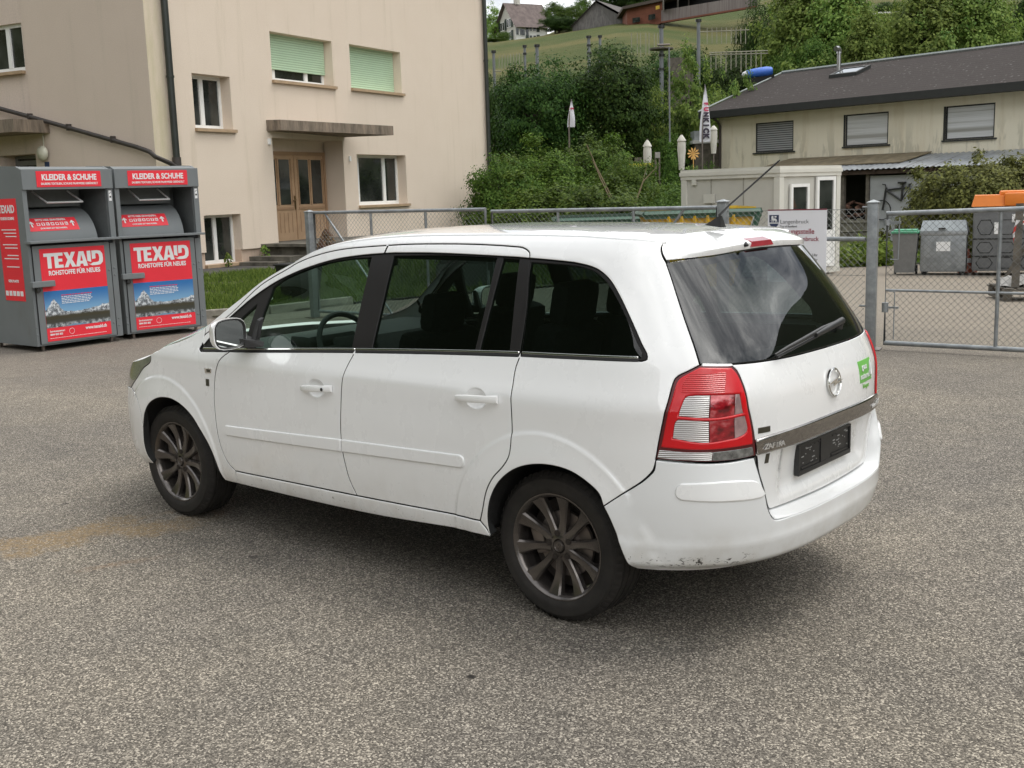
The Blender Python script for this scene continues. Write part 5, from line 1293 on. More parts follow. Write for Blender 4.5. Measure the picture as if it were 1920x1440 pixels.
    for ax_ in (.155,.70):
        q=MB(); q.prism([(-.009,-.045),(.009,-.045),(.009,.012),(.030,-.006),(.030,.012),(0,.042),(-.030,.012),(-.030,-.006),(-.009,.012)],.0,.002); put(q,DM(ax_*sx,.5)); q.build('arrow',WH,ds)
    m=MB(); B(m,.13*sx,1.01*sx,-.0205,-.0165,.115,1.245); ps=m.build('poster',RED,r)
    m=MB(); m.quad((.13*sx,-.0225,.28),(1.01*sx,-.0225,.28),(1.01*sx,-.0225,.73),(.13*sx,-.0225,.73)); m.quad((.13*sx,-.021,.28),(.13*sx,-.021,.73),(1.01*sx,-.021,.73),(1.01*sx,-.021,.28)); m.build('mountain_photo',PICT,ps)
    # the big word, heavy letters cut by hand
    Lt={'T':[[(0,1),(.72,1),(.72,.78),(.49,.78),(.49,0),(.23,0),(.23,.78),(0,.78)]],
        'E':[[(0,0),(.58,0),(.58,.2),(.26,.2),(.26,.41),(.53,.41),(.53,.6),(.26,.6),(.26,.79),(.58,.79),(.58,1),(0,1)]],
        'X':[[(0,0),(.27,0),(.40,.30),(.53,0),(.82,0),(.56,.51),(.80,1),(.53,1),(.41,.72),(.29,1),(.01,1),(.25,.50)]],
        'A':[[(0,0),(.27,0),(.31,.17),(.31,.36),(.40,.80),(.49,.36),(.49,.17),(.53,0),(.82,0),(.58,1),(.24,1)],[(.31,.17),(.49,.17),(.49,.36),(.31,.36)]],
        'I':[[(0,.32),(.26,.24),(.26,1),(0,1)]],
        'D':[[(0,.42),(0,1),(.40,1),(.62,.95),(.76,.75),(.78,.45),(.74,.2),(.58,.04),(.36,0),(-.02,0),(-.30,.14),(-.12,.10),(.06,.2),(.36,.21),(.48,.27),(.52,.5),(.48,.73),(.38,.79),(.26,.79),(.26,.46)]]}
    x_=.175*sx; hh=.185; sc_=hh
    adv={'T':.70,'E':.63,'X':.80,'A':.80,'I':.33,'D':.8}
    tot=.70+.63+.80+.80+.33+.8; kx=(.985-.175)*sx/(tot*hh)
    wm=MB()
    for ch in 'TEXAID':
        for pl_ in Lt[ch]:
            P2=[(x_+px_*hh*kx,1.005+pz*hh) for px_,pz in pl_]
            from mathutils.geometry import tessellate_polygon
            tri=tessellate_polygon([[Vector((a,b,0)) for a,b in P2]])
            wm.add([(a,-.0235,b) for a,b in P2],[tuple(q) for q in tri])
        x_+=adv[ch]*hh*kx
    wm.build('lettering',WH,ps)
    text('lettering','ROHSTOFFE FÜR NEUES',.078,WH,ps,FM(.575*sx,.945,.0225),bold=.0024,sx=.84*sx)
    text('lettering','www.texaid.ch',.058,WH,ps,FM(.80*sx,.232,.0225),bold=.0018,sx=.86*sx)
    text('lettering','Servicenummer:',.034,WH,ps,FM(.265*sx,.235,.0225),bold=.0008,sx=.9*sx); text('lettering','0844 855 805',.034,WH,ps,FM(.25*sx,.195,.0225),bold=.001,sx=.9*sx)
    for i in range(6):
        ln=MB(); random.seed(i); x0=.36*sx
        while x0<(.76-.05*(i==5))*sx:
            l=random.uniform(.02,.05); ln.span((x0,-.0245,.665-i*.020),(min(x0+l,.78*sx),-.0235,.673-i*.020)); x0+=l+.008
        ln.build('lettering',WH if i else RED,ps)
    ln=MB(); x0=.16*sx
    while x0<.93*sx: l=random.uniform(.01,.03); ln.span((x0,-.0225,.148),(x0+l,-.0210,.153)); x0+=l+.005
    ln.build('lettering',WH,ps)
    q=MB(); q.tube([(.46*sx+.035*math.cos(a),-.0225,.215+.035*math.sin(a)) for a in np.linspace(0,2*PI,21)[:-1]],.002,4,closed=True); q.build('round_mark',WH,ps)
    m=MB(); B(m,w-.045,w-.008,-.0235,-.0205,1.80,1.93); st=m.build('sticker',WH,r); q=MB(); q.box((w-.026,-.0245,1.85),(.022,.002,.022)); q.tube([(w-.036,-.0245,1.89),(w-.016,-.0245,1.91)],.003,4); q.build('hand_mark',M['gap'],st)
    # sign on the left flank
    m=MB(); m.span((-.004,.16,.62),(-.001,.62,1.86)); ss=m.build('side_sign',RED,r)
    SM=lambda y_,z_:Matrix.Translation((-.006,y_,z_))@Matrix.Rotation(-PI/2,4,'Z')@Matrix.Rotation(PI/2,4,'X')
    text('lettering','TEXAID',.13,WH,ss,SM(.39,1.73),bold=.004,sx=.8); text('lettering','KLEIDER SCHUHE',.05,WH,ss,SM(.39,1.62),bold=.001,sx=.8)
    for i,z_ in enumerate((1.48,1.44,1.40,1.30,1.26,1.17,1.13,1.03)): q=MB(); q.span((-.007,.22,z_),(-.004,.55-.04*(i%3),z_+.012)); q.build('lettering',WH,ss)
    text('lettering','KEINE PLASTIK',.045,WH,ss,SM(.39,.86),bold=.001,sx=.8)
    for i in range(5): q=MB(); q.span((-.007,.20+.085*i,.68),(-.004,.26+.085*i,.74)); q.build('pictogram',WH,ss)
    return r
clothes_bin('clothes_container',(10.44,-2.36,0),rad(-87.5),'left grey clothes container standing nearer the wall lamp, its side sign visible')
clothes_bin('clothes_container',(10.52,-3.63,0),rad(-99),'right grey clothes container, the one beside the lawn and the dark downpipe',w=1.12)
# ------------------------------------------------------------ chain link gates and fence
t=NT('galvanised steel'); n=t.noise(9,5,.65); c=t.ramp(n,[(.3,(.21,.225,.235)),(.7,(.37,.39,.40))]); t.set(col=c,rough=.5,metal=.55); GALV=t.m
GALVD=plain('galvanised wire',(.20,.205,.20),.5,.5,.2,20)
def mesh_wire(m,O,ux,w,z0,z1,p=.068,r=.0019):
    # two families of diagonals clipped to the rectangle
    h=z1-z0; k=1.0
    for sgn in (1,-1):
        c=-h if sgn>0 else 0
        c=-(h/k)
        while c<w+(h/k):
            if sgn>0: a=(c,0);b=(c+h/k,h)
            else: a=(c+h/k,0);b=(c,h)
            (x0,y0),(x1,y1)=(a,b) if a[0]<b[0] else (b,a)
            if x1>0 and x0<w:
                if x0<0: y0+= (y1-y0)*(0-x0)/(x1-x0); x0=0
                if x1>w: y1-= (y1-y0)*(x1-w)/(x1-x0); x1=w
                if x1-x0>.01:
                    o=.0012*sgn; n_=Vector((-ux[1],ux[0],0))
                    m.tube([Vector((O[0]+ux[0]*x0,O[1]+ux[1]*x0,z0+y0))+n_*o,Vector((O[0]+ux[0]*x1,O[1]+ux[1]*x1,z0+y1))+n_*o],r,3,cap=False)
            c+=p
def post(x,y,h,ang,label,s=.105):
    r=empty('gate_post',(x,y,0),ang,label=label,cat='gate post',group='steel posts of the chain link gate')
    m=MB(); m.box((0,0,h/2),(s,s,h),bev=.008); m.build('tube',GALV,r,smooth=30)
    m=MB(); k=s/2+.008; m.add([(-k,-k,h),(k,-k,h),(k,k,h),(-k,k,h),(-k,-k,h+.012),(k,-k,h+.012),(k,k,h+.012),(-k,k,h+.012),(0,0,h+.038)],[(0,1,5,4),(1,2,6,5),(2,3,7,6),(3,0,4,7),(4,5,8),(5,6,8),(6,7,8),(7,4,8)]); m.build('cap',GALV,r)
    m=MB(); m.box((0,0,.006),(.22,.22,.012)); m.build('base_plate',M['steel'],r)
    return r
FG=rad(4); GX=(math.cos(FG),math.sin(FG))
gp0=Vector((1.94,-7.13,0))
post(1.94,-7.13,1.53,rad(14),'square steel post between the notice and the right gate leaf')
post(3.63,-7.01,1.57,FG,'square steel post behind the car roof aerial')
post(10.22,-6.55,1.55,rad(-8),'square steel post at the far left end of the gates, nearest the front steps')
def gate(x0,y0,ang,w,z0,z1,vert,label,grp,hinge=None,midrail=None,diag=None,r=.026,zl=None):
    g=empty('gate_leaf',(x0,y0,0),ang,label=label,cat='gate',group=grp)
    z1b=zl if zl else z1
    m=MB(); m.tube([(0,0,z0),(0,0,z1),(w,0,z1b),(w,0,z0)],r,10,closed=True); m.build('frame',GALV,g,smooth=50)
    for v in vert: q=MB(); q.tube([(v,0,z0),(v,0,z1)],r*.72,8); q.build('upright',GALV,g,smooth=50)
    if midrail: q=MB(); q.tube([(0,0,midrail),(w,0,midrail)],r*.5,8); q.build('mid_rail',GALV,g,smooth=50)
    if diag: q=MB(); q.tube([(diag[0],0,z1),(diag[1],0,z0)],r*.6,8); q.build('brace',GALV,g,smooth=50)
    m=MB(); mesh_wire(m,(0,.012),(1,0),w,z0,z1-.01); m.build('wire_mesh',GALVD,g)
    return g
g=gate(6.955,-6.745,rad(3.6),3.16,.10,1.545,[1.02,2.03],'left leaf of the closed double gate, nearest the beige flats','leaves of the double gate',diag=(2.95,1.7))
g2=gate(3.70,-7.0,rad(4.2),3.17,.09,1.515,[1.08,2.15,2.49][:2],'right leaf of the closed double gate, behind the people carrier','leaves of the double gate',diag=(.4,1.6))
q=MB(); q.tube([(0,-.03,.35),(0,-.03,.75)],.012,6); q.box((.04,-.03,1.02),(.10,.04,.14)); q.build('latch',GALV,g)
g3=gate(1.80,-7.16,rad(184.5)+0,3.6,.075,1.42,[1.10,2.2,3.3],'single gate leaf right of the notice, bins showing through it','single gate leaf',midrail=.63,r=.027,zl=1.50)
q=MB(); q.tube([(0,0,.40),(0,0,.50)],.034,12); q.box((.07,0,.45),(.14,.02,.02)); q.build('hinge',GALV,g3,smooth=40); q=MB(); q.tube([(0,0,1.30),(0,0,1.36)],.036,12); q.box((.07,0,1.33),(.14,.02,.03)); q.build('hinge',GALV,g3,smooth=40)
q=MB(); q.tube([(.10,-.02,.62),(.10,-.02,.12)],.006,6); q.tube([(.04,-.02,.62),(.10,-.02,.62)],.006,6); q.build('drop_bolt',GALV,g3)
q=MB(); q.tube([(.04,0,.95),(.12,0,.95),(.125,0,1.38)],.007,6); q.build('lock_bracket',GALV,g3)
fs=empty('fence_section',(1.98,-7.12,0),rad(4),label='fixed chain link section that carries the white notice',cat='fence')
m=MB(); mesh_wire(m,(.03,.0),(1,0),1.58,.02,1.47,p=.070,r=.0021); m.build('wire_mesh',GALVD,fs)
m=MB(); m.tube([(.03,0,1.16),(1.62,0,1.17)],.024,10); m.build('mid_rail',GALV,fs,smooth=50)
for zz in (1.47,.78,.05): m=MB(); m.tube([(.03,0,zz),(1.62,0,zz)],.0025,4); m.build('tension_wire',GALVD,fs)
for (xx,zz) in ((.06,.46),(.05,1.49)): m=MB(); m.tube([(xx-.04,-.0,zz),(xx+.02,0,zz)],.010,8); m.build('wire_clamp',GALV,fs)
# notice
nb=empty('notice_board',(0,0,0),0,label='white recycling point notice with a small coat of arms, fixed to the chain link fence',cat='notice')
bl=Vector((3.055,-6.99,0)); br=Vector((2.395,-7.035,0)); ux=(br-bl).normalized(); nn_=Vector((-ux.y,ux.x,0)); 
if nn_.y<0: nn_=-nn_
bw=(br-bl).length; zt,zb_=1.475,.70
NBM=Matrix((ux,Vector((0,0,1)),nn_)).transposed().to_4x4(); NBM.translation=bl+nn_*.02
m=MB(); m.span((0,zb_,0),(bw,zt,.008)); put(m,NBM); nbp=m.build('panel',plain('white notice board',(.82,.82,.86),.35,0,.03,2),nb)
m=MB(); m.span((0,zt-.004,-.001),(bw,zt+.008,.0095)); put(m,NBM); m.build('top_edge',plain('dark red edge',(.18,.02,.04),.5),nb)
DKR=plain('dark red print',(.28,.018,.045),.5); DKG=plain('dark grey print',(.05,.05,.055),.5)
def nt_text(s,x,z,h,mat,bold=0,sx=.85,al='LEFT'): return text('lettering',s,h,mat,nbp,NBM@Matrix.Translation((x,z,.0095)),bold=bold,sx=sx,align=al)
sh=MB(); sh.prism([(0,0),(.11,0),(.11,-.085),(.098,-.112),(.078,-.132),(.055,-.140),(.032,-.132),(.012,-.112),(0,-.085)],0,.001); put(sh,NBM@Matrix.Translation((.018,1.425,.009))); sc1=sh.build('coat_of_arms',plain('blue black shield',(.035,.045,.10),.5),nb)
q=MB(); q.prism([(0,-.082),(.11,-.082),(.11,-.092),(0,-.092)],0,.001)
# white lion: body, head, legs, tail and small flag
for pg in ([(.028,-.045),(.040,-.034),(.075,-.040),(.086,-.050),(.084,-.062),(.040,-.060)],[(.026,-.050),(.024,-.022),(.032,-.010),(.046,-.010),(.050,-.024),(.044,-.040)],[(.030,-.055),(.036,-.055),(.034,-.078),(.027,-.078)],[(.042,-.055),(.049,-.055),(.050,-.078),(.043,-.078)],[(.070,-.055),(.077,-.055),(.075,-.078),(.068,-.078)],[(.080,-.052),(.087,-.052),(.092,-.076),(.085,-.076)],[(.016,-.060),(.026,-.050),(.028,-.054),(.018,-.064)],[(.060,-.012),(.084,-.012),(.084,-.026),(.060,-.026)],[(.066,-.026),(.069,-.026),(.069,-.042),(.066,-.042)]): q.prism(pg,0,.001)
put(q,NBM@Matrix.Translation((.018,1.425,.0102))); q.build('lion_mark',WH,sc1)
nt_text('Langenbruck',.142,1.350,.060,DKG,bold=-.0006,sx=1.05); nt_text('Top of Baselland',.142,1.300,.030,DKG,sx=.95)
nt_text('Entsorgungsstelle',.020,1.245,.078,DKR,bold=.0009,sx=.93); nt_text('Langenbruck',.255,1.165,.066,DKR,bold=.0006,sx=.95)
nt_text('Mo',.06,.995,.042,DKG); nt_text('10.00 – 12.00 Uhr',.275,.995,.042,DKG,sx=.95); nt_text('Do',.06,.945,.042,DKG); nt_text('17.00 – 19.00 Uhr',.275,.945,.042,DKG,sx=.95)
# ------------------------------------------------------------ the recycling yard behind
def hz(p): return height(p.x,p.y)
def gpt(px,Z): p=place(px,500,Z); return Vector((p.x,p.y,height(p.x,p.y)))
def yaw_to(a,b): d=b-a; return math.atan2(d.y,d.x)
CABW=plain('cream cabin panel',(.55,.54,.49),.6,0,.05,2); CABT=plain('cream cabin trim',(.66,.65,.59),.5,0,.05,2); 
cb=gpt(1460,24.0); dirR=(ER*math.cos(rad(40))+EF*math.sin(rad(40))).normalized(); 
cab=empty('office_cabin',cb,math.atan2(dirR.y,dirR.x),label='small cream site cabin with a white framed window and glazed door',cat='site cabin')
# local x: along the door side (2.55 m); local y: +90deg -> check side
cw,cl=2.20,2.70; ly=Vector((-dirR.y,dirR.x,0)); left=(-ER*math.sin(rad(40))+EF*math.cos(rad(40))); sy=1 if ly.dot(left)>0 else -1
bh_=-.24-cb.z; tp=2.12-cb.z
def C3(x,y,z): return Vector((x,y*sy,z))
def CB(m,x0,x1,y0,y1,z0,z1): m.add([C3(x,y,z) for z in(z0,z1) for y in(y0,y1) for x in(x0,x1)],[(0,2,3,1),(4,5,7,6),(0,1,5,4),(2,6,7,3),(0,4,6,2),(1,3,7,5)]); return m
m=CB(MB(),.02,cw-.02,.02,cl-.02,bh_+.12,tp-.05); fixn(m.build('wall',CABW,cab))
for a in ((-.02,.13,-.02,.13),(cw-.13,cw+.02,-.02,.13),(-.02,.13,cl-.13,cl+.02),(cw-.13,cw+.02,cl-.13,cl+.02)): fixn(CB(MB(),*a,bh_,tp-.22).build('corner_post',CABT,cab))
m=MB(); CB(m,-.03,cw+.03,-.03,cl+.03,tp-.22,tp-.14); CB(m,-.05,cw+.05,-.05,cl+.05,tp-.14,tp-.06); CB(m,-.03,cw+.03,-.03,cl+.03,tp-.06,tp); fixn(m.build('roof_edge',CABT,cab))
m=MB(); CB(m,-.03,cw+.03,-.03,cl+.03,bh_,bh_+.12); fixn(m.build('base_frame',CABT,cab))
cp=lambda a,b,c:C3(a,b,c)
window(cab,cp,.34,1.00,tp-1.35,tp-.38,[],dep=-.01,fw=.07,sill=False)
dd=window(cab,cp,1.28,1.98,bh_+.14,tp-.24,[],dep=-.01,fw=.08,sill=False,name='door'); m=CB(MB(),1.36,1.90,-.035,-.012,bh_+.16,bh_+.95); fixn(m.build('lower_panel',PVC,dd))
m=MB(); CB(m,-.03,.0,1.75,2.05,tp-.75,tp-.55); fixn(m.build('vent',CABT,cab)); m=MB(); CB(m,-.03,.0,2.28,2.40,tp-.34,tp-.22); fixn(m.build('rain_spout',CABT,cab))
for yy in (.95,1.85): fixn(CB(MB(),.005,.02,yy,yy+.02,bh_+.12,tp-.2).build('panel_joint',plain('joint',(.30,.29,.25),.7) if yy<1 else D.materials['joint'],cab))
# wheelie bin, galvanised container, plastic collection box
def bin_(px,Z,w,d,h,label,name,rot=40):
    b=gpt(px,Z); a=math.atan2(ER.y,ER.x)+PI
    return empty(name,b,a+rad(rot),label=label,cat='waste bin')
wb=bin_(1697,24.4,0,0,0,'small grey wheeled bin with a green lid beside the galvanised container','wheelie_bin',-24)
# local frame: x to the picture's left, y towards the camera
m=MB(); V=[]
for z_,w_,d_ in ((.06,.40,.42),(.90,.52,.56)): V+=[(-w_/2,-d_/2,z_),(w_/2,-d_/2,z_),(w_/2,d_/2,z_),(-w_/2,d_/2,z_)]
m.add(V,[(0,3,2,1),(4,5,6,7),(0,1,5,4),(1,2,6,5),(2,3,7,6),(3,0,4,7)]); m.build('body',plain('grey bin plastic',(.17,.17,.165),.6),wb)
m=MB(); m.box((0,0,.925),(.57,.64,.05),bev=.02); m.box((0,-.03,.96),(.48,.45,.04),bev=.015); m.box((0,-.33,.93),(.5,.05,.04),bev=.01); m.build('lid',plain('green bin lid',(.07,.30,.17),.5),wb,smooth=40)
for s_ in (-1,1): m=MB(); m.tube([(s_*.22-.02,-.20,.10),(s_*.22+.02,-.20,.10)],.10,16); m.build('wheel',M['rubber'],wb,smooth=40)
gb=bin_(1769,24.3,0,0,0,'galvanised steel container with a pale slanted lid, right of the green lidded bin','waste_container',-24)
m=MB(); m.box((0,0,.47),(.92,.78,.78),bev=.03); m.box((0,0,.90),(.96,.80,.10),bev=.02); m.build('body',GALV,gb,smooth=40)
m=MB(); m.add([(-.47,-.39,.95),(.47,-.39,.95),(.47,.40,.95),(-.47,.40,.95),(-.44,-.37,1.10),(.44,-.37,1.10),(.43,.30,1.17),(-.43,.30,1.17)],[(0,3,2,1),(4,5,6,7),(0,1,5,4),(1,2,6,5),(2,3,7,6),(3,0,4,7)]); m.build('lid',plain('pale galvanised lid',(.36,.39,.40),.45,.4),gb)
m=MB(); m.box((0,.40,.62),(.28,.006,.20)); m.build('label_sheet',WH,gb); m=MB(); m.box((.03,.42,1.0),(.14,.05,.03)); m.build('lid_grip',M['blackplastic'],gb)
for i,(a,b_) in enumerate(((-.38,-.3),(.38,-.3),(-.38,.3),(.38,.3))): m=MB(); m.tube([(a,b_-.02,.05),(a,b_+.02,.05)],.055,12); m.build('castor',M['rubber'],gb,smooth=40)
cx_=gpt(1905,23.8); cbx=empty('collection_box',cx_,math.atan2(ER.y,ER.x)+PI-rad(22),label='big grey plastic box with honeycomb walls and an orange hinged lid',cat='storage box')
m=MB(); m.box((0,0,.78),(1.75,1.1,1.34),bev=.04); bx=m.build('body',plain('dark grey box plastic',(.13,.135,.14),.5),cbx,smooth=40)
m=MB()
for zz in (.42,.78): m.box((0,.552,zz),(1.76,.02,.022))
m.build('ledge',M['gap'],bx); 
hx=MB()
for row,zz in enumerate((.28,.60,1.02)):
    for i in range(4):
        x0=-.62+i*.42; hw_=.16; hh_=.11 if row<2 else .15
        pts_=[(x0-hw_,zz),(x0-hw_*.55,zz+hh_),(x0+hw_*.55,zz+hh_),(x0+hw_,zz),(x0+hw_*.55,zz-hh_),(x0-hw_*.55,zz-hh_)]
        hx.tube([(a,.553,b) for a,b in pts_],.008,4,closed=True)
hx.build('honeycomb_rib',M['gap'],bx)
m=MB(); m.box((0,.556,1.20),(.28,.004,.17)); m.build('label_sheet',WH,bx); m=MB(); m.box((.42,.556,1.0),(.10,.004,.24)); m.build('label_sheet',WH,bx)
OR=plain('orange lid plastic',(.72,.20,.02),.5,0,.08,2)
m=MB(); m.add([(-.92,-.58,1.45),(.92,-.58,1.45),(.92,.60,1.45),(-.92,.60,1.45),(-.86,-.50,1.68),(.86,-.50,1.68),(.86,.52,1.68),(-.86,.52,1.68)],[(0,3,2,1),(4,5,6,7),(0,1,5,4),(1,2,6,5),(2,3,7,6),(3,0,4,7)]); m.box((-.05,.0,1.71),(.85,1.0,.10),bev=.04); m.box((-.05,.50,1.59),(.70,.26,.26),bev=.04); m.build('lid',OR,cbx,smooth=35)
# traffic cone behind
tc_=gpt(1814,24.6); cn=empty('traffic_cone',tc_,0,label='faded orange traffic cone squeezed between container and plastic box',cat='traffic cone'); m=MB(); m.lathe([(.13,.03),(.11,.05),(.03,.50),(.02,.52),(0,.52)],16); m.box((0,0,.015),(.32,.32,.03)); m.build('cone',plain('faded orange',(.38,.10,.05),.6),cn,smooth=50); m=MB(); m.lathe([(.080,.22),(.062,.32)],16); m.build('band',WH,cn)
# pallet stack with an old wooden frame and tarpaulin
pp_=gpt(1948,17.2); pr=empty('pallet',pp_,math.atan2(ER.y,ER.x)+PI-rad(10),label='weathered wooden pallet with broken planks at the right edge of the yard',cat='pallet')
OLDW=plain('grey weathered timber',(.12,.105,.085),.9,0,.4,5,bump=.6)
m=MB()
for i in range(7): m.box((-.55+i*.18,0,.205),(.13,1.0,.022))
for yy in (-.45,0,.45): m.box((0,yy,.185),(1.25,.11,.022))
m.build('deck',OLDW,pr)
for xx in (-.55,0,.55):
    m=MB(); 
    for yy in (-.45,0,.45): m.box((xx,yy,.115),(.11,.11,.12))
    m.box((xx,0,.04),(.11,1.0,.022)); m.build('runner',OLDW,pr)
tr_=empty('trestle',pp_+Vector((0,0,.22)),math.atan2(ER.y,ER.x)+PI-rad(10),label='grey timber trestle leaning on the pallet, striped tape tied to it',cat='trestle')
for a,b_ in (((.42,.35,0),(.34,.1,1.25)),((.45,-.35,0),(-.1,-.1,1.05)),((-.45,.3,0),(-.1,.1,1.15)),((.40,.1,1.0),(-.6,.1,1.25))):
    m=MB(); d_=Vector(b_)-Vector(a); m.box((Vector(a)+Vector(b_))/2,(.11,.05,d_.length),R=d_.to_track_quat('Z','Y').to_matrix()); m.build('beam',OLDW,tr_)
m=MB(); V=[];F=[]
for i in range(13):
    f=i/12; p=Vector((.40-.9*f,.18,.98+.12*f-.09*math.sin(PI*f))); V+=[p+Vector((0,0,.03)),p-Vector((0,0,.03))]
m.add(V,[(2*i,2*i+1,2*i+3,2*i+2) for i in range(12)]); m.tube([(.40,.19,1.0),(.44,.20,.80),(.42,.2,.66)],.015,5)
t=NT('barrier tape'); x,y,z=t.xyz(); s=t.math('SINE',t.math('MULTIPLY',t.math('ADD',x,z),40)); t.set(col=t.mix(t.rng(s,-.1,.1),(.7,.7,.7),(.55,.05,.04)),rough=.5); m.build('tape',t.m,tr_)
m=MB(); random.seed(5)
V=[];F=[]
for i in range(9):
    for j in range(6): V.append((-.62+i*.15,-.3+j*.13,.24+.05*math.sin(i*1.7+j)+.05*random.random()+(.08 if 0<j<5 and 0<i<8 else -.0)))
for i in range(8):
    for j in range(5): F.append((i*6+j,(i+1)*6+j,(i+1)*6+j+1,i*6+j+1))
m.add(V,F); tp_=m.build('tarpaulin',plain('crumpled grey tarpaulin',(.30,.29,.27),.6,0,.25,9),None,smooth=60,label='crumpled grey tarpaulin lying on the pallet',cat='tarpaulin'); tp_.location=pp_; tp_.rotation_euler=(0,0,math.atan2(ER.y,ER.x)+PI-rad(10))
# skips behind the middle of the gates
YEL=plain('yellow skip paint',(.62,.38,.02),.5,0,.12,2); GRN=plain('dark green skip paint',(.03,.085,.055),.5,0,.15,2)
def skip(px0,px1,Z,top,label,cols,red=False):
    a=gpt(px0,Z); b=gpt(px1,Z); ang=yaw_to(a,b); L=(b-a).length; g=min(a.z,b.z); s=empty('skip',(a.x,a.y,g),ang,label=label,cat='skip',group='waste skips behind the gate')
    n_=Vector((-math.sin(ang),math.cos(ang),0)); sg=1 if n_.dot(EF)>0 else -1
    h=top-g; c1,c2=cols
    m=MB(); T=lambda x,y,z:(x,y*sg,z)
    m.add([T(.35,0.05,.15),T(L-.45,.05,.15),T(L-.06,.02,h),T(.0,.02,h),T(.35,1.5,.15),T(L-.45,1.5,.15),T(L-.06,1.6,h),T(.0,1.6,h)],[(0,1,2,3),(5,4,7,6),(1,5,6,2),(4,0,3,7),(0,4,5,1)]); bd=fixn(m.build('body',c2,s))
    m=MB(); m.add([T(-.06,-.05,h-.02),T(L+.02,-.05,h-.02),T(L+.02,1.68,h-.02),T(-.06,1.68,h-.02),T(-.06,-.05,h-.16),T(L+.02,-.05,h-.16)],[(0,1,5,4)]);
    for q in ((T(-.06,-.05,h-.08),T(L+.0,-.05,h-.08)),(T(-.06,1.65,h-.08),T(L,1.65,h-.08)),(T(-.06,-.05,h-.08),T(-.06,1.65,h-.08)),(T(L,-.05,h-.08),T(L,1.65,h-.08)),(T(L-.02,-.06,h-.08),T(L-.42,-.03,.15))): m.tube(q,.052,4)
    m.build('rim',c1,s); m=MB(); m.quad(T(0,.0,h-.06),T(L-.05,.0,h-.06),T(L-.05,1.6,h-.06),T(0,1.6,h-.06)); m.build('cover',c1,s)
    for i in range(6):
        x0=.35+i*(L-.8)/5; m=MB(); m.tube([T(x0,-.02,.2),T(x0,-.04,h-.12)],.035,4); m.build('rib',c2,bd)
    return s
skip(1215,1424,19,1.39,'yellow skip with a dark green rim behind the right gate leaf',(GRN,YEL)); skip(1050,1205,23.0,1.22,'dark green skip further left, low behind the gate',(GRN,plain('faded green skip body',(.04,.07,.05),.6)))
# a dark covered heap seen over the car's roof
h0=gpt(878,21.5); m=MB(); V=[];F=[]
for i in range(15):
    for j in range(9):
        u=i/14*2-1; v=j/8*2-1; V.append((u*.62,v*.9,max(0,(1-u*u)**.5*(1-v*v*.6)**.5)*.52))
for i in range(14):
    for j in range(8): F.append((i*9+j,(i+1)*9+j,(i+1)*9+j+1,i*9+j+1))
m.add(V,F); hp=m.build('covered_heap',plain('dark olive cover',(.05,.055,.045),.7,0,.2,5),None,smooth=60,label='low dark covered heap seen just above the car roof through the gate',cat='covered heap'); hp.location=(h0.x,h0.y,h0.z+.50); hp.rotation_euler=(0,0,math.atan2(ER.y,ER.x))
m=MB(); m.box((0,0,.27),(1.15,1.5,.54),bev=.05); hb=m.build('base_box',plain('dark base',(.04,.045,.04),.8),hp); hb.location=(0,0,-.52)
# black tub beside the steps
p_=place(560,485,19.); tb=empty('black_tub',(p_.x,p_.y,height(p_.x,p_.y)),FA,label='black plastic tub in front of the entrance steps',cat='tub'); m=MB(); m.add([(-.22,-.2,0),(.22,-.2,0),(.22,.2,0),(-.22,.2,0),(-.32,-.26,.62),(.32,-.26,.62),(.32,.26,.62),(-.32,.26,.62)],[(0,3,2,1),(4,5,6,7),(0,1,5,4),(1,2,6,5),(2,3,7,6),(3,0,4,7)]); m.build('tub_body',M['blackplastic'],tb); m=MB(); m.tube([(-.33,-.27,.62),(.33,-.27,.62),(.33,.27,.62),(-.33,.27,.62)],.018,6,closed=True); m.build('rim',M['blackplastic'],tb)
# ------------------------------------------------------------ cream house with the long dark roof
HO=Vector((10.493,-36.358,0)); HA=math.atan2(-.18674,.98241)
HB=-.45
t=render_mat('cream wall render',(.71,.655,.52),(.77,.72,.585),(.20,.19,.14),.0)
tx,ty,tz=t.xyz(); o_=t.b.inputs['Base Color'].links[0].from_socket
n=t.noise(1.5,5,.65,(1,1,.22),.4); low=t.rng(tz,4.1,2.9); st=t.math('MULTIPLY',t.rng(n,.50,.56),low); c=t.mix(t.math('MULTIPLY',st,.42),o_,(.32,.305,.235))
n2=t.noise(2.4,4,.6,(1,1,.12)); c=t.mix(t.math('MULTIPLY',t.rng(n2,.50,.62),.20),c,(.52,.42,.27)); t.set(col=c); CREAM=t.m
HOUSE=empty('cream_house',(HO.x,HO.y,0),HA,label='cream rendered house with a long dark tiled roof and closed blinds',cat='house')
hw=lambda a,b,c:Vector((a,-b,c))     # b grows towards the back
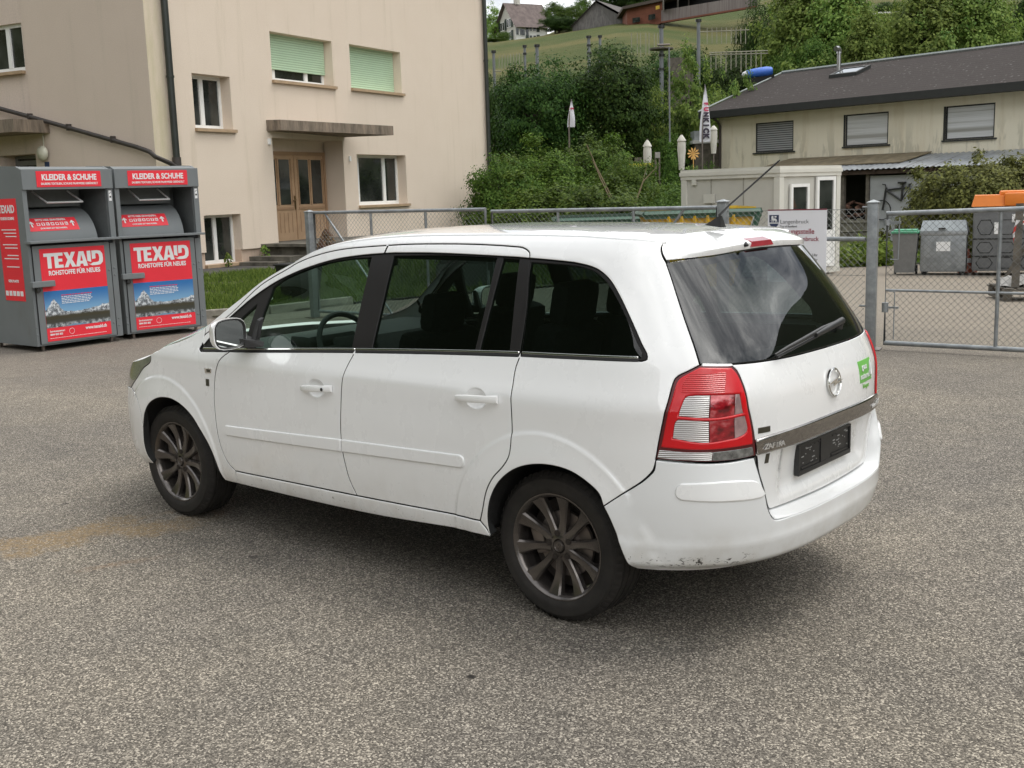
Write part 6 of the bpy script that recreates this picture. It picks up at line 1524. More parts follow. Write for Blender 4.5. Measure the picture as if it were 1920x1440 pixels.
# local x = along the wall to the left of the view; front faces local +y
H1=[(7.42,9.29,3.02,4.20,.10),(3.20,5.03,3.06,4.24,.10),(-.86,.94,3.08,4.24,.10)]
m=MB(); grid_wall(m,11.2,HB,4.62,H1,hw,x0=-14); m.build('front_wall',CREAM,HOUSE)
m=MB(); m.quad((11.2,0,HB),(11.2,-10,HB),(11.2,-10,4.6),(11.2,0,4.6)); m.add([(11.2,0,4.6),(11.2,-10,4.6),(11.2,-5,6.58)],[(0,1,2)]); m.quad((-14,0,HB),(-14,-10,HB),(-14,-10,4.6),(-14,0,4.6)); m.add([(-14,0,4.6),(-14,-10,4.6),(-14,-5,6.58)],[(0,1,2)]); m.quad((11.2,-10,HB),(-14,-10,HB),(-14,-10,4.6),(11.2,-10,4.6)); m.build('gable_wall',CREAM,HOUSE)
t=NT('dark speckled roof tiles'); x,y,z=t.xyz(); v=t.vor(4.6,(1,1.15,1)); sp=t.rng(v.outputs['Distance'],.24,.10); n=t.noise(1.2,5,.65); n3=t.noise(26,3,.7,(1,1.3,1))
c=t.ramp(n3,[(.25,(.020,.017,.016)),(.75,(.062,.053,.050))]); c=t.mix(t.math('MULTIPLY',n,.4),c,(.070,.060,.054)); lit=t.math('MULTIPLY',sp,t.rng(t.noise(.9,3,.6),.36,.6)); c=t.mix(t.math('MULTIPLY',lit,.45),c,(.28,.28,.27))
w=t.math('FRACT',t.math('MULTIPLY',y,1/.30)); c=t.mix(t.math('MULTIPLY',t.rng(w,.12,.0),.6),c,(.008,.008,.008)); t.set(col=c,rough=.95,spec=.12); t.bump(w,.5,.04); RT=t.m
m=MB(); m.add([(11.75,.62,4.80),(-14.5,.62,4.80),(-14.5,-4.95,6.62),(11.75,-4.95,6.62),(11.75,-10.6,4.80),(-14.5,-10.6,4.80)],[(0,1,2,3),(3,2,5,4)]); m.build('roof',RT,HOUSE)
FAS=plain('dark grey fascia',(.022,.024,.023),.6,0,.15,3)
m=MB(); m.span((-14.5,.56,4.53),(11.78,.66,4.81)); m.add([(11.78,.6,4.55),(11.78,.6,4.79),(11.78,-4.95,6.61),(11.78,-4.95,6.37),(11.78,-10.6,4.79),(11.78,-10.6,4.55)],[(0,1,2,3),(3,2,4,5)]); m.span((-14.5,.02,4.54),(11.7,.56,4.57)); m.build('fascia',FAS,HOUSE)
m=MB(); m.tube([(11.80,.66,4.83),(11.80,-4.95,6.65)],.035,6); m.tube([(11.76,-4.95,6.66),(-14.5,-4.95,6.66)],.07,6); m.build('verge_strip',plain('pale verge metal',(.30,.33,.32),.6,.3),HOUSE)
m=MB(); m.tube([(11.05,.55,4.52),(11.05,.30,4.40),(11.12,.06,4.2),(11.12,.06,HB)],.055,10); m.build('downpipe',PIPEB,HOUSE,smooth=40)
BL=plain('white blind',(.40,.41,.42),.6,0,.12,1.2)
t=NT('grey slatted blind'); x,y,z=t.xyz(); w=t.math('FRACT',t.math('MULTIPLY',z,1/.085)); c=t.mix(t.rng(w,.25,.45),(.035,.035,.035),(.34,.35,.36)); t.set(col=c,rough=.5); BL2=t.m
t=NT('dusty roller blind'); x,y,z=t.xyz(); n=t.noise(1.4,4,.6,(.15,1,6)); w=t.math('FRACT',t.math('MULTIPLY',z,1/.055)); c=t.ramp(n,[(.30,(.36,.36,.34)),(.45,(.56,.57,.57)),(.75,(.68,.69,.70))]); band=t.math('MULTIPLY',t.rng(z,3.30,3.36),t.rng(z,3.52,3.42)); c=t.mix(t.math('MULTIPLY',band,.6),c,(.17,.16,.12)); c=t.mix(t.math('MULTIPLY',t.rng(w,.15,.0),.4),c,(.18,.18,.18)); t.set(col=c,rough=.6); BL3=t.m
for i,(a,b,c,d,_) in enumerate(H1):
    w=MB(); e=.05
    for q in ((a,a+e,c,d),(b-e,b,c,d),(a+e,b-e,c,c+e),(a+e,b-e,d-e,d)): w.span((q[0],-.10,q[2]),(q[1],-.02,q[3]))
    fr=w.build('window',FAS,HOUSE); q=MB(); q.quad((a+e,-.05,c+e),(a+e,-.05,d-e),(b-e,-.05,d-e),(b-e,-.05,c+e)); q.build('blind',BL2 if i==0 else BL3,fr)
    q=MB(); q.span((a-.1,-.05,c-.06),(b+.1,.07,c-.005)); q.build('sill',FAS,fr)
    if i: q=MB(); q.span((b+.0,-.02,c),(b+.07,.02,d)); q.build('guide_rail',FAS,fr)
# stove pipe and roof window
m=MB(); m.tube([(8.35,-4.3,6.3),(8.35,-4.3,7.10)],.085,14); m.build('stove_pipe',plain('stainless flue',(.40,.40,.40),.3,.9),HOUSE,smooth=40); m=MB(); m.tube([(8.35,-4.3,7.08),(8.35,-4.3,7.20),(8.35,-4.2,7.27),(8.35,-4.05,7.25)],.11,12); m.build('flue_cowl',D.materials['stainless flue'],HOUSE,smooth=40)
def onroof(x,y): return 4.80+(.62-y)/5.57*1.82
m=MB(); 
for (x0,x1,y0,y1) in ((6.55,6.66,-3.9,-2.9),(7.75,7.86,-3.9,-2.9),(6.66,7.75,-3.02,-2.9),(6.66,7.75,-3.9,-3.78)): m.add([(x,y,onroof(x,y)+dz) for dz in(0,.14) for y in(y0,y1) for x in(x0,x1)],[(0,2,3,1),(4,5,7,6),(0,1,5,4),(2,6,7,3),(0,4,6,2),(1,3,7,5)])
rw_=m.build('roof_window',FAS,HOUSE); m=MB(); m.quad((6.66,-3.78,onroof(0,-3.78)+.12),(7.75,-3.78,onroof(0,-3.78)+.12),(7.75,-3.02,onroof(0,-3.02)+.12),(6.66,-3.02,onroof(0,-3.02)+.12)); m.build('pane',plain('sky bright pane',(.55,.58,.60),.03,1,.02),rw_)
# lean-to shed: corrugated roof, flat brown sheets, dark front
LT=empty('lean_to_shed',(HO.x,HO.y,0),HA,label='open lean-to shed under a corrugated metal roof against the cream house',cat='shed')
m=MB(); V=[];F=[]; k=0; x_=-9.
while x_<7.7: 
    zf=.022*math.cos(2*PI*x_/.21); V+=[(x_,.03,2.64+zf),(x_,2.3,2.16+zf)]; x_+=.0525; k+=1
m.add(V,[(2*i,2*i+1,2*i+3,2*i+2) for i in range(k-1)]); m.build('corrugated_roof',plain('corrugated zinc',(.34,.36,.38),.45,.5,.25,1.5),LT,smooth=50)
m=MB()
for i in range(6): x0=1.4+i*1.03; m.add([(x0,.05,2.72),(x0+1.0,.05,2.72),(x0+1.3,1.55,2.38),(x0+.3,1.55,2.38),(x0,.05,2.69),(x0+1.0,.05,2.69),(x0+1.3,1.55,2.35),(x0+.3,1.55,2.35)],[(0,1,2,3),(4,7,6,5),(0,4,5,1),(1,5,6,2),(2,6,7,3),(3,7,4,0)])
m.build('roof_sheet',plain('mossy brown sheet',(.16,.13,.08),.9,0,.35,3),LT)
TIM=plain('dark brown timber',(.055,.035,.025),.85,0,.3,4)
m=MB(); m.span((-9,2.10,1.98),(7.7,2.20,2.12)); m.build('eaves_beam',TIM,LT)
for x_ in np.arange(-8.7,7.8,1.1): m=MB(); d_=Vector((0,2.2,-.47)); m.box((x_,1.15,2.33),(.08,2.3,.12),R=Matrix.Rotation(-.205,3,'X')); m.build('rafter',TIM,LT)
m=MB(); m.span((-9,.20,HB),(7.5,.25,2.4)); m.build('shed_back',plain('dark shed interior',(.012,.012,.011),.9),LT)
for a,b in ((7.3,7.5),(4.62,4.78),(3.62,3.75),(2.60,2.72)): m=MB(); m.span((a,1.95,HB),(b,2.08,2.05)); m.build('shed_post',OLDW,LT)
m=MB(); m.span((-6,1.96,HB),(2.58,2.02,1.92)); m.build('white_board_wall',plain('grubby white board',(.36,.37,.38),.8,0,.12,2),LT)
m=MB()
for i in range(15): m.span((4.8+.0-i*.16,2.05,HB),(4.8-i*.16-.14,2.10,.40-.04*math.sin(i*2.1)))
for a,b in (((4.8,2.12,-.1),(2.4,2.12,.0)),((4.8,2.12,.28),(2.4,2.12,.30))): m.tube([a,b],.03,4)
m.build('board_fence',plain('grey green boards',(.19,.18,.14),.9,0,.3,3),None,label='row of grey upright boards under the lean-to, behind the weeds',cat='board fence'); bf=D.objects['board_fence']; bf.location=(HO.x,HO.y,0); bf.rotation_euler=(0,0,HA)
random.seed(11)
m=MB()
for i in range(26):
    x0=random.uniform(2.8,7.2); m.box((x0,1.7+random.uniform(-.2,.2),.45+random.uniform(0,.5)),(random.uniform(.1,.6),.12,random.uniform(.03,.15)),R=Matrix.Rotation(random.uniform(-.5,.5),3,'Y'))
jn=m.build('junk_pile',plain('mixed rusty junk',(.16,.085,.06),.8,0,.5,3),None,label='heap of rusty odds and ends in the lean-to shed',cat='junk heap',kind='stuff'); jn.location=(HO.x,HO.y,0); jn.rotation_euler=(0,0,HA)
# bicycle skeleton on the white boards
bk=empty('bicycle',(HO.x,HO.y,0),HA,label='black bicycle frame hanging on the white board wall of the shed',cat='bicycle')
m=MB(); BP=lambda a,b:(a,2.08,b)
for pth in ([(1.9,1.42),(1.0,1.50),(1.3,1.05),(1.9,1.42)],[(1.9,1.5),(2.02,.72)],[(1.0,1.62),(1.0,1.45),(.55,1.2)],[(1.25,1.62),(1.30,1.05)]): m.tube([BP(*q) for q in pth],.035,6)
m.build('frame',M['blackplastic'],bk)
for cx_,cz_,a0,a1 in ((2.05,.72,.1,2.6),(.42,1.12,.3,2.9)):
    m=MB(); m.tube([BP(cx_+.34*math.cos(a),cz_+.34*math.sin(a)) for a in np.linspace(0,2*PI,25)[:-1]],.018,5,closed=True); m.build('wheel',M['blackplastic'],bk)
m=MB(); m.box((1.28,2.1,1.66),(.28,.12,.06),bev=.02); m.build('saddle',M['blackplastic'],bk)
m=MB(); m.tube([BP(1.9,1.42),BP(1.93,1.60),BP(2.05,1.62)],.02,6); m.build('handlebar',M['blackplastic'],bk)
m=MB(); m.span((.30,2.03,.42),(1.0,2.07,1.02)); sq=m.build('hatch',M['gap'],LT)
# ------------------------------------------------------------ farm on the hill
def gp(px,Z):
    p=place(px,300,Z); return Vector((p.x,p.y,height(p.x,p.y)))
def farm(px0,pxc,px1,Zc,dpt):pass
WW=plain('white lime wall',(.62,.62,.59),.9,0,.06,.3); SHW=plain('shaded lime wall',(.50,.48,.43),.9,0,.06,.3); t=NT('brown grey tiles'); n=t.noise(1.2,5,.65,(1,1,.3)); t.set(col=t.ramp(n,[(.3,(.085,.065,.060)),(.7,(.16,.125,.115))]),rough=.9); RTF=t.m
SHT=plain('dark green shutter',(.03,.045,.035),.7)
# white farmhouse: gable face left, eaves face right
Z0=238; zc=lambda py,Z=Z0: 1.76-(py-(355-(970-960)*.0307))*Z/2100
zb=zc(84); ze_=zc(45); zr=zc(5)
A0=place(912,80,Z0+3); A1=place(968,80,Z0); A2=place(1027,80,Z0+3)
ux_=(A2-A1); ux_.z=0; Lx=ux_.length; ux_.normalize(); uy_=Vector((-ux_.y,ux_.x,0)); 
if uy_.dot(EF)<0: uy_=-uy_
# make the gable direction lean to the left of the view
gx=(A0-A1); gx.z=0; Lg=gx.length; gdir=(gx.normalized()*.60+EF*.80).normalized(); gd=Lg/ (gdir.dot(gx.normalized())) if gdir.dot(gx.normalized())>.2 else Lg
gdir=gdir; W_=gd*.98
fh=empty('farmhouse',(0,0,0),0,label='white farmhouse with a brown tiled roof and dark shutters high on the hill',cat='farmhouse')
a=Vector((A1.x,A1.y,zb-3)); b=a+ux_*Lx; c=a+gdir*W_; d=c+ux_*Lx
H_=ze_-zb+3; up=Vector((0,0,H_)); ridge=Vector((0,0,zr-zb+3))
m=MB(); m.quad(a,b,b+up,a+up); m.quad(b,d,d+up,b+up); m.build('eaves_wall',WW,fh)
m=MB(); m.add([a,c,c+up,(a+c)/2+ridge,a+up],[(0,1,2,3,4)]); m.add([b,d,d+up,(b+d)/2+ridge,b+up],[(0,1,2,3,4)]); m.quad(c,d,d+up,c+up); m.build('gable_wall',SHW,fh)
e1=(a-c).normalized()*1.1; e2=ux_*1.2; r0=(a+c)/2+ridge; r1=(b+d)/2+ridge; dz=Vector((0,0,.25)); slope=Vector((0,0,-(zr-ze_)/ (W_/2)*1.1))
m=MB(); 
m.quad(a+up+e1+slope-e2*.6+dz,b+up+e1+slope+e2+dz,r1+e2+dz-ux_*0,r0-e2*.6+dz); m.quad(c+up-e1+slope-e2*.6+dz,d+up-e1+slope+e2+dz,r1+e2+dz,r0-e2*.6+dz); m.build('roof',RTF,fh)
m=MB(); m.box(r0+ux_*Lx*.35+Vector((0,0,.9)),(1.0,1.0,1.8)); m.build('chimney',SHW,fh)
def fwin(P0,U,u,zz,w,h,sh=True):
    p=P0+U*u; n_=(Vector((U.y,-U.x,0))); n_=n_ if n_.dot(EF)<0 else -n_
    q=MB(); R_=Matrix((U,n_,Vector((0,0,1)))).transposed()
    q.box(Vector((p.x,p.y,zz))+n_*.05,(w,.1,h),R=R_); fw_=q.build('window',WW,fh); 
    q=MB(); 
    for s_ in (-.25,.25): q.box(Vector((p.x,p.y,zz))+n_*.12+U*(s_*w),(w*.34,.04,h*.8),R=R_)
    q.build('pane',PANE,fw_)
    if sh:
        for s_ in (-.72,.72): q=MB(); q.box(Vector((p.x,p.y,zz))+n_*.1+U*(s_*w),(w*.4,.06,h*1.05),R=R_); q.build('shutter',SHT,fw_)
zy=lambda py: zc(py)
for u,zz in ((.30,zy(44)),(.65,zy(41)),(.30,zy(68)),(.65,zy(64))): fwin(a,gdir,W_*(1-u) if False else W_*(1-u),zz,2.0,1.9)
for u,zz,s_ in ((.52,zy(52),1),(.52,zy(72),1),(.10,zy(60),0),(.29,zy(61),0),(.10,zy(80),0)): fwin(a,ux_,Lx*u,zz,1.8,1.6,bool(s_))
# grey barn
BG=plain('grey barn boards',(.085,.078,.072),.9,0,.25,.6); t=NT('barn boards'); n=t.noise(1.0,5,.7,(3,3,.12)); t.set(col=t.ramp(n,[(.3,(.060,.055,.052)),(.7,(.15,.14,.13))]),rough=.9); BG=t.m
bn=empty('barn',(0,0,0),0,label='grey weathered timber barn with a low gable on the hilltop meadow',cat='barn')
def zat(py,px,Z): return 1.76-(py-(355-(px-960)*.0307))*Z/2100
Z=214; pa=place(1074,60,Z); pb=place(1176,60,Z-6); apx=place(1117,10,Z-2); zl=zat(69,1074,Z)-2; zla=zat(50,1078,Z); zrr=zat(46,1174,Z); za=zat(9,1117,Z)
A=Vector((pa.x,pa.y,zl)); Bp=Vector((pb.x,pb.y,zl)); back=EF*16+ER*10
m=MB(); front_=[A,Bp,Vector((Bp.x,Bp.y,zrr)),Vector((apx.x,apx.y,za)),Vector((A.x,A.y,zla))]; bk_=[v+back for v in front_]; m.add(front_+bk_,[(0,1,2,3,4),(5,9,8,7,6),(1,6,7,2),(0,4,9,5)]); m.build('wall',BG,bn)
m=MB(); o=-EF*.8+Vector((0,0,.3)); L_e=(front_[4]-front_[3])*.12; R_e=(front_[2]-front_[3])*.06
m.quad(front_[4]+L_e+o,front_[3]+o,bk_[3]+Vector((0,0,.3)),bk_[4]+L_e); m.quad(front_[3]+o,front_[2]+R_e+o,bk_[2]+R_e,bk_[3]+Vector((0,0,.3))); m.build('roof',plain('dark barn roof',(.075,.065,.06),.9,0,.25,.5),bn)
# red-brown shed and concrete-walled stable
rs_=empty('red_shed',(0,0,0),0,label='red brown timber shed with dark windows next to the grey barn',cat='shed')
def slab(px0,px1,Z0_,Z1_,y0a,y0b,y1a,y1b,th,name,mat,par):
    p0=place(px0,50,Z0_); p1=place(px1,50,Z1_); nd=EF*th
    V=[Vector((p0.x,p0.y,zat(y1a,px0,Z0_))),Vector((p1.x,p1.y,zat(y1b,px1,Z1_))),Vector((p1.x,p1.y,zat(y0b,px1,Z1_))),Vector((p0.x,p0.y,zat(y0a,px0,Z0_)))]
    V+=[v+nd for v in V]; q=MB(); q.add(V,[(0,1,2,3),(4,7,6,5),(0,4,5,1),(1,5,6,2),(2,6,7,3),(3,7,4,0)]); return q.build(name,mat,par)
RB=plain('red brown boards',(.16,.055,.030),.85,0,.2,1)
slab(1176,1242,200,196,18,4,60,44,8,'wall',RB,rs_)
slab(1168,1290,199,193,14,-12,19,-6,12,'roof',plain('shed roof',(.07,.055,.045),.9),rs_)
slab(1216,1229,196.5,196,29,27,39,36,.3,'window',PANE,rs_); slab(1186,1200,198.5,198,35,33,44,41,.3,'window',PANE,rs_)
slab(1230,1237,195.4,195.2,13,12,20,18,.2,'yellow_plate',plain('yellow plate',(.55,.35,.03),.6),rs_)
st_=empty('cattle_stable',(0,0,0),0,label='long open stable with a grey concrete parapet above the meadow',cat='stable')
t=NT('streaky concrete'); n=t.noise(.9,5,.7,(4,4,.15)); t.set(col=t.ramp(n,[(.3,(.12,.095,.088)),(.7,(.25,.22,.205))]),rough=.95); SCN=t.m
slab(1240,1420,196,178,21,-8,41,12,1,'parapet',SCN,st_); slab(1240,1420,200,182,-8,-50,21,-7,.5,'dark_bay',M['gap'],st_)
for p_ in (1243,1270,1290,1313): slab(p_,p_+2.5,195,192.5,-2,-3,22-(p_-1240)*.16,22-(p_-1240)*.16,.5,'post',OLDW,st_)
slab(1238,1424,197,179,-30,-62,-9+10,-34,10,'roof',D.materials['shed roof'],st_)
slab(1240,1420,195.8,177.8,41,12,44,15,1,'footing',RB,st_)
cb_=empty('orange_hut',(0,0,0),0,label='small orange brown timber hut on a white base, far up between the tall trees',cat='hut'); slab(1580,1600,170,170,-20,-20,14,14,5,'wall',plain('orange brown boards',(.20,.08,.03),.85,0,.2,1),cb_); slab(1578,1602,170,170,14,14,20,20,5,'base',WW,cb_)
slab(1640,1712,150,150,24,22,27,24,1.2,'low_wall',WW,None); lw_=D.objects['low_wall']; tag(lw_,'low white roadside wall in the meadow between the tall trees','wall')
# ------------------------------------------------------------ climbing garden posts, flags, parasols, signs
POLE=plain('grey climbing post',(.17,.18,.19),.6,0,.2,1.2); ROPE=plain('pale ropes',(.24,.23,.17),.8)
def cpost(px,ytop,ybot,Z,r,label,plat=None,band=()):
    b=place(px,ybot,Z); tp_=zat(ytop,px,Z); g=height(b.x,b.y)-.3
    o=empty('climbing_post',(b.x,b.y,g),0,label=label,cat='climbing post',group='posts of the rope garden')
    m=MB(); r*=.68; m.tube([(0,0,0),(0,0,tp_-g)],r,12); m.build('shaft',POLE,o,smooth=50)
    m=MB(); m.tube([(0,0,tp_-g),(0,0,tp_-g+.12)],r*1.7,12); m.build('cap',M['blackplastic'],o,smooth=40)
    for q in band: zz=zat(q,px,Z)-g; m=MB(); m.tube([(0,0,zz),(0,0,zz+.1)],r*1.5,12); m.build('clamp_ring',M['blackplastic'],o)
    if plat: zz=zat(plat,px,Z)-g; m=MB(); m.tube([(0,0,zz),(0,0,zz+.07)],.55,14); m.build('platform',OLDW,o)
cpost(927,100,150,58,.11,'grey post at the corner of the beige flats, leftmost of the rope garden')
cpost(985,90,140,60,.10,'thinner grey post above the dark left tree, second from the flats',band=(103,))
cpost(1008,89,140,58,.13,'thick grey post above the dark left tree, third from the flats')
cpost(1105,73,140,62,.13,'grey post with a cap below the grey barn, left one of that pair',band=(88,102))
cpost(1126,72,140,64,.11,'grey post below the grey barn, right one of that pair')
cpost(1241,56,200,52,.14,'tall grey post carrying a round platform',plat=95,band=(107,132,190))
cpost(1310,45,200,56,.13,'tall grey post left of the dark round tree, highest in the rope garden')
def ropes(pxs,y0,y1,Z,label,sag=0,horiz=()):
    o=empty('rope_bridge',(0,0,0),0,label=label,cat='rope bridge')
    for i,px in enumerate(pxs):
        m=MB(); a=place(px,y0 if not callable(y0) else y0(i),Z); b=place(px,y1 if not callable(y1) else y1(i),Z); m.tube([a,b],.022,4); m.build('rope',ROPE,o)
    for (xa,ya,xb,yb) in horiz: m=MB(); m.tube([place(xa,ya,Z),place(xb,yb,Z)],.025,4); m.build('cable',ROPE,o)
ropes([936+5.4*i for i in range(9)],lambda i:104-i*.6,lambda i:128+i*2,56,'rope ladder bridge between the two leftmost climbing posts',horiz=((927,133,940,134),))
ropes([1333+9.4*i for i in range(11)],lambda i:97,lambda i:136-(i%3)*5,52,'hanging rope bridge in front of the dark hedge, right of the tallest post',horiz=((1330,99,1440,95),(1330,103,1440,100)))
ropes([1326+9*i for i in range(9)],lambda i:52,lambda i:82,58,'upper row of thin hanging ropes in front of the meadow',horiz=((1310,60,1405,56),))
ropes([1184,1195,1201,1211,1217,1227,1233],lambda i:62,lambda i:(100,107,107,103,103,99,99)[i],54,'rope swings hanging left of the post with the platform')
# stockade of upright boards
p0=place(1252,140,60); p1=place(1300,140,60); m=MB(); dv=(p1-p0)/16
for i in range(16): q=p0+dv*(i+.5); z0_=height(q.x,q.y); m.box((q.x,q.y,(z0_+zat(108,1275,60))/2),(dv.length*.9,.08,zat(108,1275,60)-z0_),R=Matrix.Rotation(math.atan2(dv.y,dv.x),3,'Z'))
m.build('board_screen',OLDW,None,label='tall screen of grey upright boards behind the light green trees',cat='board screen')
# street lamp pole
b=place(1256,300,44); g=height(b.x,b.y); sl=empty('lamp_pole',(b.x,b.y,g),0,label='thin dark lamp pole rising out of the bushes',cat='lamp pole'); m=MB(); m.tube([(0,0,0),(0,0,zat(92,1256,44)-g)],[.036,.03],8); m.build('pole',POLE,sl,smooth=40); m=MB(); m.box((.25,0,zat(87,1256,44)-g),(.5,.14,.07),R=Matrix.Rotation(FA*0+.6,3,'Z'),bev=.03); m.build('lamp_head',M['steel'],sl)
# beach flags
FLG=plain('white flag cloth',(.66,.66,.70),.8,0,.04,2); INK=plain('dark flag print',(.04,.03,.05),.7); PNK=plain('pink flag print',(.50,.06,.12),.7)
def flag(px,yt,yb,Z,w,label,txt,grp='white beach flags on the terrace'):
    b=place(px,yb,Z); g=height(b.x,b.y); zt_=zat(yt,px,Z)-g; zb_=zat(yb,px,Z)-g; o=empty('beach_flag',(b.x,b.y,g),math.atan2(ER.y,ER.x)+.25,label=label,cat='flag',group=grp)
    m=MB(); m.tube([(0,0,0),(0,0,zb_),(.03,0,zb_+(zt_-zb_)*.6),(.10,0,zt_)],[.03,.025,.018,.01],6); m.build('pole',M['steel'],o)
    V=[];F=[]; n=20
    for i in range(n+1):
        f=i/n; ww=w*(1-f**2.2); x0=.03+.07*f
        for k in range(5): s_=k/4; V.append((x0-ww*(.35 if 1 else 1)+ww*s_,.03*math.sin(6*f+4*s_),zb_+(zt_-zb_)*f))
    for i in range(n):
        for k in range(4): F.append((i*5+k,i*5+k+1,i*5+5+k+1,i*5+5+k))
    m=MB(); m.add(V,F); cl=m.build('cloth',FLG,o,smooth=60)
    h_=zt_-zb_
    for i,chh in enumerate(txt):
        zz=zb_+h_*(.66-.56*i/max(1,len(txt)-1)); ww=w*(1-((zz-zb_)/h_)**2.2)
        for s_ in (-1,1):
            Mt=Matrix.Translation((.06+.12*w,s_*.06,zz))@Matrix.Rotation(PI if s_>0 else 0,4,'Z')@Matrix.Rotation(PI/2,4,'X')@Matrix.Rotation(-PI/2,4,'Z')
            text('lettering',chh,ww*.72,PNK if i in (0,1) else INK,cl,Mt,bold=.02,sx=.85)
flag(1317,158,263,39,.40,'tall white beach flag with upright lettering next to the cream house roof','FUNKICK')
flag(1067,185,236,37,.25,'smaller white beach flag showing above the dense bushes on the left','FU'[:1])
# folded parasols
CLO=plain('cream parasol cloth',(.58,.56,.50),.9,0,.10,3)
def parasol(px,yt,yb,Z,label):
    b=place(px,yb,Z); g=height(b.x,b.y); zt_=zat(yt,px,Z)-g; z1=zat(yb,px,Z)-g; h=zt_-z1; o=empty('folded_parasol',(b.x,b.y,g),0,label=label,cat='parasol',group='folded cream parasols')
    m=MB(); m.tube([(0,0,0),(0,0,zt_)],.03,8); m.build('pole',M['steel'],o)
    m=MB(); V=[];F=[]; n=20; pr=[(0,zt_),(.03,zt_-.03*h),(.10,zt_-.12*h),(.19,zt_-.27*h),(.20,zt_-.31*h),(.155,zt_-.32*h),(.175,zt_-.42*h),(.185,zt_-.7*h),(.16,z1),(.12,z1-.45)]
    for r_,z_ in pr:
        for j in range(n): a_=2*PI*j/n; rr_=.72*r_*(1+.07*(-1)**j); V.append((rr_*math.cos(a_),rr_*math.sin(a_),z_))
    for i in range(len(pr)-1):
        for j in range(n): F.append((i*n+j,i*n+(j+1)%n,(i+1)*n+(j+1)%n,(i+1)*n+j))
    m.add(V,F); m.build('canopy',CLO,o,smooth=70)
parasol(1214,258,304,38,'folded cream parasol above the yellow banner'); parasol(1278,249,290,38,'folded cream parasol in the middle, right of the pointed shrub'); parasol(1338,232,262,42,'folded cream parasol at the corner of the cream house')
# yellow banner, orange flower ornament, tiny signs
def board(name,px,y0,y1,w,Z,mat,label,cat):
    b=place(px,y1,Z); g=height(b.x,b.y); zt_=zat(y0,px,Z)-g; zb_=zat(y1,px,Z)-g; o=empty(name,(b.x,b.y,g),math.atan2(ER.y,ER.x)+PI,label=label,cat=cat)
    m=MB(); m.span((-w/2,0,zb_),(w/2,.03,zt_)); bd=m.build('board',mat,o); m=MB(); m.tube([(-w*.4,-.03,0),(-w*.4,-.03,zt_)],.03,6); m.tube([(w*.4,-.03,0),(w*.4,-.03,zt_)],.03,6); m.build('stand',M['steel'],o); return o,bd,zt_,zb_
t=NT('printed yellow banner'); x,y,z=t.xyz(); n=t.noise(3.2,3,.6,(1,1,1.2)); c=t.mix(t.rng(n,.50,.53),(.65,.65,.60),(.03,.03,.04)); t.set(col=c,rough=.6); BAN=t.m
o,bd,zt_,zb_=board('banner',1195,303,324,.8,36,BAN,'yellow topped banner with black print among the bushes','banner'); m=MB(); m.span((-.5,.031,zt_-.12),(.5,.036,zt_)); m.span((.15,.031,zb_),(.5,.036,zb_+.10)); m.build('yellow_band',plain('yellow print',(.62,.52,.03),.6),bd)
board('wooden_sign',1197,292,303,.22,36.5,OLDW,'small brown wooden board just above the yellow banner','sign'); board('pale_sign',1233,282,293,.16,37,plain('pale notice',(.30,.29,.26),.8),'small pale board between the two front parasols','sign')
b=place(1300,288,36); m=MB()
for i in range(10): a_=2*PI*i/10; m.add([(0,0,0),(.22*math.cos(a_-.2),0,.22*math.sin(a_-.2)),(.30*math.cos(a_),.02,.30*math.sin(a_)),(.22*math.cos(a_+.2),0,.22*math.sin(a_+.2))],[(0,1,2,3)])
m.tube([(0,0,0),(0,0,-1.6)],.02,5); m.lathe([(0,.03),(.09,.02),(.10,0)],12,Matrix.Rotation(PI/2,4,'X')); fo=m.build('flower_ornament',plain('orange ornament',(.70,.40,.12),.6),None,label='orange sun shaped garden ornament below the tall flag',cat='ornament'); fo.location=b; fo.scale=(.7,.7,.7); fo.rotation_euler=(0,0,math.atan2(ER.y,ER.x)+PI)
# blue tarpaulin roof on the slope
b=place(1418,137,50); prof=[(0,-.80),(.14,-.74),(.24,-.55),(.31,-.2),(.34,.2),(.33,.6),(.27,.84),(0,.9)]; m=MB(); Mt=Matrix.Rotation(PI/2,4,'Y')
V=[];F=[]; n=16
for r_,x_ in prof:
    for j in range(n): a_=2*PI*j/n; k_=1+.05*math.sin(5*a_+x_*9); V.append((x_,r_*1.1*k_*math.cos(a_),r_*.85*k_*math.sin(a_)))
for i in range(len(prof)-1):
    for j in range(n): F.append((i*n+j,i*n+(j+1)%n,(i+1)*n+(j+1)%n,(i+1)*n+j))
m.add(V[n*2:],[tuple(q-2*n for q in f) for f in F[n*2:]]); bt=m.build('blue_tarpaulin',plain('blue tarpaulin',(.03,.12,.48),.5,0,.2,4),None,smooth=60,label='bright blue covered tube on the slope at the end of the dark roof',cat='tarpaulin'); bt.location=b; bt.scale=(.82,.82,.78); bt.rotation_euler=(0,-.10,math.atan2(ER.y,ER.x)+PI+PI)
m=MB(); m.add(V[:n*3],F[:n*2]); m.build('white_end',FLG,bt,smooth=60)
m=MB(); m.span((-.4,-.25,-.62),(.9,.25,-.24)); m.build('support',M['gap'],bt)
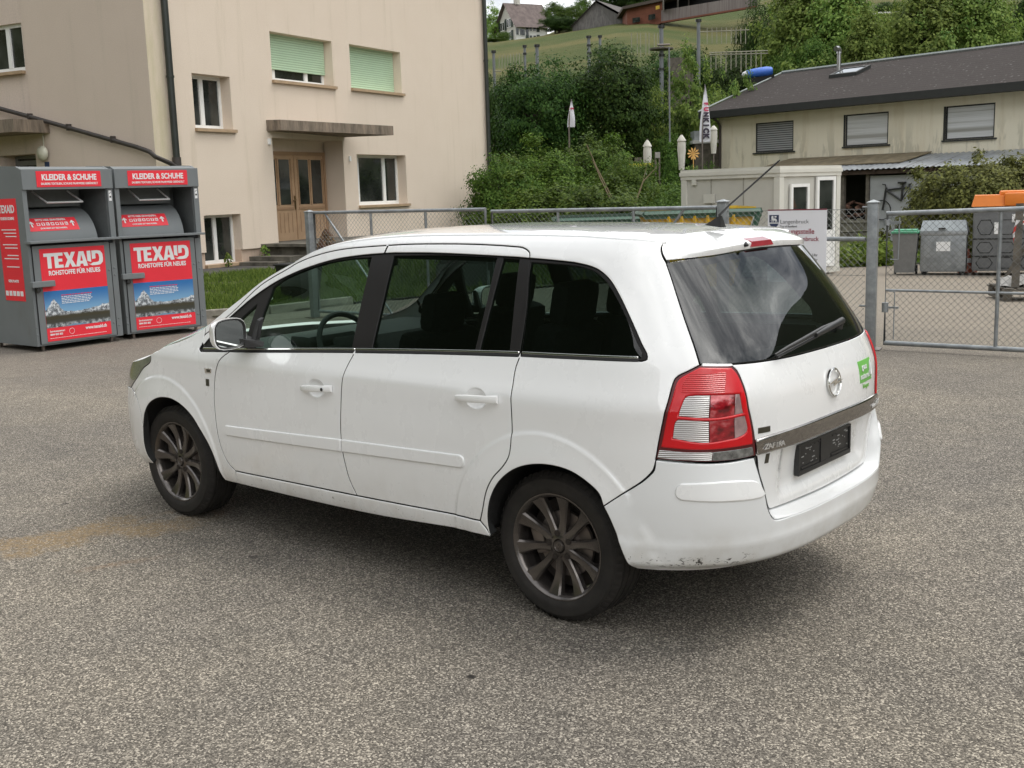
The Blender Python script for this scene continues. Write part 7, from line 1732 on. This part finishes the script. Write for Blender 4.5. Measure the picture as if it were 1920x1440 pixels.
# terrace building scrap behind the tall flag
b=place(1330,262,50); g=height(b.x,b.y); kz=empty('terrace_kiosk',(b.x,b.y,g),math.atan2(ER.y,ER.x)+PI,label='low wooden kiosk with a white counter edge behind the tall flag',cat='kiosk'); m=MB(); m.span((-.9,0,0),(.9,1.5,zat(268,1330,50)-g)); m.build('wall',OLDW,kz); m=MB(); m.span((-1.0,-.2,zat(268,1330,50)-g+.003),(1.0,1.6,zat(262,1330,50)-g)); m.build('counter_top',WW,kz); m=MB(); m.span((.1,.4,zat(262,1330,50)-g+.003),(.9,1.4,zat(245,1330,50)-g)); m.build('awning_box',plain('grey stall panel',(.33,.35,.36),.7),kz)
# ------------------------------------------------------------ trees and bushes
def leaf(V,F,p,n,s,rnd,asp=1.6):
    n=n.normalized(); u=n.cross(Vector((rnd.uniform(-1,1),rnd.uniform(-1,1),rnd.uniform(-1,1))))
    if u.length<.05: u=n.cross(Vector((0,0,1)))
    u.normalize(); v=n.cross(u); i=len(V); a=s*.5; b=a*asp
    V+=[p-v*b,p+u*a-v*b*.1+n*a*.15,p+v*b,p-u*a-v*b*.1+n*a*.15]; F.append((i,i+1,i+2,i+3))
def crown(seed,rx,ry,rz,nclus,per,ls,lump=.3,cone=0,hollow=.45,cs=.20,droop=0):
    rnd=random.Random(seed); V=[];F=[]; cl=[]
    for i in range(nclus):
        while True:
            d=Vector((rnd.gauss(0,1),rnd.gauss(0,1),rnd.gauss(0,1)))
            if d.length>.1: break
        d.normalize(); r=hollow+(1-hollow)*rnd.random()**.6
        k=1+lump*noise.noise(d*2.1+Vector((seed*3.7,0,0)))*1.6+lump*.5*noise.noise(d*5+Vector((0,seed*2.1,0)))
        zf=d.z; taper=1.0
        if cone: taper=max(.08,1-cone*max(0,(zf*.5+.5)*r)**.9)
        cl.append((Vector((d.x*rx*k*r*taper,d.y*ry*k*r*taper,d.z*rz*k*r)),d,r))
    for c,d,r in cl:
        s=cs*min(rx,rz)*rnd.uniform(.6,1.3)
        for j in range(per):
            o=Vector((rnd.gauss(0,1),rnd.gauss(0,1),rnd.gauss(0,.7)))*s*.6
            n=(d*.7+o.normalized()*.6+Vector((rnd.uniform(-.6,.6),rnd.uniform(-.6,.6),rnd.uniform(0,1.0))))
            leaf(V,F,c+o,n,ls*rnd.uniform(.6,1.35),rnd)
    return V,F,cl
def trunk_mb(seed,h,r,cl,zc,n=9):
    rnd=random.Random(seed+99); m=MB(); lean=Vector((rnd.uniform(-.06,.06),rnd.uniform(-.06,.06),1))
    pts=[lean*(h*f)+Vector((rnd.uniform(-.05,.05),rnd.uniform(-.05,.05),0)) for f in (0,.25,.5,.75,1)]
    m.tube(pts,[r,r*.8,r*.65,r*.45,r*.15],8)
    for c,d,rr_ in rnd.sample(cl,min(n,len(cl))):
        t0=lean*(h*rnd.uniform(.35,.8)); t1=c+Vector((0,0,zc)); m.tube([t0,t0.lerp(t1,.5)+Vector((0,0,-.1*(t1-t0).length)),t1],[r*.4,r*.25,r*.08],5)
    return m
BARK=plain('brown bark',(.06,.047,.035),.95,0,.35,6,bump=.5)
LD=leafmat('dark leaves',(0.016,0.040,0.009),(0.057,0.102,0.019),.25); LM=leafmat('mid leaves',(0.035,0.078,0.012),(0.117,0.183,0.032),.3); LL=leafmat('light leaves',(0.090,0.157,0.031),(0.254,0.336,0.079),.38); LY=leafmat('yellow green leaves',(0.065,0.127,0.025),(0.218,0.284,0.070),.35); LO_=leafmat('olive brown leaves',(.060,.068,.018),(.19,.20,.055),.22)
KINDS={}
def kind(key,seed,rx,ry,rz,zc,ncl,per,ls,mat,**k):
    V,F,cl=crown(seed,rx,ry,rz,ncl,per,ls,**k); V=[v+Vector((0,0,zc)) for v in V]
    me=D.meshes.new('crown'); me.from_pydata([tuple(v) for v in V],[],F); me.materials.append(mat)
    tm=trunk_mb(seed,zc+rz*.5,.045*(zc+rz)**.9*.5+.03,cl,zc); td=D.meshes.new('trunk'); td.from_pydata(tm.v,[],tm.f); td.materials.append(BARK); shade(td,60)
    KINDS[key]=(me,td)
# unit sizes about 1 m radius; scaled when placed
kind('broadA',1,1,1,.95,1.25,300,95,.036,LD,lump=.35); kind('broadB',2,1,1,1.0,1.3,300,90,.038,LM,lump=.4)
kind('lightA',3,1,1,1.05,1.35,150,42,.058,LL,lump=.45,cs=.16); kind('lightB',4,.9,.9,1.15,1.4,140,42,.058,LY,lump=.5,cs=.15)
kind('poplar',5,.85,.85,1.35,1.6,280,80,.042,LL,lump=.35,cs=.17); kind('bushA',6,1,1,.85,.80,320,95,.038,LM,lump=.35,hollow=.5); kind('bushB',7,1,1,.85,.80,320,95,.038,leafmat('bush leaves',(0.038,0.086,0.013),(0.152,0.243,0.040),.32),lump=.45,hollow=.5)
kind('cone',8,.75,.75,1.4,1.35,200,55,.045,LM,cone=.85,lump=.2,hollow=.4); kind('juniper',9,1,1,.75,.70,420,80,.036,LO_,lump=.4,hollow=.5,cs=.15); kind('darkfir',10,.7,.7,1.4,1.5,200,55,.050,LD,cone=.7,lump=.25)
NT_=[0]
def tree(kd,px,ytop,Z,wpx,label,cat='tree',group=None,name='tree',ybot=None,base=None,gy=.25):
    me,td=KINDS[kd]; b=place(px,300,Z); g=height(b.x,b.y) if base is None else base
    H=zat(ytop,px,Z)-g; zmax=max(v.co.z for v in me.vertices); xm=.98
    sz=H/zmax; sx=(wpx/2)*Z/2100/xm*1.22; NT_[0]+=1
    o=empty(name,(b.x,b.y,g-.1),NT_[0]*2.4,label=label,cat=cat,group=group); 
    for nm,md in (('crown',me),('trunk',td)): c=D.objects.new(nm if nm=='crown' else nm,md); COL.objects.link(c); c.parent=o; c.scale=(sx,sx,sz)
    return o
G1='shrubs behind the gates'
for kd,px,yt,Z,w,lb in (('bushA',938,262,30,120,'dense shrub directly at the corner of the beige flats'),('bushB',975,240,33,130,'broad light tipped shrub right of the flats, under the dark left tree'),('bushB',1032,232,31,140,'large shrub whose top hides the foot of the smaller flag'),('bushA',1092,226,33,150,'tallest of the front shrubs, just right of the smaller flag'),('bushB',1148,232,32,130,'leafy shrub left of the yellow banner'),('bushA',1178,262,30,110,'lower shrub in front of the yellow banner'),('cone',1256,252,34,64,'pointed young conifer at the foot of the lamp pole'),('bushA',1222,306,30,120,'low rounded shrub below the left parasol'),('bushB',1290,296,32,110,'low shrub left of the site cabin roof'),('bushA',1120,300,27,190,'wide dark shrub right behind the gate rail'),('bushB',1010,300,27,180,'wide shrub low behind the gate rail, near the flats'),('bushA',1240,330,28,130,'dark shrub behind the left end of the site cabin'),('bushA',1336,282,40,46,'thin shrub at the downpipe corner of the cream house')):
    tree(kd,px,yt,Z,w,lb,'shrub',G1,'shrub')
G2='trees on the lower slope'
for kd,px,yt,Z,w,lb in (('broadA',1010,94,46,128,'big dark tree in front of the meadow, nearer the beige flats'),('broadA',1142,66,47,145,'big dark tree in the middle of the slope, below the grey barn'),('broadB',1070,118,52,90,'mid green tree between the two big dark trees'),('broadA',938,120,52,80,'dark tree half hidden by the corner of the flats'),('broadB',1196,118,54,70,'mid green tree at the right flank of the middle dark tree'),('lightA',1220,118,50,66,'pale young tree just left of the post with the platform'),('lightB',1290,66,52,82,'tall pale tree between the two tallest climbing posts'),('lightA',1345,112,50,96,'pale spreading tree left of the blue tarpaulin'),('lightB',1378,108,49,60,'narrow pale tree beside the rope bridge'),('broadB',1300,168,54,100,'mid green tree behind the middle parasol'),('broadB',1362,150,54,90,'mid green tree at the left roof slope of the cream house'),('broadA',1400,92,66,110,'dark hedge like tree behind the rope bridge'),('broadA',1345,78,72,110,'dark tree strip under the meadow, right of the tallest post'),('broadA',1265,82,72,110,'dark tree strip behind the post with the platform'),('broadB',1240,235,50,80,'mid green tree behind the pointed young conifer')):
    tree(kd,px,yt,Z,w,lb,'tree',G2)
G3='tall trees behind the cream house'
for kd,px,yt,Z,w,lb in (('broadA',1430,-14,74,76,'dark round tree at the right end of the concrete parapet'),('poplar',1500,-60,64,150,'tall light green tree behind the stove pipe'),('poplar',1575,-60,62,150,'tall light green tree left of the low white wall'),('lightA',1640,40,62,110,'shorter light green tree in the gap between the tall ones'),('poplar',1730,-60,60,170,'tall light green tree right of the low white wall'),('poplar',1815,-60,60,160,'tall light green tree above the right blind of the cream house'),('broadA',1680,62,60,90,'dark bushy tree above the middle of the long roof'),('poplar',1560,10,76,150,'pale tree in the second row behind the stove pipe'),('poplar',1790,0,74,170,'pale tree in the second row, behind the two right ones'),('lightB',1468,10,72,90,'slim pale tree at the right side of the dark round tree'),('poplar',1880,-10,72,90,'pale tree beside the dark one at the right edge'),('poplar',1620,-10,58,110,'pale green tree closest to the long roof ridge'),('poplar',1690,-5,66,120,'pale green tree in front of the low white wall'),('lightA',1540,40,60,110,'bushy pale tree just behind the stove pipe'),('lightB',1760,20,58,110,'bushy pale tree behind the middle of the ridge, farther right'),('darkfir',1908,-30,64,90,'dark tree at the right edge of the picture'),('broadB',1540,50,60,90,'mid green tree at the skylight of the long roof'),('broadB',1470,70,62,70,'mid green tree at the left end of the roof ridge'),('broadB',1860,60,60,100,'mid green tree low behind the long roof, far right')):
    tree(kd,px,yt,Z,w,lb,'tree',G3)
G4='trees on the hilltop'
for kd,px,yt,Z,w,lb in (('broadB',1046,6,226,34,'hilltop tree right beside the white farmhouse'),('broadB',1072,14,224,40,'hilltop tree left of the grey barn'),('broadA',1054,34,222,50,'dark hilltop tree in the gap between farmhouse and barn'),('lightA',934,-2,250,32,'thin tree behind the farmhouse ridge'),('broadB',952,62,236,20,'small bush in front of the farmhouse gable'),('broadB',930,76,225,26,'bush at the lower left corner of the farmhouse'),('broadA',1150,-14,250,60,'dark tree behind the grey barn roof'),('broadA',1200,-24,245,70,'dark tree behind the red brown shed'),('broadB',1100,0,240,30,'mid green tree behind the left slope of the barn roof'),('broadA',1650,8,160,26,'little dark tree on the meadow left of the others by the white wall'),('broadB',1672,6,158,14,'little slim tree on the meadow above the white wall'),('broadB',1692,6,158,24,'little round tree on the meadow, rightmost above the white wall')):
    tree(kd,px,yt,Z,w,lb,'tree',G4)
tree('juniper',1800,276,28,170,'olive brown juniper shrub behind the galvanised container','shrub',None,'shrub'); tree('juniper',1872,262,28,190,'larger olive brown juniper shrub above the orange lid','shrub',None,'shrub'); tree('juniper',1940,256,29,160,'olive brown juniper shrub cut by the right picture edge','shrub',None,'shrub')
tree('juniper',1765,330,30.5,80,'low olive shrub behind the green lidded bin','shrub',None,'shrub')
# weeds
WEED=leafmat('weed leaves',(0.071,0.130,0.020),(0.237,0.312,0.061),.3)
def weeds(px0,px1,Z,h,n,label,seed,depth=1.0):
    rnd=random.Random(seed); V=[];F=[]
    for i in range(n):
        b=gpt(rnd.uniform(px0,px1),Z+rnd.uniform(0,depth)); hh=h*rnd.uniform(.3,1)*(.7+.6*noise.noise(Vector((b.x*1.5,b.y*1.5,3))))
        for k in range(9): leaf(V,F,b+Vector((rnd.gauss(0,.06),rnd.gauss(0,.06),hh*rnd.random())),Vector((rnd.uniform(-1,1),rnd.uniform(-1,1),.6)),.06*rnd.uniform(.6,1.6),rnd,2.2)
    m=MB(); m.add(V,F); return m.build('weeds',WEED,None,kind='stuff',label=label,cat='weeds')
weeds(1550,1668,27.2,.85,420,'tall weeds at the yard edge between the site cabin and the bins',1,1.4)
weeds(1668,1830,27.6,.6,260,'weeds behind the waste bins',2,1.5)
# small plants at the wall of the flats
rnd=random.Random(8)
for i,(s_,t_,h_,mt,lb) in enumerate(((2.62,-.30,.42,LL,'small green weed at the wall right of the cellar window'),(1.55,-.22,.30,LL,'tiny weed below the cellar window'),(2.9,-1.75,.75,LEAFB,'reddish brown shrub in front of the entrance steps'),(2.45,-1.95,.55,LEAFB,'dry reddish shrub on the left, at the tarmac edge'))):
    p=fl_(s_,t_); z0_=height(p[0],p[1])+.03; V=[];F=[]; nl=340 if h_>.5 else 60
    for k in range(nl):
        f=rnd.random()**.7; r_=h_*.45*math.sin(PI*min(1,f*.8+.15)); a_=rnd.uniform(0,2*PI); leaf(V,F,Vector((p[0]+r_*math.cos(a_)*rnd.random(),p[1]+r_*math.sin(a_)*rnd.random(),z0_+h_*f)),Vector((math.cos(a_),math.sin(a_),.5)),.045,rnd,1.8)
    m=MB(); m.add(V,F); o=m.build('crown',mt,None); e_=empty('wall_plant',(0,0,0),0,label=lb,cat='plant'); o.parent=e_; m=MB(); m.tube([(p[0],p[1],z0_-.03),(p[0],p[1],z0_+h_*.7)],.012,5); m.build('stem',BARK,e_)
# bare twigs sticking out of the front shrubs
for (xa,ya,xb,yb,Z,lb) in ((1148,372,1100,270,26.5,'bare pale branch leaning left in front of the shrubs'),(1150,385,1112,300,26.4,'second bare branch close to the leaning one'),(1190,385,1232,312,26.5,'bare pale branch leaning right towards the site cabin')):
    a=place(xa,ya,Z); b=place(xb,yb,Z); c=(a+b)/2+Vector((.08,0,.10)); m=MB(); m.tube([a,c,b],[.022,.016,.006],5); m.tube([c,c.lerp(b,.6)+Vector((.12,0,.2))],[.010,.004],4); m.build('bare_branch',plain('pale twig',(.19,.15,.09),.9) if 'pale twig' not in D.materials else D.materials['pale twig'],None,label=lb,cat='branch')
# ------------------------------------------------------------ unseen trees added behind the camera for reflections in glass and paint
def far_tree(x,y,h,w,kd,label):
    me,td=KINDS[kd]; g=height(x,y); zmax=max(v.co.z for v in me.vertices); o=empty('tree',(x,y,g-.1),x,label=label,cat='tree',group='trees across the street')
    for nm,md in (('crown',me),('trunk',td)): c=D.objects.new(nm,md); COL.objects.link(c); c.parent=o; c.scale=(w/2,w/2,h/zmax)
LB='leafy tree standing across the street, outside the picture'
for x,y,h,w,kd in ((-20,-10,11,8,'broadB'),(-25,-2,10,8,'broadA'),(-24,7,8,7,'broadA')): far_tree(x,y,h,w,kd,LB)
